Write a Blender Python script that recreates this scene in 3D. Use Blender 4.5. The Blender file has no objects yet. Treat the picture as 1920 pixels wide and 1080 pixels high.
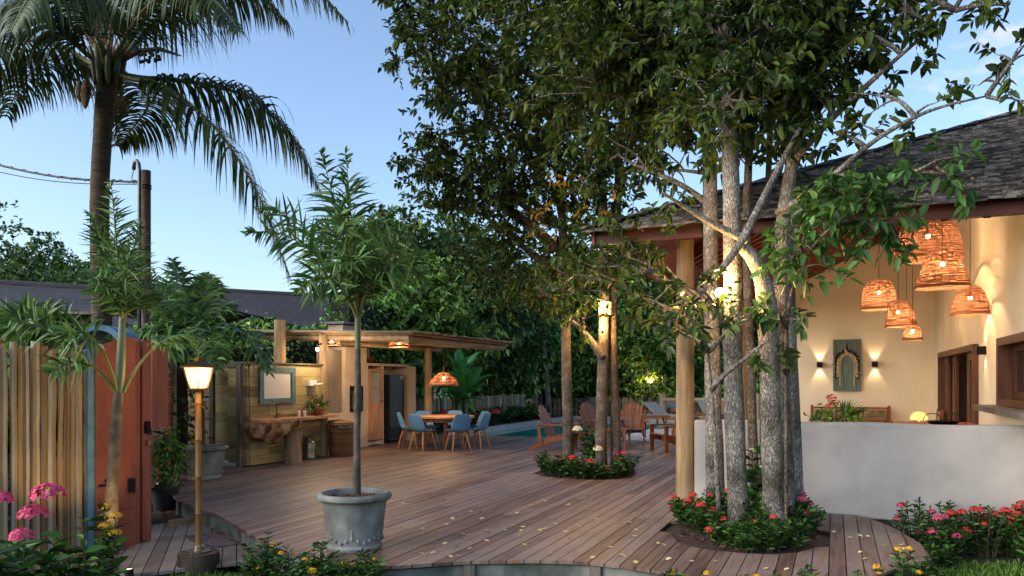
import bpy, math, random
import numpy as np
from mathutils import Vector, Matrix, Euler
random.seed(7)
rng = np.random.default_rng(11)
R = math.radians
S = bpy.context.scene
COL = S.collection

# ------------------------------------------------------------------ camera
EYE = 1.6                      # eye height above the deck
FPX = 1400.0                   # focal length in photo pixels (1920 wide)
HOR = 712.0                    # horizon row in the photo
ANG = math.atan(605 / FPX)     # the deck boards run this far to the right of the view axis
cam_d = bpy.data.cameras.new("camera")
cam = bpy.data.objects.new("camera", cam_d); COL.objects.link(cam)
cam.location = (0, 0, EYE); cam.rotation_euler = (R(90), 0, ANG)
cam_d.sensor_width = 36; cam_d.lens = 36 * FPX / 1920
cam_d.shift_y = (HOR - 540) / 1920
cam_d.clip_start = 0.05; cam_d.clip_end = 900
S.camera = cam

# ------------------------------------------------------------------ world, sun, exposure
SUN_EL, SUN_ROT = 24.0, 224.0
SKY_STR = 0.098
w = bpy.data.worlds.new("World"); S.world = w; w.use_nodes = True
nt = w.node_tree; nt.nodes.clear()
out = nt.nodes.new('ShaderNodeOutputWorld'); bg = nt.nodes.new('ShaderNodeBackground')
sky = nt.nodes.new('ShaderNodeTexSky'); sky.sky_type = 'NISHITA'; sky.sun_disc = False
sky.sun_elevation = R(SUN_EL); sky.sun_rotation = R(SUN_ROT)
sky.air_density = 1.0; sky.dust_density = 1.8; sky.ozone_density = 2.4
bg.inputs[1].default_value = SKY_STR
# a few small pinkish clouds low in the sky, laid out by direction
tc = nt.nodes.new('ShaderNodeTexCoord'); mp = nt.nodes.new('ShaderNodeMapping')
mp.inputs['Scale'].default_value = (5.0, 5.0, 11.0)
nz = nt.nodes.new('ShaderNodeTexNoise'); nz.inputs['Scale'].default_value = 1.6
nz.inputs['Detail'].default_value = 7; nz.inputs['Roughness'].default_value = .6
rp = nt.nodes.new('ShaderNodeValToRGB')
rp.color_ramp.elements[0].position = .55; rp.color_ramp.elements[0].color = (0, 0, 0, 1)
rp.color_ramp.elements[1].position = .76; rp.color_ramp.elements[1].color = (.75, .75, .75, 1)
# clouds gather round one part of the sky (to the north-east)
dt = nt.nodes.new('ShaderNodeVectorMath'); dt.operation = 'DOT_PRODUCT'
cd = Vector((.165, .87, .385)).normalized(); dt.inputs[1].default_value = cd
mr = nt.nodes.new('ShaderNodeMapRange'); mr.inputs['From Min'].default_value = .982; mr.inputs['From Max'].default_value = .999
mu = nt.nodes.new('ShaderNodeMath'); mu.operation = 'MULTIPLY'
mx = nt.nodes.new('ShaderNodeMixRGB'); mx.inputs['Color2'].default_value = (5.4, 4.1, 4.2, 1)
L = nt.links.new
L(tc.outputs['Generated'], mp.inputs['Vector']); L(mp.outputs[0], nz.inputs['Vector']); L(nz.outputs['Fac'], rp.inputs[0])
L(tc.outputs['Generated'], dt.inputs[0]); L(dt.outputs['Value'], mr.inputs['Value'])
L(rp.outputs[0], mu.inputs[0]); L(mr.outputs[0], mu.inputs[1]); L(mu.outputs[0], mx.inputs['Fac'])
L(sky.outputs[0], mx.inputs['Color1']); L(mx.outputs[0], bg.inputs[0]); L(bg.outputs[0], out.inputs[0])

sd = bpy.data.lights.new("sun", 'SUN'); sun = bpy.data.objects.new("sun", sd); COL.objects.link(sun)
sd.energy = 1.15; sd.angle = R(70); sd.color = (1, .97, .95)
sun.rotation_euler = (R(90 - SUN_EL), 0, R(180 - SUN_ROT))

S.view_settings.view_transform = 'Standard'; S.view_settings.look = 'None'
S.view_settings.exposure = 1.62; S.view_settings.gamma = 1.0
S.view_settings.use_curve_mapping = False
S.render.engine = 'CYCLES'
try:
    S.cycles.max_bounces = 6; S.cycles.diffuse_bounces = 3; S.cycles.glossy_bounces = 3
    S.cycles.transmission_bounces = 4; S.cycles.transparent_max_bounces = 6
    S.cycles.sample_clamp_indirect = 4.0; S.cycles.caustics_reflective = False; S.cycles.caustics_refractive = False
    S.cycles.use_denoising = True
except Exception:
    pass

# ------------------------------------------------------------------ geometry helpers
CA, SA = math.cos(ANG), math.sin(ANG)
def W(X, D, z):                 # right, forward, height -> world
    return Vector((X * CA - D * SA, X * SA + D * CA, z))
def at(px, py, D):              # photo pixel at a given distance
    return W((px - 960) / FPX * D, D, EYE + (HOR - py) / FPX * D)
def G(px, py, z=0.0):           # photo pixel on a level surface
    D = FPX * (EYE - z) / (py - HOR)
    return W((px - 960) / FPX * D, D, z)
def on_u(px, py, u):            # photo pixel on a wall x = u
    r = (px - 960) / FPX
    D = u / (r * CA - SA)
    return W(r * D, D, EYE + (HOR - py) / FPX * D)
def on_v(px, py, v):            # photo pixel on a wall y = v
    r = (px - 960) / FPX
    D = v / (r * SA + CA)
    return W(r * D, D, EYE + (HOR - py) / FPX * D)
def nrm(a):
    return a / np.maximum(np.linalg.norm(a, axis=-1, keepdims=True), 1e-9)

class MB:
    def __init__(s): s.v = []; s.f = []; s.n = 0; s.q = []; s.cur = 0; s.fm = []; s.qm = []
    def add(s, vs, fs):
        k = s.n; s.v.append(np.asarray([tuple(p) for p in vs], float).reshape(-1, 3)); s.n += len(vs)
        for f in fs: s.f.append([k + i for i in f]); s.fm.append(s.cur)
        return s
    def addq(s, vs, fs):        # numpy arrays, all faces the same size
        s.v.append(vs.reshape(-1, 3)); s.q.append(fs + s.n); s.qm.append(np.full(len(fs), s.cur)); s.n += len(vs.reshape(-1, 3)); return s
    def box(s, c, d, rz=0.0, rot=None, taper=1.0):
        x, y, z = d[0] / 2, d[1] / 2, d[2] / 2
        M = (rot if rot is not None else Matrix.Rotation(rz, 3, 'Z'))
        vs = []
        for sz in (-1, 1):
            t = taper if sz > 0 else 1.0
            for sx, sy in ((-1, -1), (1, -1), (1, 1), (-1, 1)):
                vs.append(M @ Vector((sx * x * t, sy * y * t, sz * z)) + Vector(c))
        return s.add(vs, [(3, 2, 1, 0), (4, 5, 6, 7), (0, 1, 5, 4), (1, 2, 6, 5), (2, 3, 7, 6), (3, 0, 4, 7)])
    def bar(s, a, b, w, t, up=(0, 0, 1)):      # plank from a to b, width w sideways, thickness t along up
        a = Vector(a); b = Vector(b); d = (b - a); L = d.length; d.normalize()
        sx = d.cross(Vector(up))
        if sx.length < 1e-4: sx = d.cross(Vector((1, 0, 0)))
        sx.normalize(); n = sx.cross(d)
        M = Matrix((sx, d, n)).transposed()
        return s.box((a + b) / 2, (w, L, t), rot=M)
    def tube(s, pts, rad, n=8, cap=True):
        pts = [Vector(p) for p in pts]
        if not hasattr(rad, '__len__'): rad = [rad] * len(pts)
        vs = []; ref = None
        for i, p in enumerate(pts):
            t = (pts[min(i + 1, len(pts) - 1)] - pts[max(i - 1, 0)]).normalized()
            if ref is None: ref = t.cross(Vector((0, 1, .13))) if abs(t.y) < .9 else t.cross(Vector((1, 0, 0)))
            a = (ref - t * ref.dot(t)).normalized(); b = t.cross(a); ref = a
            for k in range(n):
                th = 2 * math.pi * k / n
                vs.append(p + (a * math.cos(th) + b * math.sin(th)) * rad[i])
        fs = []
        for i in range(len(pts) - 1):
            for k in range(n):
                fs.append((i * n + k, i * n + (k + 1) % n, (i + 1) * n + (k + 1) % n, (i + 1) * n + k))
        if cap:
            fs.append(tuple(range(n - 1, -1, -1))); fs.append(tuple(range((len(pts) - 1) * n, len(pts) * n)))
        return s.add(vs, fs)
    def lathe(s, prof, n=24, c=(0, 0, 0), closed=False, sx=1.0, sy=1.0):   # prof: (r, z)
        c = Vector(c); vs = []; m = len(prof)
        for r, z in prof:
            for k in range(n):
                th = 2 * math.pi * k / n
                vs.append(c + Vector((r * math.cos(th) * sx, r * math.sin(th) * sy, z)))
        fs = []
        for i in range(m - 1):
            for k in range(n):
                fs.append((i * n + k, i * n + (k + 1) % n, (i + 1) * n + (k + 1) % n, (i + 1) * n + k))
        if closed:
            fs.append(tuple(range(n - 1, -1, -1))); fs.append(tuple(range((m - 1) * n, m * n)))
        return s.add(vs, fs)
    def prism(s, poly, off):    # poly: list of 3D points, extruded by off
        off = Vector(off); p = [Vector(a) for a in poly]; n = len(p)
        vs = p + [a + off for a in p]
        fs = [tuple(range(n - 1, -1, -1)), tuple(range(n, 2 * n))]
        for i in range(n): fs.append((i, (i + 1) % n, n + (i + 1) % n, n + i))
        return s.add(vs, fs)
    def sphere(s, c, r, n=10, m=6):
        rx, ry, rz = r if hasattr(r, '__len__') else (r, r, r)
        vs = []; fs = []
        for i in range(m + 1):
            ph = math.pi * i / m
            for k in range(n):
                th = 2 * math.pi * k / n
                vs.append((c[0] + rx * math.sin(ph) * math.cos(th), c[1] + ry * math.sin(ph) * math.sin(th), c[2] - rz * math.cos(ph)))
        for i in range(m):
            for k in range(n):
                fs.append((i * n + k, i * n + (k + 1) % n, (i + 1) * n + (k + 1) % n, (i + 1) * n + k))
        return s.add(vs, fs)
    def build(s, name, mat, parent=None, smooth=None, world=None, loc=None):
        me = bpy.data.meshes.new(name)
        V = np.concatenate(s.v) if s.v else np.zeros((0, 3))
        org = None
        if parent is not None and world:
            p = parent
            while p.parent: p = p.parent
            org = np.array(p.location)
        if loc is not None: org = np.array(loc)
        if org is not None: V = V - org
        lens = [len(f) for f in s.f]; idx = [i for f in s.f for i in f]
        arr = [np.array(idx, np.int32)]; ln = [np.array(lens, np.int32)]
        for q in s.q:
            arr.append(q.reshape(-1).astype(np.int32)); ln.append(np.full(len(q), q.shape[1], np.int32))
        idx = np.concatenate(arr); ln = np.concatenate(ln)
        me.vertices.add(len(V)); me.vertices.foreach_set("co", V.astype(np.float32).ravel())
        me.loops.add(len(idx)); me.loops.foreach_set("vertex_index", idx)
        me.polygons.add(len(ln))
        st = np.concatenate(([0], np.cumsum(ln)[:-1])).astype(np.int32)
        me.polygons.foreach_set("loop_start", st)
        fl = np.ones(len(ln), bool)          # solids are flat shaded, leaves keep soft shading
        if not smooth: fl[:len(s.f)] = False
        if smooth is False: fl[:] = False
        me.polygons.foreach_set("use_smooth", fl)
        me.update(calc_edges=True)
        for m_ in (mat if isinstance(mat, (list, tuple)) else [mat]): me.materials.append(m_)
        if isinstance(mat, (list, tuple)):
            me.polygons.foreach_set("material_index", np.concatenate([np.array(s.fm, np.int32)] + s.qm).astype(np.int32))
        o = bpy.data.objects.new(name, me); COL.objects.link(o)
        if smooth == 'auto':
            try: me.set_sharp_from_angle(angle=R(38))
            except Exception: pass
        if parent is not None: o.parent = parent
        if loc is not None: o.location = loc
        return o

def tag(o, label=None, cat=None, group=None, kind=None):
    if label: o['label'] = label
    if cat: o['category'] = cat
    if group: o['group'] = group
    if kind: o['kind'] = kind
    return o
def root(name, label, cat, loc, rz=0.0, group=None):
    o = bpy.data.objects.new(name, None); COL.objects.link(o)
    o.empty_display_size = .2; o.location = loc; o.rotation_euler = (0, 0, rz)
    return tag(o, label, cat, group)
def dup(o, parent=None):
    c = o.copy(); COL.objects.link(c); c.parent = parent
    for ch in list(o.children): dup(ch, c)
    return c
def struct(mb, name, mat, smooth=None):
    return tag(mb.build(name, mat, smooth=smooth), kind='structure')
def solo(mb, name, mat, label, cat, loc, group=None, smooth=None):
    return tag(mb.build(name, mat, loc=loc, smooth=smooth), label, cat, group)

# ------------------------------------------------------------------ materials
def lin(h):
    h = h.lstrip('#'); c = [int(h[i:i + 2], 16) / 255 for i in (0, 2, 4)]
    return tuple(x / 12.92 if x <= .04045 else ((x + .055) / 1.055) ** 2.4 for x in c) + (1,)
def col(c): return lin(c) if isinstance(c, str) else tuple(c) + ((1,) if len(c) == 3 else ())
def mat(name, cols, rough=.7, scale=6.0, stretch=(1, 1, 1), bump=.0, bscale=None, detail=5, metal=0.0, island=0.0,
        spec=.4, stain=0.0, stain_scale=.8, emis=None, estr=0.0, trans=0.0, ramp=None, coat=0.0, alpha=None, ior=None):
    m = bpy.data.materials.new(name); m.use_nodes = True
    n = m.node_tree; B = n.nodes['Principled BSDF']; L = n.links.new
    if isinstance(cols, str) or not hasattr(cols[0], '__len__'): cols = [cols]
    cols = [col(c) for c in cols]
    B.inputs['Roughness'].default_value = rough; B.inputs['Metallic'].default_value = metal
    B.inputs['Specular IOR Level'].default_value = spec
    if coat: B.inputs['Coat Weight'].default_value = coat; B.inputs['Coat Roughness'].default_value = .15
    if ior: B.inputs['IOR'].default_value = ior
    tcd = n.nodes.new('ShaderNodeTexCoord'); mp = n.nodes.new('ShaderNodeMapping'); mp.inputs['Scale'].default_value = stretch
    L(tcd.outputs['Object'], mp.inputs['Vector'])
    vec = mp.outputs[0]
    nz = n.nodes.new('ShaderNodeTexNoise'); nz.inputs['Scale'].default_value = scale; nz.inputs['Detail'].default_value = detail
    nz.inputs['Roughness'].default_value = .6
    if island:
        ge = n.nodes.new('ShaderNodeNewGeometry')
        cmb = n.nodes.new('ShaderNodeVectorMath'); cmb.operation = 'ADD'
        sc = n.nodes.new('ShaderNodeVectorMath'); sc.operation = 'SCALE'; sc.inputs[0].default_value = (37, 51, 23)
        L(ge.outputs['Random Per Island'], sc.inputs['Scale']); L(vec, cmb.inputs[0]); L(sc.outputs[0], cmb.inputs[1]); vec = cmb.outputs[0]
    L(vec, nz.inputs['Vector'])
    last = None
    if len(cols) > 1:
        rp = n.nodes.new('ShaderNodeValToRGB'); e = rp.color_ramp.elements
        pos = ramp or [.32 + .36 * i / (len(cols) - 1) for i in range(len(cols))]
        e[0].position = pos[0]; e[0].color = cols[0]; e[1].position = pos[-1]; e[1].color = cols[-1]
        for i in range(1, len(cols) - 1):
            x = e.new(pos[i]); x.color = cols[i]
        if island:
            mi = n.nodes.new('ShaderNodeMix'); mi.inputs['Factor'].default_value = island
            mr = n.nodes.new('ShaderNodeMapRange'); mr.inputs['To Min'].default_value = .2; mr.inputs['To Max'].default_value = .8
            L(ge.outputs['Random Per Island'], mr.inputs['Value'])
            L(nz.outputs['Fac'], mi.inputs[2]); L(mr.outputs[0], mi.inputs[3]); L(mi.outputs[0], rp.inputs[0])
        else: L(nz.outputs['Fac'], rp.inputs[0])
        last = rp.outputs[0]
    if stain:
        n2 = n.nodes.new('ShaderNodeTexNoise'); n2.inputs['Scale'].default_value = stain_scale; n2.inputs['Detail'].default_value = 6
        L(tcd.outputs['Object'], n2.inputs['Vector'])
        r2 = n.nodes.new('ShaderNodeMapRange'); r2.inputs['From Min'].default_value = .35; r2.inputs['From Max'].default_value = .65
        r2.inputs['To Min'].default_value = 1 - stain; r2.inputs['To Max'].default_value = 1.0
        L(n2.outputs['Fac'], r2.inputs['Value'])
        mm = n.nodes.new('ShaderNodeMix'); mm.data_type = 'RGBA'; mm.blend_type = 'MULTIPLY'; mm.inputs['Factor'].default_value = 1
        if last is not None: L(last, mm.inputs[6])
        else: mm.inputs[6].default_value = cols[0]
        L(r2.outputs[0], mm.inputs[7]); last = mm.outputs[2]
    if last is not None: L(last, B.inputs['Base Color'])
    else: B.inputs['Base Color'].default_value = cols[0]
    if bump:
        bz = n.nodes.new('ShaderNodeTexNoise'); bz.inputs['Scale'].default_value = bscale or scale * 2; bz.inputs['Detail'].default_value = 6
        L(vec, bz.inputs['Vector'])
        bp = n.nodes.new('ShaderNodeBump'); bp.inputs['Strength'].default_value = bump; bp.inputs['Distance'].default_value = .02
        L(bz.outputs['Fac'], bp.inputs['Height']); L(bp.outputs[0], B.inputs['Normal'])
    if emis: B.inputs['Emission Color'].default_value = col(emis); B.inputs['Emission Strength'].default_value = estr
    if trans:   # thin leaf or woven shade: lets some light through
        o = [x for x in n.nodes if x.type == 'OUTPUT_MATERIAL'][0]
        tb = n.nodes.new('ShaderNodeBsdfTranslucent'); ms = n.nodes.new('ShaderNodeMixShader'); ms.inputs[0].default_value = trans
        if last is not None: L(last, tb.inputs['Color'])
        else: tb.inputs['Color'].default_value = cols[0]
        L(B.outputs[0], ms.inputs[1]); L(tb.outputs[0], ms.inputs[2]); L(ms.outputs[0], o.inputs[0])
    return m
def leafmat(name, cols, rough=.42, trans=.22, spec=.35, gain=1.5):
    cols = [tuple(x * gain for x in col(c)[:3]) for c in cols]
    return mat(name, cols, rough, scale=1.4, island=.75, trans=trans, spec=spec, detail=2)

M = {}
M['deck'] = mat('deck_wood', ['#4d3a31', '#6c5246', '#7a6357', '#887970', '#8b634e'], .48, scale=3.2, stretch=(7, .55, 1), island=.42, bump=.22, bscale=9, stain=.32, stain_scale=.55, spec=.45)
M['grey_deck'] = mat('grey_deck_wood', ['#6b625c', '#8a8078', '#99918a'], .65, scale=3, stretch=(7, .6, 1), island=.5, bump=.2, stain=.3)
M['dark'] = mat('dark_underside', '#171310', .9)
M['soil'] = mat('soil_bark', ['#1d1411', '#3a2921', '#4b3427'], .95, scale=22, bump=.8, bscale=30)
M['chip'] = mat('bark_chip', ['#2b1c16', '#4c3527', '#6a4c38'], .9, scale=5, island=.9)
M['lawn'] = mat('lawn_soil', ['#1f2a12', '#2f3d1a', '#3b3620'], .95, scale=3, bump=.6, bscale=20)
M['grass'] = leafmat('grass_blade', ['#2c4a17', '#4a6b24', '#64802f'], .5, .2)
M['concrete'] = mat('concrete_edge', ['#59605a', '#6f7771', '#858a84'], .85, scale=4, bump=.3, stain=.4, stain_scale=2)
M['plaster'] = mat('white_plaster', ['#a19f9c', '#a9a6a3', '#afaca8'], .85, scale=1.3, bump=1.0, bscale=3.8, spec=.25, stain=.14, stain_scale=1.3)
M['cream'] = mat('cream_plaster', ['#dfd0b4', '#e6d9c0', '#eadfc9'], .85, scale=1.1, bump=.35, bscale=3.0, spec=.2)
M['beige'] = mat('beige_plaster', ['#a79888', '#b5a696', '#bfb2a4'], .85, scale=1.5, bump=.25, bscale=5, spec=.2)
M['greyplaster'] = mat('grey_plaster', ['#6a625c', '#766e68', '#827a74'], .85, scale=1.5, bump=.25, bscale=5, spec=.2)
M['paving'] = mat('pool_paving', ['#8b877f', '#a5a099', '#b9b3aa'], .7, scale=2, island=.4, bump=.1, stain=.2)
M['log'] = mat('log_wood', ['#7d664a', '#9a8261', '#ab9472'], .65, scale=3, stretch=(4, 4, .5), bump=.25, bscale=6, stain=.25, stain_scale=1.5)
M['logh'] = mat('log_wood_lengthwise', ['#7b664c', '#967f60', '#a88f70'], .65, scale=3, stretch=(3, .5, 4), bump=.25, bscale=6, stain=.25, stain_scale=1.5)
M['pine'] = mat('pine_board', ['#7c6a44', '#a08c5a', '#bca66e', '#ada078'], .65, scale=3, stretch=(5, .7, 6), island=.6, bump=.06, bscale=9, stain=.3, stain_scale=1.2)
M['weathered'] = mat('weathered_wood', ['#4a443f', '#6b645d', '#857c72'], .8, scale=4, stretch=(4, 4, .6), bump=.4, stain=.3)
M['pale'] = mat('fence_pale', ['#574a38', '#82704f', '#7a7466', '#a2a39d', '#8f7d58'], .8, scale=4, stretch=(6, 6, .5), island=.85, bump=.5, bscale=6, stain=.25, stain_scale=2)
M['oldpale'] = mat('old_fence_pale', ['#3b342c', '#6e6555', '#847c6c', '#8d7550'], .85, scale=4, stretch=(5, 5, .5), island=.7, bump=.4)
M['redpaint'] = mat('red_painted_wood', ['#613024', '#743c2d', '#7e4433'], .65, scale=2.5, stretch=(3, 3, .5), bump=.12, stain=.2, stain_scale=1.6)
M['pinkpaint'] = mat('faded_red_paint', ['#77443b', '#865046', '#91594e'], .6, scale=2.5, stretch=(3, 3, .5), bump=.12, stain=.15)
M['bluepaint'] = mat('blue_painted_wood', ['#3f6a86', '#55829e', '#6796ad'], .6, scale=5, bump=.15, stain=.3)
M['tealpaint'] = mat('worn_teal_wood', ['#3d5a61', '#56767a', '#6f8a88'], .7, scale=7, stretch=(3, 3, .8), bump=.3, stain=.3)
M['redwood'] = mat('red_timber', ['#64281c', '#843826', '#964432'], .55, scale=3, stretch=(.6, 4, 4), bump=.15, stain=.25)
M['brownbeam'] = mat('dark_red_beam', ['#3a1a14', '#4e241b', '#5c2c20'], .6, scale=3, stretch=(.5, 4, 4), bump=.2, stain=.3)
M['teak'] = mat('teak_wood', ['#63371f', '#7e4a2a', '#915a35'], .5, scale=3, stretch=(4, 4, 1), island=.5, bump=.12, stain=.15)
M['teakdark'] = mat('dark_brown_wood', ['#3e2115', '#54301e', '#643b26'], .5, scale=3, stretch=(4, 4, .7), bump=.12)
M['tabletop'] = mat('light_timber_top', ['#a9764d', '#c08d62', '#cc9b70'], .42, scale=3, stretch=(8, .7, 1), bump=.08)
M['tablered'] = mat('reddish_table_wood', ['#5d2e22', '#743d2d', '#824837'], .5, scale=3, stretch=(4, 4, .8))
M['blonde'] = mat('blonde_wood', ['#9a6d42', '#b4875a', '#c0966a'], .5, scale=4, stretch=(4, 4, .8))
M['bluechair'] = mat('blue_plastic', ['#5c93bf', '#6399c4'], .42, scale=2)
M['greycushion'] = mat('dark_blue_seat_pad', ['#2f4c62', '#385a72'], .7, scale=20)
M['pot'] = mat('grey_concrete_pot', ['#6a706d', '#868b87', '#9a9c97'], .75, scale=3, bump=.2, bscale=18, stain=.45, stain_scale=3.2, detail=8)
M['whitepot'] = mat('pale_pot', ['#8f9496', '#a3a7a8'], .7, scale=3, stain=.2, stain_scale=3)
M['plasticpot'] = mat('dark_plastic_pot', '#20262f', .4)
M['pebble'] = mat('clay_pebbles', ['#3a241c', '#5a3a2d', '#6d4a3a'], .9, scale=9, island=.9)
M['bamboo'] = mat('bamboo_pole', ['#5a3b18', '#7c5525', '#94692f'], .35, scale=3, stretch=(5, 5, .6), bump=.1)
M['blackmetal'] = mat('black_metal', '#151210', .4, metal=.6)
M['bronze'] = mat('bronze_metal', ['#4a3722', '#6b5233'], .35, metal=.9)
M['steel'] = mat('brushed_steel', ['#4f4a40', '#8a8272', '#a79f8c'], .38, scale=9, metal=.9)
M['copper'] = mat('copper_tap', '#8f5a3c', .3, metal=1.0)
M['chrome'] = mat('chrome', '#c9c9c9', .15, metal=1.0)
M['wicker'] = mat('wicker', ['#5b3f25', '#7d5a37', '#8f6a45'], .8, scale=14, island=.6, bump=.3)
M['bark'] = mat('grey_bark', ['#35302b', '#5f5952', '#8a847a', '#b0aba0'], .9, scale=26, stretch=(1.5, 1.5, .36), bump=1.0, bscale=30, stain=.45, stain_scale=2.6, detail=10)
M['barkwarm'] = mat('brown_bark', ['#40362c', '#675a4c', '#8a7c6b'], .9, scale=26, stretch=(1.5, 1.5, .36), bump=1.0, bscale=30, stain=.4, stain_scale=2.6, detail=10)
M['barkdark'] = mat('dark_bark', ['#2a241e', '#453c33', '#5c5146'], .9, scale=6, stretch=(2, 2, .6), bump=.8, stain=.3)
M['palmtrunk'] = mat('palm_trunk', ['#29211b', '#3f342a', '#524436'], .9, scale=5, stretch=(1, 1, 5), bump=.8, bscale=8)
M['youngtrunk'] = mat('young_palm_trunk', ['#35322b', '#4f4b41', '#69655a'], .75, scale=5, stretch=(2, 2, 2), bump=.4, stain=.35, stain_scale=3)
M['greenshaft'] = mat('green_crownshaft', ['#3a4630', '#515e42', '#6a7458'], .5, scale=4, stretch=(3, 3, .6))
M['canopy'] = leafmat('canopy_leaf', ['#22320f', '#364a1a', '#44591f', '#556426'], .5, .32, .24, gain=1.0)
M['canopy2'] = leafmat('near_leaf', ['#213213', '#30451b', '#435c24', '#5a7030'], .45, .3, gain=.95)
M['bright'] = leafmat('bright_leaf', ['#2a4a1c', '#3b5f28', '#507537'], .4, .3, gain=1.15)
M['yellowleaf'] = leafmat('yellowing_leaf', ['#6d5a17', '#9b7a1c', '#8b4e1b'], .5, .25)
M['forest'] = leafmat('forest_leaf', ['#15240f', '#213616', '#30471e', '#42592a'], gain=2.3)
M['forest3'] = leafmat('warm_forest_leaf', ['#233a17', '#3a5522', '#55722f', '#708c42'], .42, .3, gain=1.9)
M['forest2'] = leafmat('light_forest_leaf', ['#2c4520', '#415d2c', '#587440', '#6f8850'], gain=2.3)
M['hedge'] = leafmat('hedge_leaf', ['#1c3314', '#2d4a1d', '#436428', '#5a7a35'], gain=2.3)
M['lighthedge'] = leafmat('light_hedge_leaf', ['#3a5520', '#54762c', '#75953d', '#8fa84c'], gain=1.9)
M['coconut'] = leafmat('coconut_leaflet', ['#1a2410', '#273616', '#35471e', '#455224'], .4, .2, gain=1.4)
M['foxtail'] = leafmat('foxtail_leaflet', ['#22361a', '#314a22', '#41602c', '#557538'], .45, .2)
M['rachis'] = mat('frond_stem', ['#4f5a2c', '#6c703c'], .5)
M['drybit'] = mat('dry_palm_fibre', ['#7d4d1f', '#a36a2c', '#8a5a30'], .8, scale=4, island=.6)
M['banana'] = leafmat('banana_leaf', ['#1d4a20', '#2f6630', '#4a8745'], .35, .3, gain=1.1)
M['shrub'] = leafmat('shrub_leaf', ['#1b3314', '#2a4a1a', '#3d6624', '#4e7a2c'], .4, .2, gain=.95)
M['redflower'] = mat('coral_petal', ['#b3201f', '#d23a32', '#e0574a'], .6, scale=6, island=.7, trans=.2)
M['pinkflower'] = mat('pink_petal', ['#c02a52', '#d94a72', '#e06a8c'], .6, scale=6, island=.7, trans=.2)
M['yellowflower'] = mat('yellow_petal', ['#c98b12', '#e0aa22', '#e8bd3c'], .6, scale=6, island=.7, trans=.2)
M['whiteflower'] = mat('cream_petal', ['#d9d2a8', '#ece7cb'], .6, scale=6, island=.7, trans=.2)
M['fallen'] = mat('fallen_petal', ['#d8c074', '#e8d898', '#efe6bd'], .6, scale=6, island=.7, trans=.2)
M['shingle'] = mat('grey_shingle', ['#262422', '#403d3b', '#625e5c', '#8d8884'], .72, scale=5, stretch=(2, 2, 2), island=.5, bump=.5, bscale=10, spec=.35)
M['slate'] = mat('dark_thatch', ['#1c1c24', '#2c2b35', '#3a3944'], .9, scale=7, stretch=(1.2, 1.2, 3), bump=.9, bscale=12, stain=.3)
M['lichen'] = mat('pale_lichen', ['#8a8448', '#b0a86a'], .9)
M['thatch'] = mat('pole_thatch', ['#4e3f30', '#75614a', '#8f7c62'], .85, scale=5, island=.8, bump=.3)
M['glassdark'] = mat('dark_glass', '#10100e', .05, spec=.6)
M['mirror'] = mat('mirror_painted_reflection', '#e2d6c6', .3, metal=.25)  # cream base colour paints in the reflected wall; only weakly mirror-like
M['frosted'] = mat('frosted_pane', ['#8d8f86', '#a3a296'], .25, scale=3)
M['fridge'] = mat('dark_grey_enamel', ['#23272e', '#2a2e35'], .35, scale=2)
M['white'] = mat('white_ceramic', '#d8d4cc', .35)
M['terracotta'] = mat('terracotta', ['#8a4630', '#a3573d'], .8, scale=5)
M['canvas'] = mat('grey_green_board', ['#4d5d57', '#647670', '#788880'], .75, scale=5, stretch=(8, 8, .6), bump=.2)
M['feather'] = mat('dark_feather', ['#0f0e0c', '#241f19'], .7, island=.6)
M['shell'] = mat('pale_fibre', ['#b5a27a', '#cdbd97'], .8, island=.6)
M['frame'] = mat('grey_frame', ['#5e6a64', '#728079'], .6)
M['lounge'] = mat('lounger_fabric', ['#6a6864', '#7d7b76'], .8, scale=8)
M['rattan'] = mat('rattan_shade', ['#8a5c42', '#a87356', '#bd8b6c'], .75, scale=10, island=.7, trans=.22)
M['hose'] = mat('green_hose', '#3c4a40', .5)
M['galv'] = mat('galvanised_pipe', ['#4a4e50', '#63686a'], .4, scale=4, metal=.5)
M['wire'] = mat('black_cable', '#121214', .6)
M['carve'] = mat('carved_wood', ['#5a4a32', '#8a7850', '#9b8b68'], .7, scale=14, bump=.9, bscale=16)
M['matdark'] = mat('rag_mat', ['#1c2228', '#4a3a38', '#5f7276', '#8a3330', '#3a6a66'], .95, scale=7, stretch=(1, 2.2, 1), bump=.6, ramp=[.36, .44, .5, .55, .62], detail=3)
M['bulb'] = mat('lit_bulb', '#ffd9a0', .5, emis=(1.0, .62, .25), estr=22)
M['lanternglass'] = mat('lit_lantern_glass', '#ffdca8', .5, emis=(1.0, .66, .30), estr=.42)
M['glowshade'] = mat('lit_lamp_shade', '#e8a040', .6, emis=(1.0, .5, .12), estr=.7)

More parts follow.
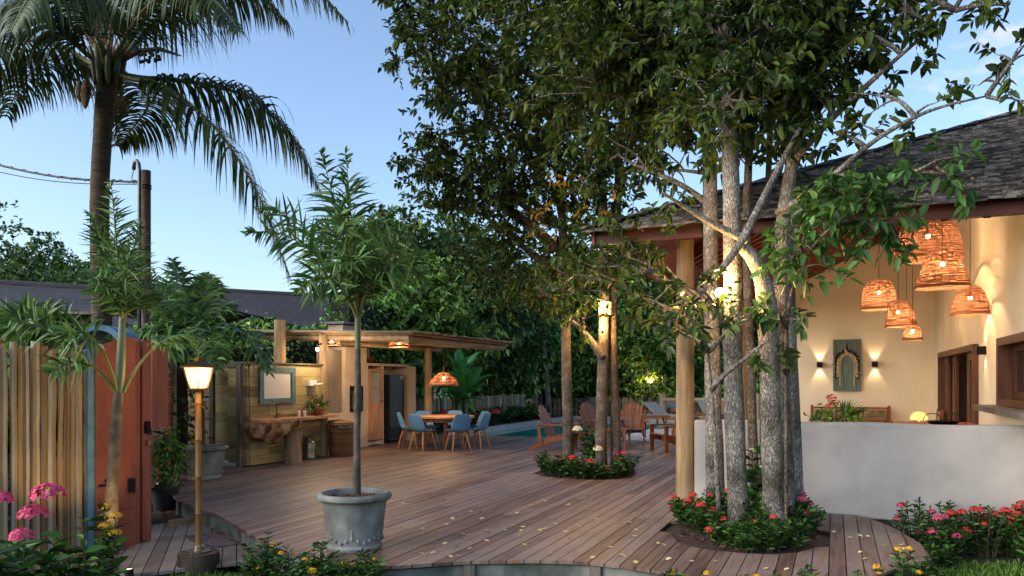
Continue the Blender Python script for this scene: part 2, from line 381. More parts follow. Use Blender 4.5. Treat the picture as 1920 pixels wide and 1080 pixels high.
def bark_mat(name, dark, mid, light, scale=9.0, vert=.42, patch=3.0):
    m = bpy.data.materials.new(name); m.use_nodes = True; n = m.node_tree; B = n.nodes['Principled BSDF']; L = n.links.new
    B.inputs['Roughness'].default_value = .92; B.inputs['Specular IOR Level'].default_value = .2
    t = n.nodes.new('ShaderNodeTexCoord'); mp = n.nodes.new('ShaderNodeMapping'); mp.inputs['Scale'].default_value = (1, 1, vert); L(t.outputs['Object'], mp.inputs[0])
    wz = n.nodes.new('ShaderNodeTexNoise'); wz.inputs['Scale'].default_value = scale * .8; wz.inputs['Detail'].default_value = 4; L(mp.outputs[0], wz.inputs['Vector'])
    mxv = n.nodes.new('ShaderNodeMix'); mxv.data_type = 'RGBA'; mxv.blend_type = 'LINEAR_LIGHT'; mxv.inputs['Factor'].default_value = .07; L(mp.outputs[0], mxv.inputs[6]); L(wz.outputs['Color'], mxv.inputs[7])
    v = n.nodes.new('ShaderNodeTexVoronoi'); v.feature = 'DISTANCE_TO_EDGE'; v.inputs['Scale'].default_value = scale * 2.6; L(mxv.outputs[2], v.inputs['Vector'])
    fz = n.nodes.new('ShaderNodeTexNoise'); fz.inputs['Scale'].default_value = scale * 6; fz.inputs['Detail'].default_value = 8; L(mp.outputs[0], fz.inputs['Vector'])
    pz = n.nodes.new('ShaderNodeTexNoise'); pz.inputs['Scale'].default_value = patch; pz.inputs['Detail'].default_value = 9; pz.inputs['Roughness'].default_value = .68; L(t.outputs['Object'], pz.inputs['Vector'])
    r1 = n.nodes.new('ShaderNodeMapRange'); r1.inputs['From Max'].default_value = .16; L(v.outputs['Distance'], r1.inputs['Value'])
    rp = n.nodes.new('ShaderNodeValToRGB'); e = rp.color_ramp.elements; e[0].position = .36; e[0].color = col(mid); e[1].position = .62; e[1].color = col(light); x = e.new(.5); x.color = tuple(.5 * (a + b) for a, b in zip(col(mid), col(light)))
    L(pz.outputs['Fac'], rp.inputs[0])
    cr = n.nodes.new('ShaderNodeMix'); cr.data_type = 'RGBA'; cr.inputs[6].default_value = col(dark); L(rp.outputs[0], cr.inputs[7])
    mm = n.nodes.new('ShaderNodeMath'); mm.operation = 'MULTIPLY_ADD'; mm.inputs[1].default_value = .45; mm.inputs[2].default_value = .55; L(r1.outputs[0], mm.inputs[0]); L(mm.outputs[0], cr.inputs['Factor'])
    m2 = n.nodes.new('ShaderNodeMix'); m2.data_type = 'RGBA'; m2.blend_type = 'MULTIPLY'; m2.inputs['Factor'].default_value = .55; L(cr.outputs[2], m2.inputs[6])
    fr = n.nodes.new('ShaderNodeMapRange'); fr.inputs['From Min'].default_value = .3; fr.inputs['From Max'].default_value = .62; fr.inputs['To Min'].default_value = .35; L(fz.outputs['Fac'], fr.inputs['Value']); L(fr.outputs[0], m2.inputs[7])
    L(m2.outputs[2], B.inputs['Base Color'])
    ad = n.nodes.new('ShaderNodeMath'); ad.operation = 'MULTIPLY_ADD'; ad.inputs[1].default_value = .5; L(fz.outputs['Fac'], ad.inputs[0]); L(r1.outputs[0], ad.inputs[2])
    bp = n.nodes.new('ShaderNodeBump'); bp.inputs['Strength'].default_value = .9; bp.inputs['Distance'].default_value = .015; L(ad.outputs[0], bp.inputs['Height']); L(bp.outputs[0], B.inputs['Normal'])
    return m
M['bark'] = bark_mat('grey_cracked_bark', '#2f2a26', '#58534b', '#b3aea4', 14, .38, 2.3)
M['barkwarm'] = bark_mat('brown_cracked_bark', '#2e261f', '#5c5044', '#8f8272', 14, .38)
# water
mw = mat('pool_water', ['#14706a', '#1d8780'], .06, spec=.35, bump=.06, bscale=2.2, scale=2); M['water'] = mw

def lamp(name, loc, power, color=(1, .62, .28), radius=.04, parent=None, spot=None, rot=None, blend=.5):
    d = bpy.data.lights.new(name, 'SPOT' if spot else 'POINT'); d.energy = power; d.color = color; d.shadow_soft_size = radius
    if spot: d.spot_size = R(spot); d.spot_blend = blend
    o = bpy.data.objects.new(name, d); COL.objects.link(o); o.location = loc
    if rot: o.rotation_euler = rot
    return o
# ------------------------------------------------------------------ foliage helpers
def leaf_arrays(P, D, Ln, wd=.42, droop=.15, fold=.22, up=None):
    """P (N,3) leaf bases, D unit directions, Ln lengths -> six-vertex folded leaves."""
    N = len(P); D = nrm(D)
    U = np.tile(np.array([0, 0, 1.0]), (N, 1)) + rng.normal(0, .55, (N, 3)) if up is None else up
    Sd = nrm(np.cross(D, U)); Nn = nrm(np.cross(Sd, D))
    Ln = np.asarray(Ln).reshape(-1, 1); Wd = Ln * wd
    g = np.array([0, 0, -1.0])
    b = P
    l1 = P + D * Ln * .34 + Sd * Wd * .5 + Nn * Wd * fold
    r1 = P + D * Ln * .34 - Sd * Wd * .5 + Nn * Wd * fold
    l2 = P + D * Ln * .72 + Sd * Wd * .36 + Nn * Wd * fold * .6 + g * droop * Ln * .4
    r2 = P + D * Ln * .72 - Sd * Wd * .36 + Nn * Wd * fold * .6 + g * droop * Ln * .4
    t = P + D * Ln + g * droop * Ln
    V = np.stack([b, l1, l2, t, r2, r1], 1).reshape(-1, 3)
    k = np.arange(N)[:, None] * 6
    F = np.concatenate([k + np.array([[0, 3, 2, 1]]), k + np.array([[0, 5, 4, 3]])], 0)
    return V, F
def sticks(mb, A, B, r0, r1):
    """thin three-sided twigs from A to B."""
    N = len(A); D = nrm(B - A); X = nrm(np.cross(D, np.array([.3, .2, 1.0]) + rng.normal(0, .1, (N, 3)))); Y = np.cross(D, X)
    vs = []
    for P, r in ((A, r0), (B, r1)):
        for k in range(3):
            th = 2 * math.pi * k / 3
            vs.append(P + (X * math.cos(th) + Y * math.sin(th)) * r)
    V = np.stack(vs, 1).reshape(-1, 3); k = np.arange(N)[:, None] * 6
    F = np.concatenate([k + np.array([[i, (i + 1) % 3, 3 + (i + 1) % 3, 3 + i]]) for i in range(3)], 0)
    mb.addq(V, F)
def wob(P, s=1.0, ph=0.0):
    x, y, z = P[:, 0] * s + ph, P[:, 1] * s + ph * 1.7, P[:, 2] * s + ph * .6
    return (np.sin(2.1 * x + 1.3 * np.sin(1.7 * y)) + np.sin(2.3 * y + 1.1 * np.sin(1.9 * z)) + np.sin(2.6 * z + 1.2 * np.sin(2.2 * x))) / 3
def crown_twigs(c, r, n, gap=.25, s=1.2, shell=.35):
    c = np.array(c); r = np.array(r if hasattr(r, '__len__') else (r, r, r)) * 1.0
    p = rng.normal(0, 1, (n, 3)); p = nrm(p) * (shell + (1 - shell) * rng.random((n, 1))) ** .6
    p = p * (1 + .22 * rng.normal(0, 1, (n, 1)))
    P = c + p * r
    keep = wob(P, s, float(c.sum())) > -1 + 2 * gap
    P = P[keep]; p = p[keep]
    d = nrm(nrm(p) * .8 + rng.normal(0, .55, P.shape) + np.array([0, 0, .12]))
    return P, d
def leaves_on_twigs(mbl, mbt, P, d, L, nl, leaf, wd=.42, droop=.2, tr=.005, spread=.95):
    T = len(P)
    if T == 0: return
    Ln = L * (.6 + .8 * rng.random((T, 1)))
    B = P + d * Ln + np.array([0, 0, -.12]) * Ln
    if mbt is not None: k_ = mbt.cur; mbt.cur = 1; sticks(mbt, P, B, tr, tr * .5); mbt.cur = k_
    t = (np.arange(nl) / max(nl - 1, 1))[None, :, None] * .85 + .15 + rng.normal(0, .04, (T, nl, 1))
    Q = P[:, None, :] * (1 - t) + B[:, None, :] * t
    rd = rng.normal(0, 1, (T, nl, 3)); dd = np.repeat(d[:, None, :], nl, 1)
    rd = rd - dd * (rd * dd).sum(-1, keepdims=True)
    D = nrm(dd * .55 + nrm(rd) * spread + np.array([0, 0, -.18]))
    ll = leaf * (.5 + .85 * rng.random(T * nl))
    V, F = leaf_arrays(Q.reshape(-1, 3), D.reshape(-1, 3), ll, wd, droop)
    mbl.addq(V, F)
def bez(p0, p1, p2, p3, n):
    p0, p1, p2, p3 = [np.array(p, float) for p in (p0, p1, p2, p3)]
    t = np.linspace(0, 1, n)[:, None]
    return (1 - t) ** 3 * p0 + 3 * (1 - t) ** 2 * t * p1 + 3 * (1 - t) * t * t * p2 + t ** 3 * p3
def resample(pts, n):
    pts = np.array([tuple(p) for p in pts], float)
    d = np.concatenate(([0], np.cumsum(np.linalg.norm(np.diff(pts, axis=0), axis=1)))); d /= d[-1]
    # Catmull-like smoothing by cubic through chord parameter
    t = np.linspace(0, 1, n); out = np.stack([np.interp(t, d, pts[:, k]) for k in range(3)], 1)
    for _ in range(max(1, n // len(pts))):
        out[1:-1] = .25 * out[:-2] + .5 * out[1:-1] + .25 * out[2:]
    return out
def wobble_tube(mb, pts, radii, n=12, seg=18, lump=.09):
    """a trunk: a tube with an uneven outline."""
    P = resample(pts, seg); rr = np.interp(np.linspace(0, 1, seg), np.linspace(0, 1, len(radii)), radii)
    base = len(mb.v); k0 = mb.n
    mb.tube(P, list(rr), n)
    V = mb.v[-1]; ctr = np.repeat(P, n, 0)
    off = V - ctr; k = 1 + lump * wob(V, 3.2, 1.0)[:, None] * 1.3 + lump * .7 * wob(V, 9.0, 2.0)[:, None]
    mb.v[-1] = ctr + off * k
    return P
def limb(mb, a, b, r0, r1, sag=.0, n=6, seg=9, wig=.06):
    a = np.array(tuple(a)); b = np.array(tuple(b)); L = np.linalg.norm(b - a)
    m1 = a * .67 + b * .33 + rng.normal(0, wig, 3) * L + np.array([0, 0, .10 + sag]) * L
    m2 = a * .33 + b * .67 + rng.normal(0, wig, 3) * L + np.array([0, 0, .06 + sag]) * L
    P = bez(a, m1, m2, b, seg)
    mb.tube(P, list(np.linspace(r0, r1, seg)), n)
    return P

def make_tree(name, label, loc, trunks, blobs, bark, leafm, leaf=.11, tw=.32, nl=9, dens=95, group=None, wd=.42, gap=.22,
              cat='tree', extra=None, twigs=True, limbr=.04, fine=True, s=1.2):
    """trunks: list of (points, radii) in world space; blobs: (centre, radius[, density factor])"""
    r = root(name, label, cat, loc, group=group)
    mt = MB(); ml = MB(); mw_ = MB(); mw_ = ml; pts = []
    for P, rr in trunks: pts.append(wobble_tube(mt, P, rr))
    allp = np.concatenate(pts)
    for bl in blobs:
        c, rad = np.array(tuple(bl[0])), bl[1]; k = bl[2] if len(bl) > 2 else 1.0
        rm = float(np.mean(rad)) if hasattr(rad, '__len__') else rad
        low = allp[allp[:, 2] < c[2] + .1]
        if len(low) == 0: low = allp
        dd = np.linalg.norm(low - c, axis=1) + .6 * np.abs((c[2] - low[:, 2]) - .8 * np.linalg.norm((low - c)[:, :2], axis=1))
        a = low[np.argmin(dd)]
        L = np.linalg.norm(c - a)
        if L > .15:
            Pm = limb(mt, a, c, min(limbr * (.5 + .35 * L), .075), .014)
        else: Pm = np.array([a, c])
        n = int(dens * k * rm * rm * 3)
        P, d = crown_twigs(c, rad, n, gap, s)
        if fine and len(P):
            for q in P[rng.choice(len(P), min(len(P), 5 + int(6 * rm)), replace=False)]:
                mw_.cur = 1; limb(mw_, Pm[rng.integers(len(Pm) // 2, len(Pm))], q, .014, .005, n=4, seg=5)
        ml.cur = 0; leaves_on_twigs(ml, mw_ if twigs else None, P, d, tw, nl, leaf, wd)
    mt.build('trunk', bark, r, smooth=True, world=True)
    cr = ml.build('crown', [leafm, bark], r, world=True)
    if extra:
        for (nm, m_, fn) in extra:
            e = MB(); fn(e); e.build(nm, m_, r, world=True)
    return r

def frond(mbl, mbs, pts, n=60, llen=.75, lw=.035, hang=.55, plumose=False, r0=.03, start=.14, tipf=.25, seg=5, fwd=.55, irr=.12):
    """one pinnate palm frond along the polyline pts (world or local)."""
    P = resample(pts, 26); Ltot = np.linalg.norm(np.diff(P, axis=0), axis=1).sum()
    mbs.tube(P, list(np.linspace(r0, r0 * .18, 26)), 6)
    T = nrm(np.gradient(P, axis=0))
    t = np.repeat(np.linspace(start, .995, n), 2) + rng.normal(0, .003, 2 * n); t = np.clip(t, 0, 1)
    sgn = np.tile([1.0, -1.0], n)[:, None]
    ix = t * 25; i0 = np.clip(ix.astype(int), 0, 24); fr = (ix - i0)[:, None]
    B = P[i0] * (1 - fr) + P[i0 + 1] * fr; Tt = nrm(T[i0] * (1 - fr) + T[i0 + 1] * fr)
    up = np.array([0, 0, 1.0]); side = nrm(np.cross(Tt, up + 1e-3)); nor = nrm(np.cross(side, Tt))
    if plumose:
        a = rng.uniform(0, 2 * math.pi, 2 * n)[:, None]
        d0 = side * np.cos(a) + nor * np.sin(a); d0 = nrm(d0 + Tt * fwd)
    else:
        d0 = nrm(side * sgn + Tt * fwd + nor * .18 + rng.normal(0, irr, (2 * n, 3)))
    prof = np.sin(np.clip((t - start) / (1 - start), 0, 1) ** .75 * math.pi * .86 + .32)
    L = llen * np.clip(prof, tipf, 1) * (1 + rng.normal(0, .08, 2 * n)); L = L[:, None]
    hg = hang * (1 + rng.normal(0, .15, (2 * n, 1)))
    rows = []
    p = B.copy(); d = d0.copy(); wdir = nrm(np.cross(d0, nor if not plumose else rng.normal(0, 1, (2 * n, 3))))
    # blade faces roughly up
    for k in range(seg + 1):
        u = k / seg; w_ = lw * (.55 + 1.2 * u) if u < .35 else lw * (1.0 - ((u - .35) / .65) ** 1.6)
        rows.append(np.stack([p + wdir * max(w_, .0012), p - wdir * max(w_, .0012)], 1))
        p = p + d * L / seg
        d = nrm(d + np.array([0, 0, -1.0]) * hg * (1.25 / seg) * (1 + u))
    V = np.stack(rows, 1)                      # leaflets, rows, 2, 3
    N = len(V); k = np.arange(N)[:, None] * ((seg + 1) * 2)
    F = np.concatenate([k + np.array([[2 * i, 2 * i + 1, 2 * i + 3, 2 * i + 2]]) for i in range(seg)], 0)
    mbl.addq(V.reshape(-1, 3), F)

def flower_head(mb, c, r, n=80, flat=.8):
    """a dome of small four-petalled flowers"""
    p = nrm(rng.normal(0, 1, (n, 3))); p[:, 2] = np.abs(p[:, 2]) * flat
    P = np.array(tuple(c)) + p * r
    d = nrm(p + np.array([0, 0, .25]))
    ax = nrm(np.cross(d, rng.normal(0, 1, d.shape))); ay = np.cross(d, ax)
    for k in range(4):
        th = math.pi / 2 * k + .4
        dd = nrm(ax * math.cos(th) + ay * math.sin(th) + d * .35)
        V, F = leaf_arrays(P, dd, np.full(n, r * .27), .66, .02, .1, up=d)
        mb.addq(V, F)
def make_shrub(name, label, base, h, rad, petal=None, heads=0, stems=14, leaf=.085, wd=.36, group=None, head_r=.055, leafm=None,
               cat='shrub', hpts=None, lean=.35, hname='flower_head', nlv=13, gapstem=.0):
    base = Vector(base); r = root(name, label, cat, base, group=group)
    ml = MB(); ms = MB(); tops = []
    for i in range(stems):
        a = rng.uniform(0, 2 * math.pi); q = math.sqrt(rng.random()) * rad
        hh = h * rng.uniform(.55, 1.0) * (1 - .25 * (q / rad))
        b = np.array([math.cos(a) * q * .55, math.sin(a) * q * .55, -.01]); t = np.array([math.cos(a) * q * (1 + lean * .4), math.sin(a) * q * (1 + lean * .4), hh])
        P = bez(b, b + [0, 0, hh * .4], t - [0, 0, hh * .3], t, 6)
        ms.tube(P, list(np.linspace(.008, .004, 6)), 4); tops.append(t)
        n = nlv * 2
        tt = np.repeat(np.linspace(.12 + gapstem, 1, nlv), 2); ix = tt * 5; i0 = np.clip(ix.astype(int), 0, 4); fr = (ix - i0)[:, None]
        B = P[i0] * (1 - fr) + P[i0 + 1] * fr
        th = np.arange(n) * 1.57 + np.repeat(np.arange(nlv) * .9, 2) + (np.arange(n) % 2) * 1.57
        D = np.stack([np.cos(th), np.sin(th), np.full(n, .45)], 1) + rng.normal(0, .18, (n, 3))
        V, F = leaf_arrays(B, D, leaf * rng.uniform(.7, 1.25, n), wd, .12); ml.addq(V, F)
    ml.build('foliage', leafm or M['shrub'], r); ms.build('stems', M['barkdark'], r)
    if petal is not None:
        tops.sort(key=lambda t: -t[2])
        spots = [Vector(p) - base for p in hpts] if hpts else [Vector(t) + Vector((0, 0, .02)) for t in random.sample(tops, heads)]
        for p in spots:
            m = MB(); flower_head(m, p, head_r * rng.uniform(.8, 1.2)); m.build(hname, petal, r)
    return r

# ------------------------------------------------------------------ ground, deck, pool
g = MB(); n = 24
g.add([(-160, -60, -.30), (160, -60, -.30), (160, 220, -.30), (-160, 220, -.30)], [(0, 1, 2, 3)])
struct(g, 'ground', M['lawn'])

BEDS = [(-.86, 8.15, .73, .98), (-3.9, 12.3, .82, .86)]      # planting holes: centre u, v, half widths
front_px = [(300, 905), (330, 935), (378, 956), (405, 963), (440, 983), (470, 1002), (520, 1028), (580, 1048), (650, 1060), (740, 1061), (870, 1052), (1000, 1050), (1095, 1053),
            (1165, 1060), (1260, 1074), (1400, 1092), (1520, 1098), (1600, 1090), (1650, 1078), (1705, 1053)]
fu = []; fv = []
for p in front_px:
    q = G(*p); fu.append(q.x); fv.append(q.y)
fu = np.array(fu); fv = np.array(fv); o_ = np.argsort(fu); fu = fu[o_]; fv = fv[o_]
LOBE = [(.60, 7.44), (.72, 7.62), (.79, 7.85), (.78, 8.2), (.71, 8.65), (.55, 9.15), (.40, 9.48), (.33, 9.68)]
def front(u):
    return float(np.interp(u, fu, fv))
def back(u):
    if u > .33: return float(np.interp(u, [.33, .40, .55, .71, .78, .79], [9.68, 9.48, 9.15, 8.65, 8.2, 7.9]))
    if u > -1.62: return 9.72
    if u > -5.5: return 19.4
    return 19.4
dk = MB(); bw, gp = .138, .009; zt, zb = 0.0, -.028
u = -12.6
rd = random.Random(3)
while u < .79:
    ua, ub = u, min(u + bw - gp, .79)
    segs = [((front(ua), front(ub)), (back(ua), back(ub)))]
    for (cu, cv, ru, rv) in BEDS:
        ha = rv * max(0, 1 - abs((ua - cu) / ru) ** 2.5) ** .4 if abs(ua - cu) < ru else 0
        hb = rv * max(0, 1 - abs((ub - cu) / ru) ** 2.5) ** .4 if abs(ub - cu) < ru else 0
        if ha == 0: ha = hb * .8
        if hb == 0: hb = ha * .8
        if ha > 0 or hb > 0:
            ns = []
            for s0, s1 in segs:
                if s0[0] < cv < s1[0]:
                    ns += [(s0, (cv - ha, cv - hb)), ((cv + ha, cv + hb), s1)]
                else: ns.append((s0, s1))
            segs = ns
    for s0, s1 in segs:
        a = s0; 
        while True:
            Lb = rd.uniform(2.2, 4.4)
            lo = max(a); hi = min(s1)
            end = s1 if lo + Lb > hi - .8 else (lo + Lb, lo + Lb)
            last = end is s1
            e = end if last else (end[0] - .004, end[1] - .004)
            if min(e[0] - a[0], e[1] - a[1]) > -.001 and max(e[0] - a[0], e[1] - a[1]) > .02:
                dz = rd.uniform(-.0015, .0015)
                vs = [(ua, a[0], zb), (ub, a[1], zb), (ub, e[1], zb), (ua, e[0], zb), (ua, a[0], zt + dz), (ub, a[1], zt + dz), (ub, e[1], zt + dz), (ua, e[0], zt + dz)]
                dk.add(vs, [(4, 5, 6, 7), (0, 1, 5, 4), (1, 2, 6, 5), (2, 3, 7, 6), (3, 0, 4, 7)])
            if last: break
            a = end
    u += bw
struct(dk, 'wooden_deck', M['deck'])
# two screw heads per board over every joist, where they are near enough to see
sc_ = []; u = -12.6; rq = random.Random(9)
while u < .7:
    if u > -8:
        for j in range(30):
            v = 5.2 + j * .55
            if v < max(front(u), front(u + .13)) + .05 or v > min(back(u + .13), 13.5) - .05: continue
            if any(((u + .07 - b[0]) / (b[2] + .08)) ** 2 + ((v - b[1]) / (b[3] + .08)) ** 2 < 1.15 for b in BEDS): continue
            for du in (.028, .100): sc_.append((u + du + rq.uniform(-.004, .004), v + rq.uniform(-.008, .008)))
    u += bw
sq = np.array(sc_); a6 = np.arange(6) * math.pi / 3; V = np.stack([np.stack([sq[:, 0] + .0055 * math.cos(t), sq[:, 1] + .0055 * math.sin(t), np.full(len(sq), .0055)], 1) for t in a6], 1)
sm = MB(); sm.addq(V.reshape(-1, 3), np.arange(len(sq))[:, None] * 6 + np.arange(6)[None, :]); struct(sm, 'deck_screws', M['dark'])
# a dark sheet that paints the shade under the boards, and the concrete edge that carries them
us = np.linspace(fu[0] + .0, .60, 90)
fr_line = [(float(x), front(x)) for x in us] + LOBE[1:]
dv = MB()
dv.add([(x, y + .04, -.045) for x, y in fr_line[:90]] + [(x, 19.3, -.045) for x, y in fr_line[:90]], [(i, i + 1, 91 + i, 90 + i) for i in range(89)])
struct(dv, 'deck_shade_sheet', M['dark'])
de = MB(); nn_ = len(fr_line)
fl = np.array(fr_line); tg = nrm(np.gradient(fl, axis=0)); nr = np.stack([-tg[:, 1], tg[:, 0]], 1)
inn = fl + nr * .05; inn2 = fl + nr * .13
vs = [(x, y, -.3) for x, y in inn] + [(x, y, -.03) for x, y in inn] + [(x, y, -.03) for x, y in inn2]
de.add(vs, [(i, i + 1, nn_ + i + 1, nn_ + i) for i in range(nn_ - 1)] + [(nn_ + i, nn_ + i + 1, 2 * nn_ + i + 1, 2 * nn_ + i) for i in range(nn_ - 1)])
struct(de, 'deck_edge', M['concrete'])
dp_ = MB()
for k in range(4, nn_ - 6, 9):
    p = inn[k] + nr[k] * -.012; dp_.box((p[0], p[1], -.165), (.10, .05, .26), rz=math.atan2(tg[k][1], tg[k][0]))
struct(dp_, 'deck_edge_posts', M['weathered'])
# soil in the two planting holes
for i, (cu, cv, ru, rv) in enumerate(BEDS):
    b = MB(); n = 40
    vs = [(cu, cv, .015)]
    for rr, zz in ((.5, .012), (.85, -.012), (1.14, -.036)):
        vs += [(cu + ru * rr * math.cos(2 * math.pi * k / n), cv + rv * rr * math.sin(2 * math.pi * k / n), zz) for k in range(n)]
    fs = [(0, 1 + k, 1 + (k + 1) % n) for k in range(n)]
    for r_ in range(2):
        fs += [(1 + r_ * n + k, 1 + (r_ + 1) * n + k, 1 + (r_ + 1) * n + (k + 1) % n, 1 + r_ * n + (k + 1) % n) for k in range(n)]
    b.add(vs, fs)
    ch = 420 if i == 0 else 300
    P = np.stack([cu + ru * .97 * np.sqrt(rng.random(ch)) * np.cos(t_ := rng.uniform(0, 6.283, ch)), cv + rv * .97 * np.sqrt(rng.random(ch)) * np.sin(t_), np.full(ch, .0)], 1)
    struct(b, 'bed_soil', M['soil'])
    cb = MB()
    d = rng.normal(0, 1, (ch, 3)); d[:, 2] *= .25
    V, F = leaf_arrays(P, d, rng.uniform(.03, .07, ch), .5, .0, .1); cb.addq(V, F)
    tag(cb.build('bark_mulch', M['chip']), 'loose bark mulch in the planting hole round the large trunks' if i == 0 else 'loose bark mulch in the planting hole round the slimmer trunks', 'mulch', kind='stuff')

# lower grey deck by the gate
lz = -.20
ld = MB()
A0 = G(442, 1050, lz); dirv = (G(335, 980, lz) - G(300, 1067, lz)).normalized(); nv = Vector((dirv.y, -dirv.x, 0))
poly = [G(*p, lz) for p in [(215, 1078), (300, 1072), (395, 1060), (500, 1050), (560, 1040), (470, 1003), (378, 957), (340, 975), (285, 985), (262, 975), (200, 1010)]]
pl = [(p.dot(nv), p.dot(dirv)) for p in poly]
def span(uq):
    xs = []
    for i in range(len(pl)):
        (a, b), (c, d) = pl[i], pl[(i + 1) % len(pl)]
        if (a - uq) * (c - uq) < 0: xs.append(b + (d - b) * (uq - a) / (c - a))
    return (min(xs), max(xs)) if len(xs) > 1 else None
uu = min(p[0] for p in pl) + .002
while uu < max(p[0] for p in pl):
    a, b = span(uu + .002), span(uu + .13)
    if a and b:
        q = [nv * (uu + .002) + dirv * a[0], nv * (uu + .13) + dirv * b[0], nv * (uu + .13) + dirv * b[1], nv * (uu + .002) + dirv * a[1]]
        ld.prism([(p.x, p.y, lz - .03) for p in q], (0, 0, .03))
    uu += .138
struct(ld, 'lower_deck', M['grey_deck'])
lb = MB(); lb.add([(p.x, p.y, lz - .04) for p in poly], [tuple(range(len(poly)))]); struct(lb, 'lower_deck_shade_sheet', M['dark'])  # near-black sheet paints the shade in the gaps of the lower boards

# terrace floor in the house, pool, coping, paving
tf = MB(); tf.box((3.6, 14.35, -.012), (10.5, 9.25, .03)); struct(tf, 'terrace_floor', M['paving'])
wt = MB(); wt.add([(-10.25, 19.35, -.10), (-5.5, 19.35, -.10), (-5.5, 29.9, -.10), (-10.25, 29.9, -.10)], [(0, 1, 2, 3)])
struct(wt, 'pool_water', M['water'])
cp = MB()
cp.box((-10.42, 24.65, -.05), (.34, 10.6, .17)); cp.box((-7.9, 30.12, -.05), (5.4, .36, .17))
struct(cp, 'pool_coping', M['paving'])
pv = MB()
for i in range(6):
    for j in range(18):
        x0, x1 = -5.49 + i * .62, -5.49 + i * .62 + .61; y0 = 19.43 + j * .62
        pv.box(((x0 + x1) / 2, y0 + .3, -.01), (.61, .61, .04))
for i in range(22): pv.box((-10.3 + i * .55, 30.75, -.01), (.54, .88, .04))
struct(pv, 'pool_paving', M['paving'])
pb = MB(); pb.box((-7.9, 19.40, -.07), (4.7, .05, .1)); struct(pb, 'pool_lip', M['concrete'])
so = MB(); so.box((-11.4, 25.3, -.05), (1.6, 12, .12)); struct(so, 'pool_bed_soil', M['soil'])
# ------------------------------------------------------------------ the house
SF, SL = .43, .48
def zf(v): return 3.55 + SF * (v - 9.3)
def zl(u): return 3.55 + SL * (u + 2.87)
def hipu(v): return -2.87 + SF * (v - 9.3) / SL
house = root('house', 'cream walled house with open terrace under a hipped grey shingle roof', 'house', (2.02, 14, 0))
WU, WV = 2.02, 18.8
def wall_rects(mb, x, y0, y1, ztop, holes, th=.22):
    ys = sorted(set([y0, y1] + [h[0] for h in holes] + [h[1] for h in holes]))
    for a, b in zip(ys[:-1], ys[1:]):
        hs = [h for h in holes if h[0] <= a and h[1] >= b]
        z = -.1
        for h in sorted(hs, key=lambda h: h[2]):
            if h[2] > z: mb.prism([(x, a, z), (x, b, z), (x, b, h[2]), (x, a, h[2])], (th, 0, 0))
            z = h[3]
        mb.prism([(x, a, z), (x, b, z), (x, b, ztop(b)), (x, a, ztop(a))], (th, 0, 0))
wt = lambda v: min(zf(v) - .16, 5.50)
m = MB(); wall_rects(m, WU, 9.0, WV, wt, [(13.3, 17.55, 0.0, 2.15), (9.6, 11.55, 1.27, 2.14)])
m.build('side_wall', M['cream'], house, world=True)
m = MB(); m.prism([(-1.35, WV, -.1), (WU + .22, WV, -.1), (WU + .22, WV, zl(WU) - .56), (-1.35, WV, zl(-1.35) - .56)], (0, .22, 0))
m.build('end_wall', M['cream'], house, world=True)
m = MB(); m.box((5.3, 9.1, 1.65), (6.1, .2, 3.5)); m.box((8.25, 14.0, 1.65), (.2, 9.6, 3.5)); m.build('front_wall', M['cream'], house, world=True)
# room behind the doors
m = MB()
m.box((4.4, 15.4, 2.6), (4.3, 5.4, .1)); m.box((6.5, 15.4, 1.3), (.1, 5.4, 2.6)); m.box((4.4, 12.65, 1.3), (4.3, .1, 2.6)); m.box((4.4, 18.2, 1.3), (4.3, .1, 2.6)); m.box((4.4, 10.4, 3.0), (4.3, 3.6, .1)); m.box((6.5, 10.4, 1.5), (.1, 3.6, 3)); m.box((4.4, 8.6, 1.5), (4.3, .1, 3))
m.build('inner_rooms', M['beige'], house, world=True)
# sliding door of tall glazed leaves
door = MB()
for y in (13.3 + .05, 17.55 - .05): door.box((WU + .02, y, 1.07), (.2, .1, 2.14))
door.box((WU + .02, 15.43, 2.10), (.2, 4.15, .1))
dobj = door.build('sliding_door', M['teakdark'], house, world=True)
for k, (y0, y1, off) in enumerate([(13.42, 14.35, .0), (14.30, 15.0, .07), (16.3, 16.95, .07), (16.85, 17.48, .0)]):
    lf = MB(); x = WU + .04 + off
    for y in (y0 + .06, y1 - .06): lf.box((x, y, 1.03), (.05, .12, 2.04))
    lf.box((x, (y0 + y1) / 2, 1.98), (.05, y1 - y0 - .245, .12)); lf.box((x, (y0 + y1) / 2, .12), (.05, y1 - y0 - .245, .22))
    lf.box((x, (y0 + y1) / 2, 1.05), (.035, .05, 1.70))
    lf.build('door_leaf', M['teakdark'], dobj, world=True)
    gl = MB(); gl.box((x + .004, (y0 + y1) / 2, 1.05), (.012, y1 - y0 - .25, 1.72)); gl.build('pane', M['frosted'], dobj, world=True)
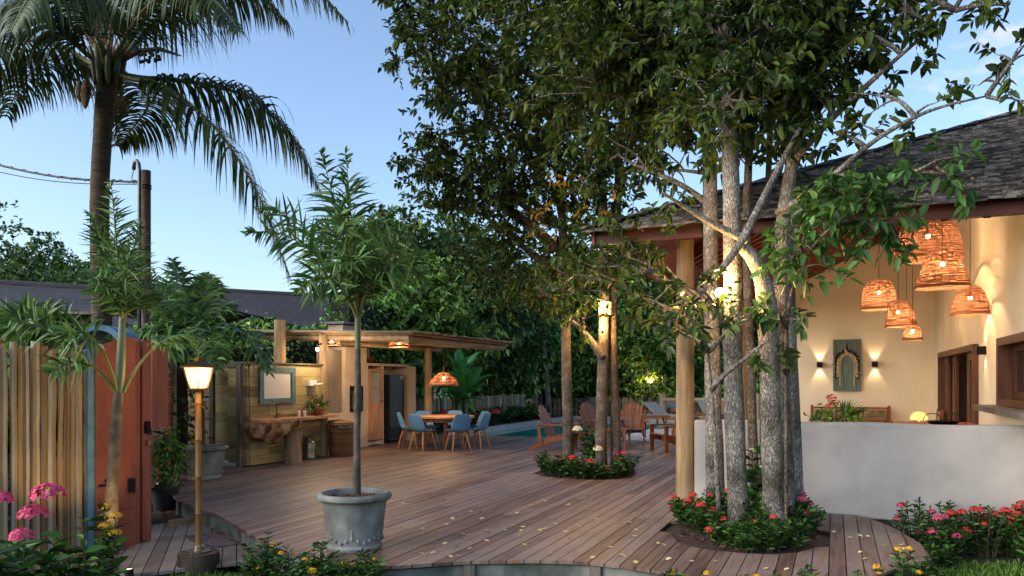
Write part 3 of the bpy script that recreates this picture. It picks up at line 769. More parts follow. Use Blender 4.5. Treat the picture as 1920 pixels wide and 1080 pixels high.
# window with a thick frame and a sill
m = MB(); y0, y1, z0, z1 = 9.6, 11.55, 1.27, 2.14
for y in (y0 + .04, y1 - .07): m.box((WU + .03, y, (z0 + z1) / 2), (.2, .14 if y > 10 else .08, z1 - z0))
m.box((WU + .03, (y0 + y1) / 2 - .03, z1 - .05), (.2, y1 - y0 - .22, .1)); m.box((WU + .03, (y0 + y1) / 2 - .03, z0 + .04), (.2, y1 - y0 - .22, .08))
win = m.build('window', M['teakdark'], house, world=True)
for (a, b, off) in [(9.7, 10.52, .0), (10.46, 11.38, .05)]:
    m = MB(); x = WU + .06 + off
    for y in (a + .045, b - .045): m.box((x, y, (z0 + z1) / 2), (.04, .09, z1 - z0 - .2))
    m.box((x, (a + b) / 2, z1 - .14), (.04, b - a - .182, .08)); m.box((x, (a + b) / 2, z0 + .13), (.04, b - a - .182, .09))
    m.build('sash', M['teakdark'], win, world=True)
    m = MB(); m.box((x + .01, (a + b) / 2, (z0 + z1) / 2), (.01, b - a - .18, z1 - z0 - .34)); m.build('pane', M['glassdark'], win, world=True)
m = MB(); m.box((WU - .10, 10.6, 1.225), (.36, 2.7, .07)); m.build('sill', M['weathered'], house, world=True)
# timber: eave beams, wall plates, rafters, boards under the shingles
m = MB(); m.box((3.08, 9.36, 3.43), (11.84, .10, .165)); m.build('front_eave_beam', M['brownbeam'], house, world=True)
m = MB(); m.box((-1.9, 14.3, 3.545), (.12, 8.76, .21)); m.build('side_eave_beam', M['redwood'], house, world=True)
m = MB(); m.bar((-2.87, 9.29, 3.44), (-2.87, 21, 3.44), .04, .18)
m.build('fascia', M['redwood'], house, world=True)
VT = 17.6
m = MB()
v = 9.95
while v < 20.9:
    ue = min(hipu(v) , 4.2) if v < VT else 4.2
    a = Vector((-1.95, v, zl(-1.95) - .62)); b = Vector((ue, v, zl(ue) - .62))
    if ue > -1.7: m.bar(a, b, .07, .16)
    v += .30
m.build('rafters', M['redwood'], house, world=True)
m = MB(); u = -2.5
while u < 8.8:
    vs_ = 9.34; ve = VT if u > hipu(VT) else 9.3 + (u + 2.87) * SL / SF
    if ve - vs_ > .4: m.bar((u, vs_, zf(vs_) - .17), (u, ve, zf(ve) - .17), .07, .14)
    u += .4
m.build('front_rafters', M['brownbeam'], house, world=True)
m = MB()
m.prism([(-2.85, 9.32, 3.55 - .085), (hipu(VT), VT, zf(VT) - .085), (4.2, VT, zl(4.2) - .085), (4.2, 21, zl(4.2) - .085), (-2.85, 21, 3.55 - .085)], (0, 0, .03))
m.prism([(-1.95, 10.4, zl(-1.95) - .53), (1.0, 13.3, zl(1.0) - .53), (hipu(VT) - .3, VT, zl(hipu(VT) - .3) - .53), (4.2, VT, zl(4.2) - .53), (4.2, 20.9, zl(4.2) - .53), (-1.95, 20.9, zl(-1.95) - .53)], (0, 0, .02))
m.build('ceiling_boards', M['redwood'], house, world=True)
m = MB(); m.prism([(-2.85, 9.32, 3.55 - .085), (9, 9.32, 3.55 - .085), (9, VT, zf(VT) - .085), (hipu(VT), VT, zf(VT) - .085)], (0, 0, .03))
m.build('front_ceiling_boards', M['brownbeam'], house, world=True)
# shingle roof: every shingle of the front slope is real
rf = MB(); sl_ = math.hypot(1, SF); ny, nz_ = -SF / sl_, 1 / sl_
ex = .10; nrow = int((VT - 9.12) / (ex / sl_)); rs = np.random.default_rng(5)
tl = []
for r_ in range(nrow):
    v0 = 9.12 + r_ * ex / sl_; u = hipu(v0) - .12 + rs.uniform(0, .1)
    while u < 8.9:
        w_ = rs.uniform(.09, .17); tl.append((u, u + w_ - .006, v0 + rs.normal(0, .006), rs.normal(0, .004), rs.uniform(.020, .030), rs.normal(0, .004))); u += w_
tl = np.array(tl); N = len(tl)
ua, ub, v0, dz, th, tw_ = tl.T; ln = .18
y1 = v0 + ln / sl_
def zz(v): return 3.55 + SF * (v - 9.3)
lift = .036
b0 = zz(v0) - .03 + dz + lift; b1 = zz(y1) - .03 + dz
co = [(ua, v0, b0 - tw_), (ub, v0, b0 + tw_), (ub, y1, b1), (ua, y1, b1), (ua, v0 + ny * th, b0 - tw_ + th), (ub, v0 + ny * th, b0 + tw_ + th), (ub, y1, b1 + th), (ua, y1, b1 + th)]
V = np.stack([np.stack(c, 1) for c in co], 1).reshape(-1, 3); k = np.arange(N)[:, None] * 8
F = np.concatenate([k + np.array([f]) for f in [(4, 5, 6, 7), (0, 1, 5, 4), (1, 2, 6, 5), (3, 0, 4, 7), (3, 2, 1, 0)]], 0)
rf.addq(V, F)
rf.prism([(-2.97, 9.2, 3.49), (9, 9.2, 3.49), (9, VT, zf(VT) - .05), (hipu(VT), VT, zf(VT) - .05)], (0, 0, .02))
rf.prism([(-2.93, 9.25, 3.52), (hipu(VT), VT, zl(hipu(VT))), (4.4, VT + .02, zl(4.4)), (4.4, 21.2, zl(4.4)), (-2.93, 21.2, 3.52)], (0, 0, .06))
roof = rf.build('roof', M['shingle'], house, world=True, smooth=False)
m = MB(); nh = 27
for i in range(nh):
    a = i / nh; b = (i + 1.25) / nh
    va, vb = 9.15 + a * (VT - 9.1), 9.15 + b * (VT - 9.1)
    A = Vector((hipu(va), va, zf(va) + .055)); B = Vector((hipu(vb), vb, zf(vb) + .02))
    m.bar(A, B, .30, .025)
m.build('hip_caps', M['shingle'], roof, world=True)
m = MB(); li = 90
P = np.stack([rs.uniform(-1, 4.5, li), 9.12 + np.abs(rs.normal(0, .5, li)), np.zeros(li)], 1); P[:, 2] = zz(P[:, 1]) + .035
d = rs.normal(0, 1, (li, 3)); d[:, 2] = 0
V, F = leaf_arrays(P, d, rs.uniform(.03, .1, li), .7, 0, .05); m.addq(V, F); tag(m.build('lichen', M['lichen'], roof, world=True), kind='stuff')
# posts of peeled log
def log_post(parent, name, p, h, r, m_):
    k = MB(); pts = [(p[0], p[1], z) for z in np.linspace(p[2] if len(p) > 2 else 0, h, 9)]
    wobble_tube(k, pts, [r * 1.06, r, r * .97, r * .94], n=18, seg=14, lump=.025)
    return k.build(name, m_, parent, smooth='auto', world=True)
post0 = G(1285, 940)
log_post(house, 'post', (post0.x, post0.y, -.05), 3.46, .118, M['log'])
log_post(house, 'post', (-1.85, 17.0, -.05), 3.46, .11, M['log'])

# low wall at the edge of the terrace
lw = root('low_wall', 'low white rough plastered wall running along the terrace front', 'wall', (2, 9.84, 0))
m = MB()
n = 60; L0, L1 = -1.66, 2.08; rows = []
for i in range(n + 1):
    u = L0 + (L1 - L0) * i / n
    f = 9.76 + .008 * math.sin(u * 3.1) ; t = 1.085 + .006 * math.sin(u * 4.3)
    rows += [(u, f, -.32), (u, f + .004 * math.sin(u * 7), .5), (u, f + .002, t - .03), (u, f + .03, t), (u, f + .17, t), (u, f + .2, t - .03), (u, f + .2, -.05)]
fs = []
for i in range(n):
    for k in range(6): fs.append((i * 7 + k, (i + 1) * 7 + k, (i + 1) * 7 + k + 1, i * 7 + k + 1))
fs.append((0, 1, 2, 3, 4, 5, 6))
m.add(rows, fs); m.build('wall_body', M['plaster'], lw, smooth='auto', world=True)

# ---- pendants of woven rattan
def rattan_profile(kind, R_, H_):
    if kind == 'dome': return [(R_ * .28, 0), (R_ * .62, -H_ * .06), (R_ * .80, -H_ * .22), (R_ * .91, -H_ * .45), (R_ * .97, -H_ * .72), (R_, -H_)]
    if kind == 'bell': return [(R_ * .40, 0), (R_ * .50, -H_ * .05), (R_ * .66, -H_ * .32), (R_ * .82, -H_ * .62), (R_ * .94, -H_ * .86), (R_, -H_)]
    if kind == 'round': return [(R_ * .30, 0), (R_ * .50, -H_ * .04), (R_ * .74, -H_ * .25), (R_ * .90, -H_ * .52), (R_ * .98, -H_ * .8), (R_, -H_)]
    return [(R_ * .75, 0), (R_ * .78, -H_ * .1), (R_ * .84, -H_ * .4), (R_ * .93, -H_ * .75), (R_, -H_)]
def woven(mb, prof, n=30, step=.017, r=.0055, square=False, c=(0, 0, 0)):
    P = np.array(prof); z = -P[:, 1]; H_ = z[-1]; rows = int(H_ / step)
    def pt(th, rr, zz_):
        if square:
            k = max(abs(math.cos(th)), abs(math.sin(th))); rr = rr / k * .9
        return (c[0] + rr * math.cos(th), c[1] + rr * math.sin(th), c[2] - zz_)
    for i in range(rows + 1):
        zz_ = H_ * i / rows; rr = float(np.interp(zz_, z, P[:, 0]))
        pts = []
        ph = rng.uniform(0, 6.28)
        for k in range(n + 1):
            th = 2 * math.pi * k / n
            pts.append(pt(th, rr + .003 * math.sin(k * math.pi / 1.0 + i * math.pi), zz_ + .004 * math.sin(3 * th + ph)))
        mb.tube(pts, r if i < rows - 1 else r * 2.4, 4, cap=False)
    for k in range(0, 22):
        th = 2 * math.pi * k / 22
        mb.tube([pt(th, float(np.interp(q, z, P[:, 0])), q) for q in np.linspace(0, H_, 8)], r * .7, 4, cap=False)
def pendant(label, px, ytop, ybot, wpx, D, kind, power, topz):
    p = at(px, ytop, D); bot = at(px, ybot, D); R_ = wpx / 2 / FPX * D; H_ = p.z - bot.z
    r = root('pendant_lamp', label, 'pendant lamp', (p.x, p.y, bot.z), group='woven pendant lamps over the terrace')
    m = MB(); woven(m, rattan_profile(kind, R_, H_), square=(kind == 'square'), c=(0, 0, H_), step=max(.0125, H_ / 34)); m.build('lamp_shade', M['rattan'], r)
    m = MB(); m.tube([(0, 0, H_ * .80), (0, 0, H_), (0, 0, topz - bot.z)], [.006, .006, .005], 5); m.tube([(0, 0, H_ * .66), (0, 0, H_ * .8)], .018, 8); m.build('cord', M['teakdark'], r)
    m = MB(); m.sphere((0, 0, H_ * .58), .032, 10, 7); m.build('bulb', M['bulb'], r)
    l = lamp('pendant_light', (0, 0, H_ * .44), power, (1, .69, .38), .03); l.parent = r
pendant('largest woven rattan pendant lamp, a wide dome hanging close under the eave beam', 1740, 412, 486, 116, 11.4, 'dome', 18, 4.3)
pendant('bell shaped rattan pendant lamp hanging in front of the widest dome', 1767, 464, 539, 92, 10.4, 'bell', 15, 4.15)
pendant('mid sized domed rattan pendant lamp, leftmost of the terrace lamps', 1648, 526, 580, 63, 14.2, 'dome', 18, 4.6)
pendant('square tapered rattan pendant lamp beside the leftmost dome', 1684, 566, 613, 47, 13.4, 'square', 16, 4.6)
pendant('cone shaped rattan pendant lamp half hidden behind the square one', 1700, 570, 611, 36, 15.2, 'bell', 6, 4.8)
pendant('smallest and lowest rattan pendant lamp', 1711, 609, 637, 33, 13.0, 'round', 13, 4.5)
pendant('rounded rattan pendant lamp hanging alone near the window', 1819, 537, 589, 63, 10.7, 'round', 8, 3.95)

# ---- sconces
def sconce(label, p, nx, power):
    r = root('wall_sconce', label, 'wall light', p, group='black cube wall lights on the terrace walls')
    o = Vector(nx) * .06
    m = MB()
    for s_ in (-1, 1):                       # open box: light leaves above and below
        t_ = Vector((nx[1], nx[0], 0)) * .055 * s_
        m.box(o + t_ + Vector((0, 0, 0)), (.012 if abs(nx[1]) > .5 else .12, .12 if abs(nx[1]) > .5 else .012, .12))
    m.box(Vector(nx) * .115, (.122 if abs(nx[1]) > .5 else .012, .012 if abs(nx[1]) > .5 else .122, .12))
    m.box(Vector(nx) * .012, (.10 if abs(nx[1]) > .5 else .02, .02 if abs(nx[1]) > .5 else .10, .10)); m.build('housing', M['blackmetal'], r)
    m = MB(); m.sphere((o.x, o.y, 0), .018, 8, 6); m.build('bulb', M['bulb'], r)
    for up in (0, 1):
        l = lamp('sconce_light', (o.x, o.y, .03 if up else -.03), power, (1, .70, .38), .01, spot=75, rot=(math.pi if up else 0, 0, 0), blend=.6); l.parent = r
sconce('black cube wall light left of the framed wall art', on_v(1537, 684, WV), (0, -1, 0), 5)
sconce('black cube wall light right of the framed wall art', on_v(1640, 683, WV), (0, -1, 0), 5)
sconce('black cube wall light between the doors and the window', on_u(1848, 657, WU), (-1, 0, 0), 4)

# ---- framed feather collar on the wall
p0 = on_v(1562, 733, WV); p1 = on_v(1615, 636, WV); c = (p0 + p1) / 2; wd_, hg_ = p1.x - p0.x, p1.z - p0.z
r = root('wall_art', 'framed feather headdress mounted on a grey green board', 'wall art', (c.x, WV, p0.z))
m = MB(); m.box((0, -.03, hg_ / 2), (wd_ - .06, .03, hg_ - .06)); m.build('backboard', M['canvas'], r)
m = MB(); b_ = .035
for s_ in (-1, 1): m.box((s_ * (wd_ / 2 - b_ / 2), -.04, hg_ / 2), (b_, .07, hg_)); m.box((0, -.041, hg_ / 2 + s_ * (hg_ / 2 - b_ / 2)), (wd_ - 2 * b_, .068, b_))
m.build('frame', M['frame'], r)
mf = MB(); ms = MB(); cz = hg_ * .50; rx, rz_ = wd_ * .25, hg_ * .20
for k in range(30):
    if k < 16: th = math.pi * (k / 15.0); bx, bz = rx * math.cos(th), cz + rz_ * math.sin(th); d = np.array([math.cos(th), 0, math.sin(th) * .8])
    else:
        s_ = 1 if k % 2 else -1; q = (k - 16) // 2; bx, bz = s_ * rx, cz - .035 * (q + 1); d = np.array([s_, 0, -.45])
    if k in (13 + 16, 12 + 16): pass
    n = 5
    P = np.tile([bx * 1.12, -.06, bz + .0], (n, 1)) + rng.normal(0, .006, (n, 3)); D = np.tile(d, (n, 1)) + rng.normal(0, .22, (n, 3)) * np.array([1, .2, 1])
    V, F = leaf_arrays(P, D, rng.uniform(.08, .13, n) * wd_ * 2.0, .32, 0, .1, up=np.tile([0, -1.0, 0], (n, 1))); (mf if k not in (8, 22, 23) else ms).addq(V, F)
    V, F = leaf_arrays(P + [0, -.012, 0], D, np.full(n, .055 * wd_ * 2), .3, 0, .1, up=np.tile([0, -1.0, 0], (n, 1))); ms.addq(V, F)
V, F = leaf_arrays(np.array([[0, -.06, cz + rz_]] * 3), np.array([[0, 0, 1], [.08, 0, 1], [-.08, 0, 1.]]), np.array([.28, .2, .2]), .16, 0, .1, up=np.tile([0, -1.0, 0], (3, 1))); mf.addq(V, F)
arc = [(-rx, -.055, hg_ * .08)] + [(-rx, -.055, cz)] + [(rx * math.cos(t), -.055, cz + rz_ * math.sin(t)) for t in np.linspace(math.pi, 0, 15)][1:-1] + [(rx, -.055, cz), (rx, -.055, hg_ * .08)]
ms.tube(arc, .013, 6)
mf.build('feathers', M['feather'], r); ms.build('fibre_band', M['shell'], r)

# ---- carved bench, planter, armchair with lamp, baskets
bl = on_v(1519, 800, 18.25); br_ = on_v(1672, 800, 18.25); bw_ = br_.x - bl.x
r = root('carved_bench', 'long wooden bench with three carved back panels against the cream wall', 'bench', ((bl.x + br_.x) / 2, 18.3, 0))
h = bw_ / 2; m = MB()
for s_ in (-1, 1): m.box((s_ * (h - .03), .30, .5), (.06, .06, 1.04)); 
for z in (.96, .68): m.box((0, .30, z), (bw_ - .125, .045, .05))
for k in (-1, 1): m.box((k * bw_ / 6, .30, .82), (.05, .044, .225))
for k in range(-1, 2):
    for s_ in (-1, 1): m.box((k * bw_ / 3 + s_ * (bw_ / 6 - .075), .30, .82), (.02, .03, .225))
m.build('backrest', M['teak'], r)
for k in range(-1, 2):
    q = MB(); q.box((k * bw_ / 3, .305, .82), (bw_ / 3 - .19, .02, .20))
    for j in range(7): q.lathe([(.0, .0), (.028, .0), (.032, .012), (.0, .02)], 8, c=(k * bw_ / 3 - .15 + j * .05, .29, .82 + .04 * math.sin(j * 1.6)))
    q.build('carved_panel', M['carve'], r)
m = MB(); m.box((0, .0, .43), (bw_ - .1, .55, .04)); m.build('seat', M['teak'], r)
for s_ in (-1, 1):
    m = MB(); m.box((s_ * (h - .03), -.22, .33), (.06, .06, .66)); m.build('leg', M['teak'], r)
    m = MB(); m.box((s_ * (h - .03), .02, .685), (.075, .5, .045)); m.build('armrest', M['teak'], r)
pc = on_v(1570, 800, 17.0)
r = root('flower_planter', 'terracotta bowl of red flowers and spiky palm leaf before the carved bench', 'potted plant', (pc.x, 17.0, 0))
m = MB(); m.lathe([(.16, .0), (.17, .02), (.05, .08), (.05, .46), (.24, .50), (.30, .68), (.32, .70), (.29, .70), (.24, .6), (.0, .58)], 24); m.build('bowl', M['terracotta'], r, smooth='auto')
ml = MB(); P, d = crown_twigs((0, 0, .86), (.42, .3, .2), 60, .1); leaves_on_twigs(ml, ml, P, d, .16, 7, .11)
P = np.tile([.12, 0, .8], (11, 1)); a = np.linspace(-.2, 1.15, 11); D = np.stack([np.sin(a), rng.normal(0, .12, 11), np.cos(a)], 1)
V, F = leaf_arrays(P, D, np.linspace(.42, .56, 11), .11, .05, .2); ml.addq(V, F); ml.build('foliage', M['hedge'], r)
for (x, z) in ((-.12, 1.20), (-.05, 1.08), (-.16, 1.0)):
    m = MB(); flower_head(m, (x, -.1, z), .10, 34, 1.0); m.build('flower_head', M['pinkflower'] if z > 1.1 else M['redflower'], r)
ac = on_v(1718, 800, 17.2)
r = root('wooden_armchair', 'brown wooden armchair with curved arms and a tall back facing left', 'armchair', (ac.x, 17.3, 0))
for s_ in (-1, 1):
    m = MB()
    prof = [(-.36, .66), (-.30, .70), (-.18, .66), (.0, .64), (.22, .66), (.36, .70), (.36, .64), (.22, .60), (.0, .575), (-.2, .60), (-.28, .60), (-.34, .58)]
    m.prism([(x, s_ * .28 - .035, z) for x, z in prof], (0, .07, 0)); m.build('armrest', M['teak'], r)
    m = MB(); m.bar((.34, s_ * .28, 0), (.44, s_ * .28, 1.0), .06, .07, up=(0, 1, 0)); m.box((-.28, s_ * .28, .29), (.06, .06, .58)); m.build('leg', M['teak'], r)
m = MB(); m.box((0, 0, .40), (.66, .5, .05)); m.build('seat', M['teak'], r)
m = MB(); m.bar((.38, 0, .5), (.43, 0, .96), .48, .03, up=(1, 0, 0)); m.build('backrest', M['carve'], r)
lp = on_v(1723, 778, 17.9)
r = root('table_lamp', 'small glowing orange dome lamp behind the wooden armchair', 'lamp', (lp.x, 17.9, 0))
m = MB(); m.lathe([(.2, 0), (.2, .03), (.04, .05), (.04, .46), (.24, .48), (.24, .52), (.0, .52)], 16); m.build('stand', M['teak'], r)
hz = lp.z
m = MB(); m.lathe([(.005, hz + .07), (.09, hz + .05), (.15, hz - .01), (.17, hz - .08), (.16, hz - .10)], 20); m.tube([(0, 0, .52), (0, 0, hz)], .015, 6); m.build('lamp_shade', M['glowshade'], r, smooth=True)
tb = on_u(1800, 800, 1.0)
r = root('side_table', 'low dark red wooden table just behind the low wall', 'table', (1.25, 11.4, 0))
m = MB(); m.box((0, 0, .98), (1.0, 1.5, .04)); m.build('tabletop', M['redwood'], r)
for sx in (-1, 1):
    for sy in (-1, 1): m = MB(); m.box((sx * .42, sy * .65, .48), (.06, .06, .96)); m.build('leg', M['redwood'], r)
r = root('wire_basket', 'dark wire basket with two looped handles on the red table', 'basket', (1.3, 11.2, 1.0))
m = MB(); m.lathe([(.10, .003), (.16, .02), (.19, .06), (.185, .06), (.155, .025), (.10, .008)], 18); m.build('bowl', M['blackmetal'], r)
for x in (-.12, .12):
    m = MB(); m.tube([(x + .11 * math.cos(t), 0, .06 + .10 * math.sin(t)) for t in np.linspace(0, math.pi, 12)], .006, 5); m.build('handle', M['blackmetal'], r)
hp = on_u(1832, 670, WU)
m = MB()
for k in range(16): flower_head(m, (rng.normal(0, .03) - .08, rng.normal(0, .05), -.02 - k * .02 + rng.normal(0, .02)), .035, 8, 1)
m.tube([(-.05, 0, .08), (-.08, .01, -.2), (-.05, 0, -.75)], .006, 4)
solo(m, 'flower_garland', M['pinkflower'], 'strand of pink flowers hanging on the jamb of the glazed doors', 'garland', (hp.x, hp.y, hp.z + .05))
# ------------------------------------------------------------------ garden kitchen
KU, WWU = -10.3, -9.85
# wooden screen with the wash stand
r = root('board_wall', 'wall of greenish pine boards behind the wash stand', 'wall', (WWU, 11.75, 0))
bd = MB(); z = .02
rk = random.Random(4)
while z < 1.88:
    hh = min(rk.choice([.13, .17, .19, .15]), 1.90 - z)
    cut = rk.uniform(11.1, 12.3)
    for a, b in ((10.68, cut), (cut, 12.86)): bd.box((WWU - .02 + rk.uniform(-.003, .003), (a + b) / 2, z + hh / 2), (.04, b - a - .004, hh - .006))
    bd.box((-10.11, 10.66, z + hh / 2), (.46, .04, hh - .006))
    z += hh
bd.build('boards', M['pine'], r, world=True)
m = MB(); m.box((-10.07, 11.75, 1.0), (.36, 2.1, 1.8)); m.build('core', M['dark'], r, world=True)
m = MB(); m.box((-9.98, 11.75, 1.915), (.36, 2.3, .03)); m.build('capping', M['weathered'], r, world=True)
# shower corner
sc = G(420, 871); 
r = root('shower_screen', 'weathered dark posts and pine boards enclosing the shower corner', 'screen', (-11.2, 10.8, 0))
m = MB(); a = on_v(385, 700, 10.9); b = on_v(450, 700, 10.9); z = .05
while z < 1.75:
    hh = rk.choice([.16, .2, .18]); m.box(((a.x - .7 + b.x) / 2, 11.0, z + hh / 2), (b.x - a.x + .9, .04, hh - .006)); z += hh
m.build('boards', M['pine'], r, world=True)
for px in (398, 449):
    p = on_v(px, 800, 10.55 if px > 420 else 10.85); m = MB(); m.box((p.x, p.y, .93), (.09, .07, 1.86)); m.build('post', M['weathered'], r, world=True)
p0, p1 = on_v(384, 690, 10.7), on_v(455, 690, 10.7)
m = MB(); m.box(((p0.x + p1.x) / 2, 10.70, 1.87), (p1.x - p0.x + .1, .16, .09)); m.build('lintel', M['weathered'], r, world=True)
p = G(425, 872)
m = MB(); m.box((p.x - .1, p.y + .12, .03), (.95, .5, .06)); solo(m, 'shower_tray', M['white'], 'white shower tray on the deck between the weathered posts', 'shower tray', (p.x, p.y, 0))
# mirror
a = on_u(484, 690, WWU); b = on_u(551, 690, WWU); zt_, zb_ = 1.84, 1.14; yc = (a.y + b.y) / 2; wd_ = b.y - a.y; hg_ = zt_ - zb_
r = root('framed_mirror', 'square mirror in a worn blue wooden frame above the wash stand', 'mirror', (WWU, yc, zb_))
m = MB(); fb = .105
for s_ in (-1, 1): m.box((.025, s_ * (wd_ / 2 - fb / 2), hg_ / 2), (.05, fb, hg_)); m.box((.024, 0, hg_ / 2 + s_ * (hg_ / 2 - fb / 2)), (.048, wd_ - 2 * fb, fb))
m.build('frame', M['tealpaint'], r)
m = MB(); m.box((.015, 0, hg_ / 2), (.02, wd_ - 2 * fb, hg_ - 2 * fb)); m.build('glass', M['mirror'], r)
# live-edge slab sink on a log
r = root('slab_washbasin', 'live edge timber slab washbasin with a rough root underside on a log pedestal', 'washbasin', (-9.55, 11.8, 0))
y0, y1 = on_u(492, 785, -9.45).y, 12.95
m = MB(); n = 16; top = []
for i in range(n + 1):
    y = y0 + (y1 - y0) * i / n; top.append((WWU + .004 + .50 - .12 * (i / n) ** 2 * 2.0 + .03 * math.sin(i * 1.7) + .02 * math.sin(i * .8), y))
poly = [(WWU + .005, y0 + .1)] + top + [(WWU + .005, y1)]
poly = [(WWU + .005, y1)] + [t for t in reversed(top)] + [(WWU + .005, y0 + .1)]
m.prism([(x, y, .82) for x, y in poly], (0, 0, .05)); m.build('slab', M['tabletop'], r, world=True)
m = MB(); n = 22; k_ = 16; rows = []
ya, yb = y0 - .02, y0 + 1.0
for i in range(n + 1):
    t = i / n; y = ya + (yb - ya) * t; dp = .36 * math.sin(math.pi * min(1, .18 + t * .82)) ** .7 * (1 - .15 * t) + .05
    for j in range(k_ + 1):
        s_ = j / k_; ang = math.pi * s_
        x = WWU + .26 + .25 * math.cos(ang) * (1 - .1 * math.sin(9 * t)); zz_ = .82 - dp * math.sin(ang) ** .8
        nz_ = .045 * wob(np.array([[x * 3, y * 3, zz_ * 3]]), 1.9, 2)[0] + .02 * wob(np.array([[x * 9, y * 9, zz_ * 9]]), 1.5, 1)[0]
        rows.append((x + nz_ * math.cos(ang), y + nz_ * .5, zz_ - nz_ * math.sin(ang)))
fs = [(i * (k_ + 1) + j, i * (k_ + 1) + j + 1, (i + 1) * (k_ + 1) + j + 1, (i + 1) * (k_ + 1) + j) for i in range(n) for j in range(k_)]
fs += [tuple(range(k_ + 1)), tuple(range((n + 1) * (k_ + 1) - 1, n * (k_ + 1) - 1, -1))]
m.add(rows, fs); m.build('root_bowl', mat('rough_root_wood', ['#3a1f12', '#6d4426', '#a98c68', '#c3ab88'], .8, scale=4.5, bump=.9, bscale=12), r, smooth='auto', world=True)
lg = G(548, 868); m = MB(); wobble_tube(m, [(lg.x, lg.y, -.02), (lg.x - .01, lg.y, .3), (lg.x, lg.y + .02, .62)], [.165, .155, .16], n=16, lump=.08); m.build('log_pedestal', M['log'], r, smooth='auto', world=True)
# taps and bottles
tp = on_u(519, 780, WWU + .1)
r = root('swan_neck_tap', 'tall copper swan neck tap standing on the timber slab', 'tap', (WWU + .10, tp.y, .87))
m = MB(); m.tube([(0, 0, 0), (0, 0, .02)], .03, 10); m.tube([(0, 0, .02), (0, 0, .24)], .014, 8); m.tube([(0, 0, .24), (.03, .02, .29), (.09, .06, .30), (.13, .09, .28), (.14, .10, .25)], .012, 8); m.build('spout', M['copper'], r, smooth=True)
m = MB(); m.tube([(0, .02, .07), (.05, .07, .09)], .012, 6); m.build('lever', M['copper'], r)
bt = MB
for lab, px, hh, rr, kind, m_ in [('white soap dispenser bottle beside the reed bottle', 560, .15, .035, 'bottle', 'white'), ('small brown and white bottle between two white ones', 565, .13, .026, 'bottle', 'terracotta'), ('white reed diffuser bottle with thin sticks', 571, .13, .036, 'bottle', 'white')]:
    p = on_u(px, 790, WWU + .13 + (.02 if px == 565 else 0))
    r = root('bottle', lab, 'bottle', (p.x, p.y, .87), group='bottles on the wash stand')
    q = MB(); q.lathe([(0, 0), (rr, .0), (rr, hh * .68), (rr * .6, hh * .8), (rr * .35, hh * .84)], 14); q.build('body', M[m_], r, smooth='auto')
    if px == 571:
        q = MB(); 
        for k in range(4): q.tube([(0, 0, hh * .7), (rng.normal(0, .02), rng.normal(0, .02), hh + .14)], .003, 4)
        q.build('reeds', M['blonde'], r)
    else:
        q = MB(); q.tube([(0, 0, hh * .82), (0, 0, hh * 1.05), (.03, 0, hh * 1.06)], .007, 6); q.build('pump', M['copper'], r)
p = on_u(597, 785, WWU + .15)
r = root('potted_plant', 'small fern with a red flower in a terracotta pot at the end of the slab', 'potted plant', (p.x, p.y, .87))
m = MB(); m.lathe([(0, 0), (.07, 0), (.10, .06), (.095, .12), (.075, .15), (.065, .15), (.06, .12), (0, .11)], 16); m.build('pot', M['terracotta'], r, smooth='auto')
m = MB(); P, d = crown_twigs((0, -.06, .22), (.15, .16, .09), 40, .1); leaves_on_twigs(m, m, P, d, .1, 7, .06); m.build('foliage', M['bright'], r)
m = MB(); flower_head(m, (0, .13, .22), .035, 10, 1); m.tube([(0, 0, .12), (0, .13, .22)], .004, 4); m.build('flower', M['redflower'], r)
p = on_u(581, 718, WWU)
r = root('soap_dispenser', 'white wall mounted soap dispenser on the pine boards', 'dispenser', (p.x, p.y, p.z - .06))
m = MB(); m.box((.05, 0, .06), (.09, .24, .12), taper=.9); m.build('body', M['white'], r); m = MB(); m.tube([(.08, .02, .02), (.13, .05, .03), (.15, .16, .035), (.14, .22, .05)], .018, 6); m.build('nozzle', M['white'], r)
p = on_u(581, 741, WWU)
r = root('wall_tap', 'small brass wall tap below the white soap dispenser', 'tap', (p.x, p.y, p.z))
m = MB(); m.tube([(0, 0, 0), (.06, 0, 0), (.075, 0, -.03)], .012, 8); m.tube([(.045, 0, .0), (.045, 0, .07)], .007, 6); m.tube([(.045, -.045, .07), (.045, .045, .07)], .008, 6); m.build('spout', M['chrome'], r)
p = G(580, 860)
r = root('milk_can', 'old dented steel milk can on the deck beside the log pedestal', 'can', (p.x, p.y, 0))
m = MB(); m.lathe([(0, 0.004), (.13, .004), (.135, .02), (.128, .03), (.128, .30), (.12, .34), (.085, .37), (.085, .40), (.105, .42), (.105, .435), (0, .44)], 20); m.build('body', M['steel'], r, smooth='auto')
m = MB(); m.tube([(-.1, .0, .36), (-.1, .0, .41), (0, 0, .47), (.1, 0, .41), (.1, 0, .36)], .008, 5); m.build('handle', M['steel'], r)
p = G(641, 855)
r = root('laundry_basket', 'tall round wicker basket with a lid beside the kitchen post', 'basket', (p.x, p.y, 0))
m = MB(); 
for i in range(44):
    z = .01 + i * .0145; rr = .245 + .025 * math.sin(math.pi * z / .66); m.tube([(rr * math.cos(t) + (.004 if k % 2 == i % 2 else -.004) * math.cos(t), rr * math.sin(t) + (.004 if k % 2 == i % 2 else -.004) * math.sin(t), z) for k, t in enumerate(np.linspace(0, 2 * math.pi, 41))], .0085, 4, cap=False)
m.lathe([(.22, 0), (.24, .01), (.262, .33), (.24, .65)], 24); m.build('body', M['wicker'], r)
m = MB(); m.lathe([(.27, .64), (.275, .67), (.26, .70), (.16, .735), (.03, .75), (0, .75)], 24)
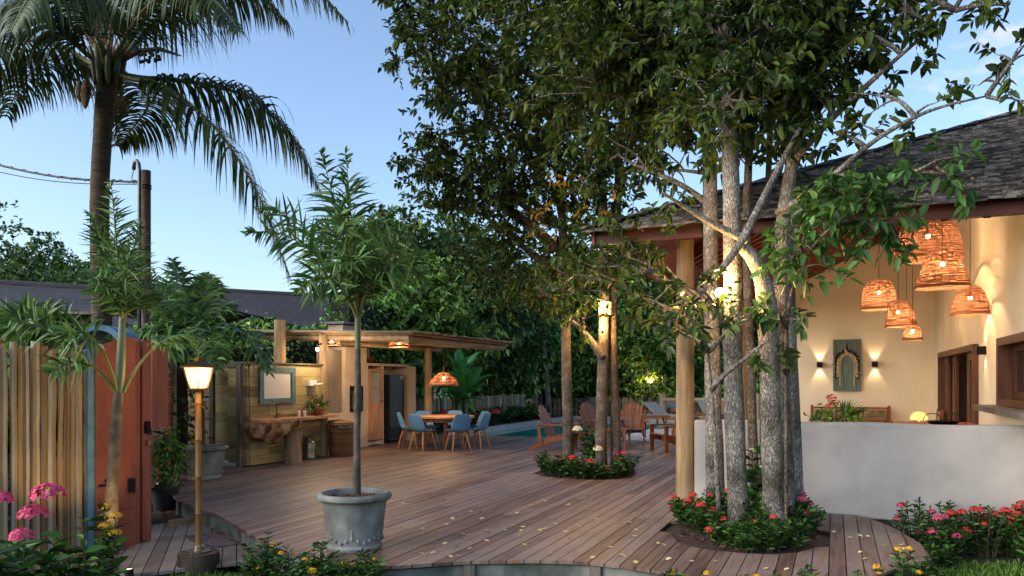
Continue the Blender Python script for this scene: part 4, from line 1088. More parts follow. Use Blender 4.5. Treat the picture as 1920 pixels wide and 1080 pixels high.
for i in range(14): m.tube([((.262 - i * .018) * math.cos(t), (.262 - i * .018) * math.sin(t), .70 + i * .0037) for t in np.linspace(0, 2 * math.pi, 25)], .009, 4, cap=False)
m.build('lid', M['wicker'], r)
m = MB(); m.tube([(.276 * math.cos(t), .276 * math.sin(t), .615) for t in np.linspace(-1.2, .2, 8)], .011, 4); m.build('blue_band', M['bluepaint'], r)

# kiosk roof, posts, grill block
r = root('garden_kitchen', 'open garden kitchen with log posts and a flat roof thatched with poles', 'pavilion', (-9.6, 15.0, 0))
def rz_(u): return 2.43 - .03 * (u + 7.75)
p = on_v(605, 855, 12.8)
log_post(r, 'post', (-9.86, 12.82, -.05), rz_(-9.86) + .1, .095, M['log'])
log_post(r, 'post', (-9.5, 16.6, -.05), rz_(-9.5) - .07, .095, M['log'])
log_post(r, 'post', (-11.3, 16.5, -.05), rz_(-11.3) - .07, .095, M['log'])
pt = on_v(525, 650, 12.55); log_post(r, 'post', (pt.x, 12.55, -.05), 2.86, .125, M['log'])
m = MB()
wobble_tube(m, [(-11.6, 12.95, rz_(-11.6)), (-9.7, 12.92, rz_(-9.7)), (-7.75, 12.85, rz_(-7.75))], [.065, .07, .085], n=14, lump=.03); m.build('side_log', M['logh'], r, smooth='auto', world=True)
m = MB(); wobble_tube(m, [(-7.82, 12.8, 2.405), (-7.8, 15, 2.40), (-7.78, 17.4, 2.41)], [.085, .08, .06], n=14, lump=.03); m.build('eave_log', M['logh'], r, smooth='auto', world=True)
m = MB()
for v in (14.2, 15.6, 17.1): m.tube([(-11.6, v, rz_(-11.6) - .0), (-7.86, v, rz_(-7.86) - .0)], .05, 8)
for u in (-9.6,): m.tube([(u, 12.97, rz_(u) - .10), (u, 17.4, rz_(u) - .10)], .06, 8)
m.build('roof_beams', M['logh'], r, smooth='auto', world=True)
m = MB(); m.prism([(-11.75, 12.75, rz_(-11.75) + .055), (-7.66, 12.75, rz_(-7.66) + .055), (-7.66, 17.5, rz_(-7.66) + .055), (-11.75, 17.5, rz_(-11.75) + .055)], (0, 0, .03)); m.build('ceiling_boards', M['logh'], r, world=True)
m = MB(); v = 12.72
rt = np.random.default_rng(8)
while v < 17.55:
    rr = rt.uniform(.014, .026); e = -7.55 + rt.uniform(-.08, .10)
    m.tube([(-11.8, v, rz_(-11.8) + .09 + rr), (-9.6, v + rt.normal(0, .02), rz_(-9.6) + .10 + rr), (e, v + rt.normal(0, .03), rz_(e) + .085 + rr + rt.uniform(0, .02))], rr, 6); v += rr * 1.7
for k in range(6):
    v0 = 12.68 + k * .012
    m.tube([(-11.8 + rt.uniform(0, .4), v0, rz_(-11.6) + .10 + .016 * (k % 3)), (-9.6, v0 - .02, rz_(-9.6) + .105 + .02 * (k % 2)), (-7.6, v0, rz_(-7.6) + .09 + .018 * (k % 3))], .017, 6)
m.build('pole_thatch', M['thatch'], r, smooth=True, world=True)
# masonry: grill bay, chimney breast, cupboard, fridge niche
r2 = root('grill_block', 'plastered grill and cupboard block with a chimney under the pole roof', 'barbecue', (KU, 15.2, 0))
m = MB()
yA, yB, yC, yD, yE, yF = 13.2, 14.2, 15.05, 15.72, 16.74, 17.0
m.box((KU - .15, (13.42 + yB) / 2, 1.57), (.1, yB - 13.42, 1.42))               # recess back, upper
m.build('recess_back', M['greyplaster'], r2, world=True)
m = MB()
m.box((KU - .22, 13.42, .42), (.44, .14, .84)); m.box((KU - .22, 14.13, .42), (.44, .14, .84)); m.box((KU - .22, 13.775, .77), (.44, .56, .14)); m.box((KU - .42, 13.775, .35), (.04, .56, .7))
m.box((KU - .25, (yB + yC) / 2 - .34, 1.18), (.5, .165, 2.36)); m.box((KU - .25, (yB + yC) / 2 + .34, 1.18), (.5, .165, 2.36))
m.box((KU - .25, (yB + yC) / 2, .42), (.5, .515, .84)); m.box((KU - .25, (yB + yC) / 2, 1.91), (.5, .515, .90))
m.box((KU - .25, yC + .03, .97), (.5, .06, 1.94)); m.box((KU - .27, (yC + yF) / 2 + .02, 1.97), (.54, yF - yC, .06)); m.box((KU - .25, yD + .035, .97), (.5, .07, 1.94))
m.box((KU - .15, yF - .04, .97), (.7, .09, 1.94)); m.box((KU - .48, (yC + yF) / 2, .97), (.04, yF - yC - .1, 1.93))
m.box((KU - .25, (yC + yD) / 2, .06), (.49, yD - yC - .07, .08))
m.build('masonry', M['beige'], r2, world=True)
m = MB(); ch = at(660, 620, 17.5); m.box((KU - .35, 14.55, 2.72), (.42, .5, .30)); 
m.build('chimney', M['beige'], r2, world=True)
m = MB(); m.box((KU - .35, 14.55, 2.92), (.62, .7, .05)); 
for s_ in (-1, 1): m.box((KU - .35, 14.55 + s_ * .22, 2.882), (.4, .05, .024))
m.build('chimney_cap', M['concrete'], r2, world=True)
m = MB(); m.box((KU - .3, (yB + yC) / 2, 1.14), (.02, .51, .6)); m.build('firebox', M['dark'], r2, world=True)
m = MB(); y_ = (yB + yC) / 2
for z in (.87, 1.43): m.box((KU + .005, y_, z), (.03, .50, .04))
for s_ in (-1, 1): m.box((KU + .006, y_ + s_ * .235, 1.15), (.03, .03, .52))
m.build('firebox_frame', M['blackmetal'], r2, world=True)
m = MB()
for z in (.96, 1.30): m.tube([(KU + .02, y_ - .24, z), (KU + .02, y_ + .24, z)], .012, 6)
m.build('skewer_rails', M['chrome'], r2, world=True)
m = MB(); yd0, yd1 = yC + .065, yD - .005; x = KU - .0
for y in (yd0 + .05, yd1 - .05): m.box((x, y, 1.0), (.04, .1, 1.72))
for z, h in ((1.82, .08), (.99, .09), (.17, .08)): m.box((x - .001, (yd0 + yd1) / 2, z), (.038, yd1 - yd0 - .2, h))
m.box((x - .006, (yd0 + yd1) / 2, .58), (.02, yd1 - yd0 - .2, .74)); m.box((x - .002, (yd0 + yd1) / 2, 1.42), (.03, yd1 - yd0 - .2, .03))
cd_ = m.build('cupboard_door', mat('cupboard_wood', ['#8a5f42', '#a87a58', '#b5886a'], .55, scale=3, stretch=(5, 5, .5), bump=.1), r2, world=True)
m = MB(); m.box((x - .012, (yd0 + yd1) / 2, 1.40), (.012, yd1 - yd0 - .2, .74)); m.build('pane', M['frosted'], cd_, world=True)
m = MB(); m.sphere((x + .035, yd1 - .05, 1.08), .018, 8, 6); m.build('knob', M['blackmetal'], cd_, world=True)
# fridge
yf = (yD + .07 + yE + .2) / 2 + .02
r = root('fridge', 'tall narrow dark grey fridge standing in its niche', 'fridge', (KU - .22, yf, 0))
m = MB(); m.box((.0, 0, .90), (.40, .66, 1.66)); m.build('body', M['fridge'], r)
m = MB(); m.box((.215, 0, 1.06), (.03, .64, 1.32)); d_ = m.build('door', M['fridge'], r)
m = MB(); m.box((.236, .30, 1.06), (.012, .02, .9)); m.build('handle', M['blackmetal'], d_)
# emblem: small light script mark and sticker on the door
m = MB(); q_ = [(-.12, -.035), (-.08, -.01), (-.05, .03), (-.035, -.005), (-.01, .035), (.0, -.01), (.03, .02), (.05, -.012), (.075, .022), (.10, -.012), (.13, .015)]
m.tube([(.2335, .06 + x, 1.50 + z) for x, z in q_], .0055, 5); m.build('emblem', M['chrome'], d_)
m = MB(); m.box((.232, .20, 1.66), (.003, .09, .06)); m.box((.232, .27, 1.63), (.003, .04, .1)); m.build('sticker', M['frosted'], d_)
m = MB()
for i in range(7): m.box((.214, 0, .12 + i * .042), (.03, .62, .022))
m.build('vent_grille', M['blackmetal'], r)
# bowls and a lamp on top of the cupboard
r = root('serving_bowl', 'wide dark bowl on top of the cupboard', 'bowl', (KU - .2, 15.3, 2.0))
m = MB(); m.lathe([(0, .002), (.12, .002), (.2, .06), (.27, .12), (.255, .12), (.19, .07), (0, .03)], 20); m.build('bowl_body', M['teakdark'], r, smooth='auto')
p = on_u(776, 688, KU + .1)
r = root('gooseneck_lamp', 'small grey gooseneck lamp arching over the end of the fridge niche', 'lamp', (KU - .1, 16.95, 2.0))
m = MB(); m.tube([(0, 0, 0), (0, 0, .2), (.05, .06, .34), (.15, .15, .36), (.22, .24, .22), (.22, .26, .12)], .012, 6); m.build('arm', M['blackmetal'], r)
m = MB(); m.lathe([(.02, .12), (.06, .10), (.13, .05), (.17, .0), (.16, .0), (.12, .045), (.02, .10)], 16, c=(.22, .26, 0)); m.build('shade', M['greycushion'], r, smooth=True)
# basket lamps under the roof and the bare bulb
for lab, px, py, v, pw in [('lit basket lamp flat under the pole roof near its front corner', 748, 649, 14.0, 16), ('lit basket lamp under the pole roof beside the first log post', 622, 652, 13.4, 15)]:
    D = 16.3 if px > 700 else 16.2; p = at(px, py, D); z = rz_(p.x) - .015
    r = root('ceiling_lamp', lab, 'ceiling lamp', (p.x, p.y, z), group='basket lamps under the kitchen roof')
    m = MB(); woven(m, [(.06, 0), (.14, -.02), (.2, -.06), (.235, -.12)], n=24, step=.02, r=.006); m.build('basket_shade', M['rattan'], r)
    m = MB(); m.sphere((0, 0, -.08), .045, 10, 7); m.build('bulb', M['bulb'], r)
    l = lamp('ceiling_light', (0, 0, -.16), pw, (1, .70, .38), .06); l.parent = r
p = at(595, 655, 15.1)
r = root('bare_bulb', 'bare lit bulb in a holder on the front of the log post', 'lamp', (p.x, p.y, p.z))
m = MB(); m.sphere((0, 0, 0), .035, 10, 7); m.build('bulb', M['bulb'], r)
m = MB(); m.tube([(0, 0, .03), (0, 0, .09), (.02, .12, .12)], .018, 6); m.build('holder', M['blackmetal'], r)
l = lamp('bulb_light', (.16, -.10, -.04), 17, (1, .72, .42), .03); l.parent = r

# ------------------------------------------------------------------ dining set
TC = W(-1.56, 17.6, 0)
r = root('dining_table', 'round light timber dining table under the rattan pendant by the pool', 'table', TC)
m = MB(); m.lathe([(0, .705), (.66, .705), (.68, .712), (.68, .75), (.66, .757), (0, .757)], 40); m.build('tabletop', M['tabletop'], r, smooth='auto')
m = MB(); m.lathe([(.60, .62), (.62, .62), (.62, .704), (.60, .704), (.60, .62)], 32); m.build('apron', M['tablered'], r)
for k in range(4):
    a = ANG + R(-90 + 90 * k + 4); m = MB(); c, s = math.cos(a), math.sin(a); m.box((c * .50, s * .50, .34), (.09, .09, .68), rz=a); m.build('leg', M['tablered'], r)
def blue_chair():
    r = root('shell_chair', 'x', 'chair', (0, 0, 0), group='blue shell chairs round the dining table')
    prof = [(-.235, .435), (-.21, .452), (-.12, .445), (.0, .432), (.10, .432), (.165, .455), (.20, .53), (.225, .62), (.245, .72), (.26, .80), (.262, .835)]
    hw = [.20, .218, .228, .232, .232, .232, .230, .222, .205, .18, .14]; ed = [.0, .012, .025, .035, .05, .075, .07, .05, .03, .015, 0]
    n = 10; vs = []
    for (y, z), h, e in zip(prof, hw, ed):
        for k in range(n + 1):
            t = -1 + 2 * k / n; q = abs(t) ** 2.6
            vs.append((h * t, y - e * q * (.8 if z > .5 else 0), z + e * q * (1 if z < .52 else .3)))
    fs = [(i * (n + 1) + k, i * (n + 1) + k + 1, (i + 1) * (n + 1) + k + 1, (i + 1) * (n + 1) + k) for i in range(len(prof) - 1) for k in range(n)]
    m = MB(); m.add(vs, fs); sh = m.build('shell', M['bluechair'], r, smooth=True)
    so_ = sh.modifiers.new('thickness', 'SOLIDIFY'); so_.thickness = .014; so_.offset = -1
    ss = sh.modifiers.new('smooth', 'SUBSURF'); ss.levels = 1; ss.render_levels = 1
    m = MB(); m.box((0, -.03, .462), (.37, .34, .03), taper=.93); m.build('seat_pad', M['greycushion'], r)
    for sx in (-1, 1):
        for sy in (-1, 1):
            m = MB(); m.tube([(sx * .14, sy * .13 - .01, .42), (sx * .185, sy * .18, .2), (sx * .225, sy * .22, .0)], [.024, .02, .013], 8); m.build('leg', M['blonde'], r, smooth='auto')
    m = MB(); m.bar((-.15, -.14, .40), (.15, .12, .40), .035, .03); m.bar((-.15, .12, .37), (.15, -.14, .37), .035, .03); m.build('cross_brace', M['blonde'], r)
    return r
ch0 = blue_chair()
spots = [(-.86, .02, 'blue shell chair at the far left end of the round table, seen side on'), (-.46, -.70, 'blue shell chair with its back to the viewer, left of the near table leg'),
         (.34, -.74, 'blue shell chair with its back to the viewer, right of the near table leg'), (.76, -.28, 'blue shell chair at the right end of the round table nearest the pool'),
         (.70, .50, 'blue shell chair half hidden behind the right end of the table'), (.10, .86, 'blue shell chair facing the viewer across the middle of the table'),
         (-.52, .70, 'blue shell chair facing the viewer across the left side of the table')]
for i, (dx, dd, lab) in enumerate(spots):
    c = ch0 if i == 0 else dup(ch0)
    p = TC + W(dx, dd, 0); v = TC - p; c.location = (p.x, p.y, 0); c.rotation_euler = (0, 0, math.atan2(v.y, v.x) + R(90) + random.uniform(-.12, .12)); c['label'] = lab
p = at(832, 722, 17.2)
r = root('pendant_lamp', 'wide cone shaped rattan pendant lamp over the dining table', 'pendant lamp', (p.x, p.y, p.z))
m = MB(); woven(m, [(.05, 0), (.12, -.03), (.22, -.11), (.30, -.20), (.345, -.29)], n=30, step=.017, r=.007, c=(0, 0, .30)); m.build('lamp_shade', M['rattan'], r)
m = MB(); m.tube([(0, 0, .2), (0, 0, .42)], .022, 8); m.tube([(0, 0, .42), (0, 0, 2.36 - p.z)], .006, 5); m.build('cord', M['teakdark'], r)
m = MB(); m.sphere((0, 0, .15), .035, 10, 7); m.build('bulb', M['bulb'], r)
l = lamp('pendant_light', (0, 0, .08), 13, (1, .58, .25), .03); l.parent = r

# ------------------------------------------------------------------ slatted garden armchairs, loungers
def adirondack():
    r = root('garden_armchair', 'x', 'armchair', (0, 0, 0), group='slatted wooden armchairs round the small table')
    for s_ in (-1, 1):
        m = MB(); prof = [(-.44, .26), (-.44, .37), (-.38, .405), (-.2, .36), (.0, .305), (.2, .25), (.42, .12), (.62, .03), (.62, .0), (.50, .0), (.3, .09), (.0, .20), (-.25, .25), (-.36, .24)]
        m.prism([(s_ * .27 - .0125, y, z) for y, z in prof], (.025, 0, 0)); m.build('side_rail', M['teak'], r)
        m = MB(); m.box((s_ * .30, -.36, .285), (.028, .095, .57)); m.build('front_leg', M['teak'], r)
        m = MB(); m.bar((s_ * .30, .26, 0.14), (s_ * .30, .32, .57), .07, .026, up=(1, 0, 0)); m.build('rear_post', M['teak'], r)
        m = MB(); m.prism([(s_ * .33 + x * s_, y, .572) for x, y in [(-.075, -.46), (.05, -.47), (.085, -.42), (.08, -.1), (.03, .35), (-.04, .38), (-.06, .1)]], (0, 0, .024)); m.build('armrest', M['teak'], r)
    m = MB()
    for i in range(6):
        t = i / 5; y = -.40 + t * .46; z = .405 - t * .10 + (0 if i else -.02); m.box((0, y, z), (.56, .078, .02), rot=Matrix.Rotation(-.22, 3, 'X'))
    m.build('seat', M['teak'], r)
    m = MB()
    for k in range(-3, 4):
        x0, x1 = k * .066, k * .098; top = 1.02 - .022 * k * k; yb_ = .08; lean = (top - .28) * .42
        a = Vector((x0, yb_, .27)); b = Vector((x1, yb_ + lean, top))
        d = (b - a).normalized(); sx = Vector((1, 0, 0)); nn = sx.cross(d).normalized(); t_ = .010
        w0, w1 = .028, .042
        side = (sx - d * sx.dot(d)).normalized()
        pl_ = [a - side * w0, a + side * w0, b + side * w1 - d * .02, b + side * w1 * .5, b - side * w1 * .5, b - side * w1 - d * .02]
        m.prism([q - nn * t_ for q in pl_], nn * 2 * t_)
    m.build('backrest', M['teak'], r)
    m = MB(); m.bar((-.3, .155, .42), (.3, .155, .42), .05, .02, up=(0, 1, 0)); m.bar((-.34, .30, .56), (.34, .30, .56), .06, .022); m.build('back_brace', M['teak'], r)
    return r
ad0 = adirondack()
def face(c, p, to):
    v = to - p; c.location = (p.x, p.y, 0); c.rotation_euler = (0, 0, math.atan2(v.y, v.x) + R(90))
hub = W(2.35, 16.9, 0)
for i, (px, py, tx_, td, lab) in enumerate([(1043, 843, 2.9, 16.3, 'slatted garden armchair on the left, facing right with its back to the pool edge'), (1118, 829, 3.0, 18.2, 'slatted garden armchair half hidden behind the twin trunks'),
                                        (1186, 832, 1.75, 13.4, 'slatted garden armchair with its fan back facing the viewer'), (1262, 846, .6, 15.6, 'slatted garden armchair on the right, seen side on beside the log post')]):
    c = ad0 if i == 0 else dup(ad0); p = G(px, py); face(c, p, W(tx_, td, 0)); c['label'] = lab
p = G(1160, 842)
r = root('side_table', 'small low slatted table between the garden armchairs', 'table', p)
m = MB()
for i in range(6): m.box((-.22 + i * .088, 0, .47), (.08, .5, .022))
m.box((0, -.2, .44), (.46, .05, .035)); m.box((0, .2, .44), (.46, .05, .035)); m.build('tabletop', M['teak'], r)
for sx in (-1, 1):
    for sy in (-1, 1): m = MB(); m.box((sx * .2, sy * .2, .21), (.045, .045, .42)); m.build('leg', M['teak'], r)
def lounger():
    r = root('sun_lounger', 'x', 'sun lounger', (0, 0, 0), group='wooden sun loungers beside the pool')
    m = MB()
    for s_ in (-1, 1): m.box((s_ * .32, .0, .30), (.05, 2.0, .09))
    for i in range(9): m.box((0, -.95 + i * .13, .335), (.58, .1, .02))
    m.build('bed_frame', M['teak'], r)
    m = MB(); m.box((0, -.35, .385), (.6, 1.28, .075)); m.build('mattress', M['lounge'], r)
    m = MB(); m.bar((0, .28, .36), (0, .88, .80), .6, .06, up=(0, -1, 1)); m.build('backrest', M['lounge'], r)
    m = MB(); m.bar((-.28, .75, .70), (-.28, .95, .30), .035, .035); m.bar((.28, .75, .70), (.28, .95, .30), .035, .035); m.build('back_strut', M['teak'], r)
    for sx in (-1, 1):
        for y in (-.85, .8): m = MB(); m.box((sx * .32, y, .128), (.06, .06, .256)); m.build('leg', M['teak'], r)
    return r
lo0 = lounger()
for i, (px, py, a, lab) in enumerate([(1255, 800, 62, 'wooden sun lounger with a flat grey mattress nearest the armchairs'), (1270, 784, 40, 'wooden sun lounger with a raised grey back by the rear plant pot'), (1338, 792, 30, 'wooden sun lounger glimpsed behind the log post')]):
    c = lo0 if i == 0 else dup(lo0); p = G(px, py); c.location = p; c.rotation_euler = (0, 0, R(a)); c['label'] = lab
p = G(1222, 804)
r = root('side_table', 'low wooden poolside table with a pale top next to the sun lounger', 'table', p)
m = MB(); m.box((0, 0, .42), (1.1, .6, .05), rz=ANG); m.build('tabletop', M['teak'], r)
m = MB()
for s_ in (-1, 1):
    m.bar(W(s_ * .4, -.2, 0), W(s_ * .4, .2, .39), .04, .04); m.bar(W(s_ * .4 + .05, .2, 0), W(s_ * .4 + .05, -.2, .39), .04, .04)
m.build('folding_legs', M['teak'], r)
m = MB(); m.box((0, 0, .46), (.95, .5, .03), rz=ANG); m.build('pale_cloth', M['lounge'], r)
# ------------------------------------------------------------------ gate, fences, lamp post, pole, neighbours
LZ = -.28
r = root('pole_fence', 'fence of upright brown and silver split poles left of the red gate', 'fence', at(60, 1000, 6.9) * 1.0)
r.location.z = LZ
m = MB(); rr = random.Random(12); A = W(-5.25, 6.5, 0); B = W(-4.36, 7.78, 0); A2 = W(-5.9, 5.2, 0)
t = 0.0; Ltot = (B - A2).length
while t < 1:
    p = A2 + (B - A2) * t; w_ = rr.uniform(.055, .10); h = 1.93 + rr.uniform(-.05, .03) + .09 * (1 - t)
    n = 9; pts = []
    for k in range(n):
        z = LZ + (h - LZ) * k / (n - 1); pts.append((p.x + rr.uniform(-.008, .008), p.y + rr.uniform(-.008, .008), z))
    wobble_tube(m, pts, [w_ / 2, w_ / 2 * rr.uniform(.85, 1.05)], n=9, seg=12, lump=.10)
    t += (w_ * .93 + rr.uniform(-.004, .006)) / Ltot
m.build('poles', M['pale'], r, smooth='auto', world=True)
m = MB()
dB = (B - A2).normalized(); nB = Vector((-dB.y, dB.x, 0))
for z in (.2, 1.3): m.bar(A2 + nB * .09 + Vector((0, 0, z)), B + nB * .09 + Vector((0, 0, z)), .05, .1)
m.build('rails', M['barkdark'], r, world=True)

g0 = W(-4.30, 7.72, -.2)
r = root('garden_gate', 'open red painted garden gate with an arched top and a blue frame', 'gate', g0)
def panel(mb, a, b, z0, z1a, z1b, th, arch=0.0, n=8):
    a = Vector((a.x, a.y, 0)); b = Vector((b.x, b.y, 0)); d = (b - a); nn = Vector((-d.y, d.x, 0)).normalized() * th
    pts = [a + Vector((0, 0, z0)), b + Vector((0, 0, z0))]
    for k in range(n + 1):
        s_ = k / n; q = b + (a - b) * s_; z = z1b + (z1a - z1b) * s_ + arch * math.sin(math.pi * (.5 + .5 * s_)) ** 1.0
        pts.append(q + Vector((0, 0, z)))
    mb.prism(pts, nn)
a = W((179 - 960) / FPX * 7.72, 7.72, 0); b = W((254 - 960) / FPX * 7.95, 7.95, 0)
m = MB(); ztop = lambda y, D: EYE + (HOR - y) / FPX * D
panel(m, a, b, -.17, ztop(652, 7.72), ztop(652, 7.72), .045, arch=.12); leaf_ = m.build('gate_leaf', M['redpaint'], r, world=True)
m = MB(); d = (b - a).normalized(); nn = Vector((d.y, -d.x, 0))
for z, h in ((1.72, .012), (1.60, .012), (.25, .02), (.10, .02)):
    m = MB(); m.bar(a + d * .02 + nn * .004 + Vector((0, 0, z)), b - d * .02 + nn * .004 + Vector((0, 0, z)), .012, h); m.build('moulding', M['redpaint'], leaf_, world=True)
m = MB(); p = b - d * .04 + nn * .015; m.box((p.x, p.y, .48), (.07, .03, .14), rz=math.atan2(d.y, d.x)); m.build('latch_plate', M['blackmetal'], leaf_, world=True)
m = MB(); p = a + d * .10 + nn * .012; m.box((p.x, p.y, .50), (.16, .012, .02), rz=math.atan2(d.y, d.x)); m.sphere((p.x, p.y, .55), .02, 8, 6); m.build('bolt', M['blackmetal'], leaf_, world=True)
j0 = W((252 - 960) / FPX * 8.15, 8.15, 0); j1 = W((286 - 960) / FPX * 8.38, 8.38, 0)
m = MB(); dj = (j1 - j0); zt0 = ztop(637, 8.2)
for s0, s1, off, th in ((0, .30, .0, .07), (.30, .40, .03, .05), (.40, .84, -.01, .07), (.84, 1.0, .02, .06)):
    pa, pb_ = j0 + dj * s0, j0 + dj * s1; nj = Vector((-dj.y, dj.x, 0)).normalized() * off
    panel(m, pa + nj, pb_ + nj, -.19, zt0 - (.02 if s0 < .3 else 0), zt0, th, n=1)
jm = m.build('gate_jamb', M['pinkpaint'], r, world=True)
nj = Vector((dj.y, -dj.x, 0)).normalized()
m = MB(); p = j0 + dj * .60 + nj * .03; m.box((p.x, p.y, ztop(801, 8.25)), (.055, .03, .13), rz=math.atan2(dj.y, dj.x)); m.tube([(p.x + nj.x * .03 + .03 * math.cos(t), p.y + nj.y * .03, ztop(810, 8.25) + .03 * math.sin(t)) for t in np.linspace(0, 6.28, 13)], .006, 5); m.build('lock', M['blackmetal'], jm, world=True)
m = MB(); p = j0 + dj * .66 + nj * .02; m.tube([tuple(p + Vector((0, 0, ztop(831, 8.25)))), tuple(p + nj * .025 + Vector((0, 0, ztop(831, 8.25))))], .03, 14); m.build('keyhole_plate', M['steel'], jm, world=True)
k0 = W((286 - 960) / FPX * 8.45, 8.45, 0); k1 = W((315 - 960) / FPX * 8.75, 8.75, 0)
m = MB(); panel(m, k0, k1, ztop(802, 8.5), ztop(640, 8.6), ztop(652, 8.6), .10, n=1); m.build('side_panel', M['pinkpaint'], r, world=True)
f0 = W((166 - 960) / FPX * 7.68, 7.68, 0)
m = MB(); m.box((f0.x - .03, f0.y + .05, (ztop(655, 7.7) + LZ) / 2), (.075, .11, ztop(655, 7.7) - LZ), rz=ANG - .5); m.build('blue_post', M['bluepaint'], r, world=True)
m = MB(); p2 = W((215 - 960) / FPX * 8.6, 8.6, 0); c_ = W((183 - 960) / FPX * 8.3, 8.3, 0); ax = Vector((CA, SA, 0)); ay = Vector((-SA, CA, 0))
arc = []
for k in range(13):
    t = math.pi * (1.0 - k / 12 * .86); arc.append((math.cos(t) * .30, math.sin(t) * .28))
zb_ = ztop(655, 8.2)
outer = [c_ + ax * x + Vector((0, 0, zb_ + z)) for x, z in arc]; inner = [c_ + ax * x * .80 + Vector((0, 0, zb_ + z * .78)) for x, z in reversed(arc)]
for k in range(12):
    q = [outer[k], outer[k + 1], inner[11 - k], inner[12 - k]]; m.prism(q, ay * .42)
m.build('blue_arch', M['bluepaint'], r, world=True)

# slatted back fence between the gate and the kitchen
r = root('slat_fence', 'weathered brown slat fence behind the blue plastic pot', 'fence', W(-5.6, 11.6, -.28))
m = MB(); z = .1
pa, pb_ = W(-4.8, 9.6, 0), W(-5.9, 13.0, 0)
while z < 1.85: m.bar(pa + Vector((0, 0, z)), pb_ + Vector((0, 0, z)), .03, .045); z += .06
m.build('slats', M['teak'], r, world=True)
for q in (0.02, .25, .5, .98):
    m = MB(); p = pa + (pb_ - pa) * q + Vector((.06, -.03, 0)); m.tube([(p.x, p.y, -.3), (p.x, p.y, 1.95)], .045, 8); m.build('post', M['pale'], r, world=True)

# lamp post
lp = W((372 - 960) / FPX * 7.3, 7.3, LZ)
r = root('lamp_post', 'bamboo garden lamp post with a glowing tapered lantern on a round log base', 'lamp post', lp)
m = MB(); wobble_tube(m, [(0, 0, -.02), (0, 0, .1), (0, 0, .195)], [.19, .195, .19], n=22, lump=.03); m.build('log_base', M['barkdark'], r, smooth='auto')
m = MB(); m.lathe([(.0, .198), (.11, .198), (.11, .21), (.05, .215), (.045, .26), (.03, .27)], 20); m.build('base_flange', M['steel'], r)
zl_ = EYE + (HOR - 728) / FPX * 7.3 - LZ
m = MB()
z = .2; P = []; rr_ = []
while z < zl_ - .05:
    P += [(0, 0, z), (0, 0, z + .012), (0, 0, z + .024), (0, 0, min(z + .34, zl_ - .04))]; rr_ += [.031, .036, .031, .030]; z += .36
m.tube(P, rr_, 12); m.build('pole', M['bamboo'], r, smooth='auto')
m = MB(); m.tube([(0, 0, zl_ - .06), (0, 0, zl_ - .02)], .02, 10); m.box((0, 0, zl_ - .01), (.12, .12, .02)); s_ = .19
for sx in (-1, 1):
    for sy in (-1, 1): m.bar((sx * .056, sy * .056, zl_), (sx * .096, sy * .096, zl_ + .20), .012, .012)
for sx in (-1, 1): m.tube([(sx * .02, 0, zl_ - .16), (sx * .09, 0, zl_ - .20), (sx * .10, 0, zl_ - .12), (sx * .06, 0, zl_ - .11)], .006, 5)
m.box((0, 0, zl_ + .207), (.23, .23, .014)); m.add([(-.115, -.115, zl_ + .2145), (.115, -.115, zl_ + .2145), (.115, .115, zl_ + .2145), (-.115, .115, zl_ + .2145), (-.04, -.04, zl_ + .265), (.04, -.04, zl_ + .265), (.04, .04, zl_ + .265), (-.04, .04, zl_ + .265)], [(0, 1, 5, 4), (1, 2, 6, 5), (2, 3, 7, 6), (3, 0, 4, 7), (4, 5, 6, 7)])
m.box((0, 0, zl_ + .28), (.06, .06, .03)); lt = m.build('lantern', M['bronze'], r)
m = MB(); a_, b_ = .050, .090
m.add([(-a_, -a_, zl_ + .002), (a_, -a_, zl_ + .002), (a_, a_, zl_ + .002), (-a_, a_, zl_ + .002), (-b_, -b_, zl_ + .199), (b_, -b_, zl_ + .199), (b_, b_, zl_ + .199), (-b_, b_, zl_ + .199)], [(0, 1, 5, 4), (1, 2, 6, 5), (2, 3, 7, 6), (3, 0, 4, 7), (3, 2, 1, 0), (4, 5, 6, 7)])
m.build('lantern_glass', M['lanternglass'], lt)
for dx, dy in ((.16, -.12), (-.18, .05)):
    l = lamp('lantern_light', (dx, dy, zl_ + .1), 5, (1, .62, .28), .08); l.parent = r

# rag mat, plastic pot, hose, log edging, small spot lamps
c = (G(352, 1012, LZ + .08) + G(449, 1018, LZ + .08)) / 2
m = MB(); q = [G(349, 1007, -.197), G(383, 1030, -.197), G(449, 1021, -.197), G(418, 998, -.197)]
m.prism([(p.x, p.y, -.197) for p in q], (0, 0, .012)); solo(m, 'rag_mat', M['matdark'], 'dark multicoloured rag mat on the lower grey deck', 'mat', (c.x, c.y, -.2))
m = MB(); p = [(-5.9, 7.0), (-7.2, 8.0)]
sb = MB(); q = [G(262, 975, -.22), G(290, 985, -.22), G(345, 972, -.22), G(380, 955, -.22), G(350, 930, -.22), G(335, 905, -.22), G(280, 905, -.22)]
sb.prism([(v.x, v.y, -.3) for v in q], (0, 0, .08)); struct(sb, 'gate_bed_soil', M['soil'])
cb = MB(); ch = 260; wts = rng.dirichlet(np.ones(len(q)), ch); P = wts @ np.array([tuple(v) for v in q]); P[:, 2] = -.21
d = rng.normal(0, 1, (ch, 3)); d[:, 2] *= .2; V, F = leaf_arrays(P, d, rng.uniform(.03, .08, ch), .55, 0, .1); cb.addq(V, F)
tag(cb.build('leaf_litter', M['chip']), 'dry leaf litter on the dark soil beside the red gate', 'litter', kind='stuff')
a, b = G(318, 987, -.2), G(378, 977, -.2); m = MB(); m.bar(a + Vector((0, 0, .03)), b + Vector((0, 0, .03)), .07, .08); solo(m, 'log_edging', M['logh'], 'short squared log edging the leaf litter beside the lower deck', 'log', ((a.x + b.x) / 2, (a.y + b.y) / 2, -.2))
p = G(308, 955, -.22)
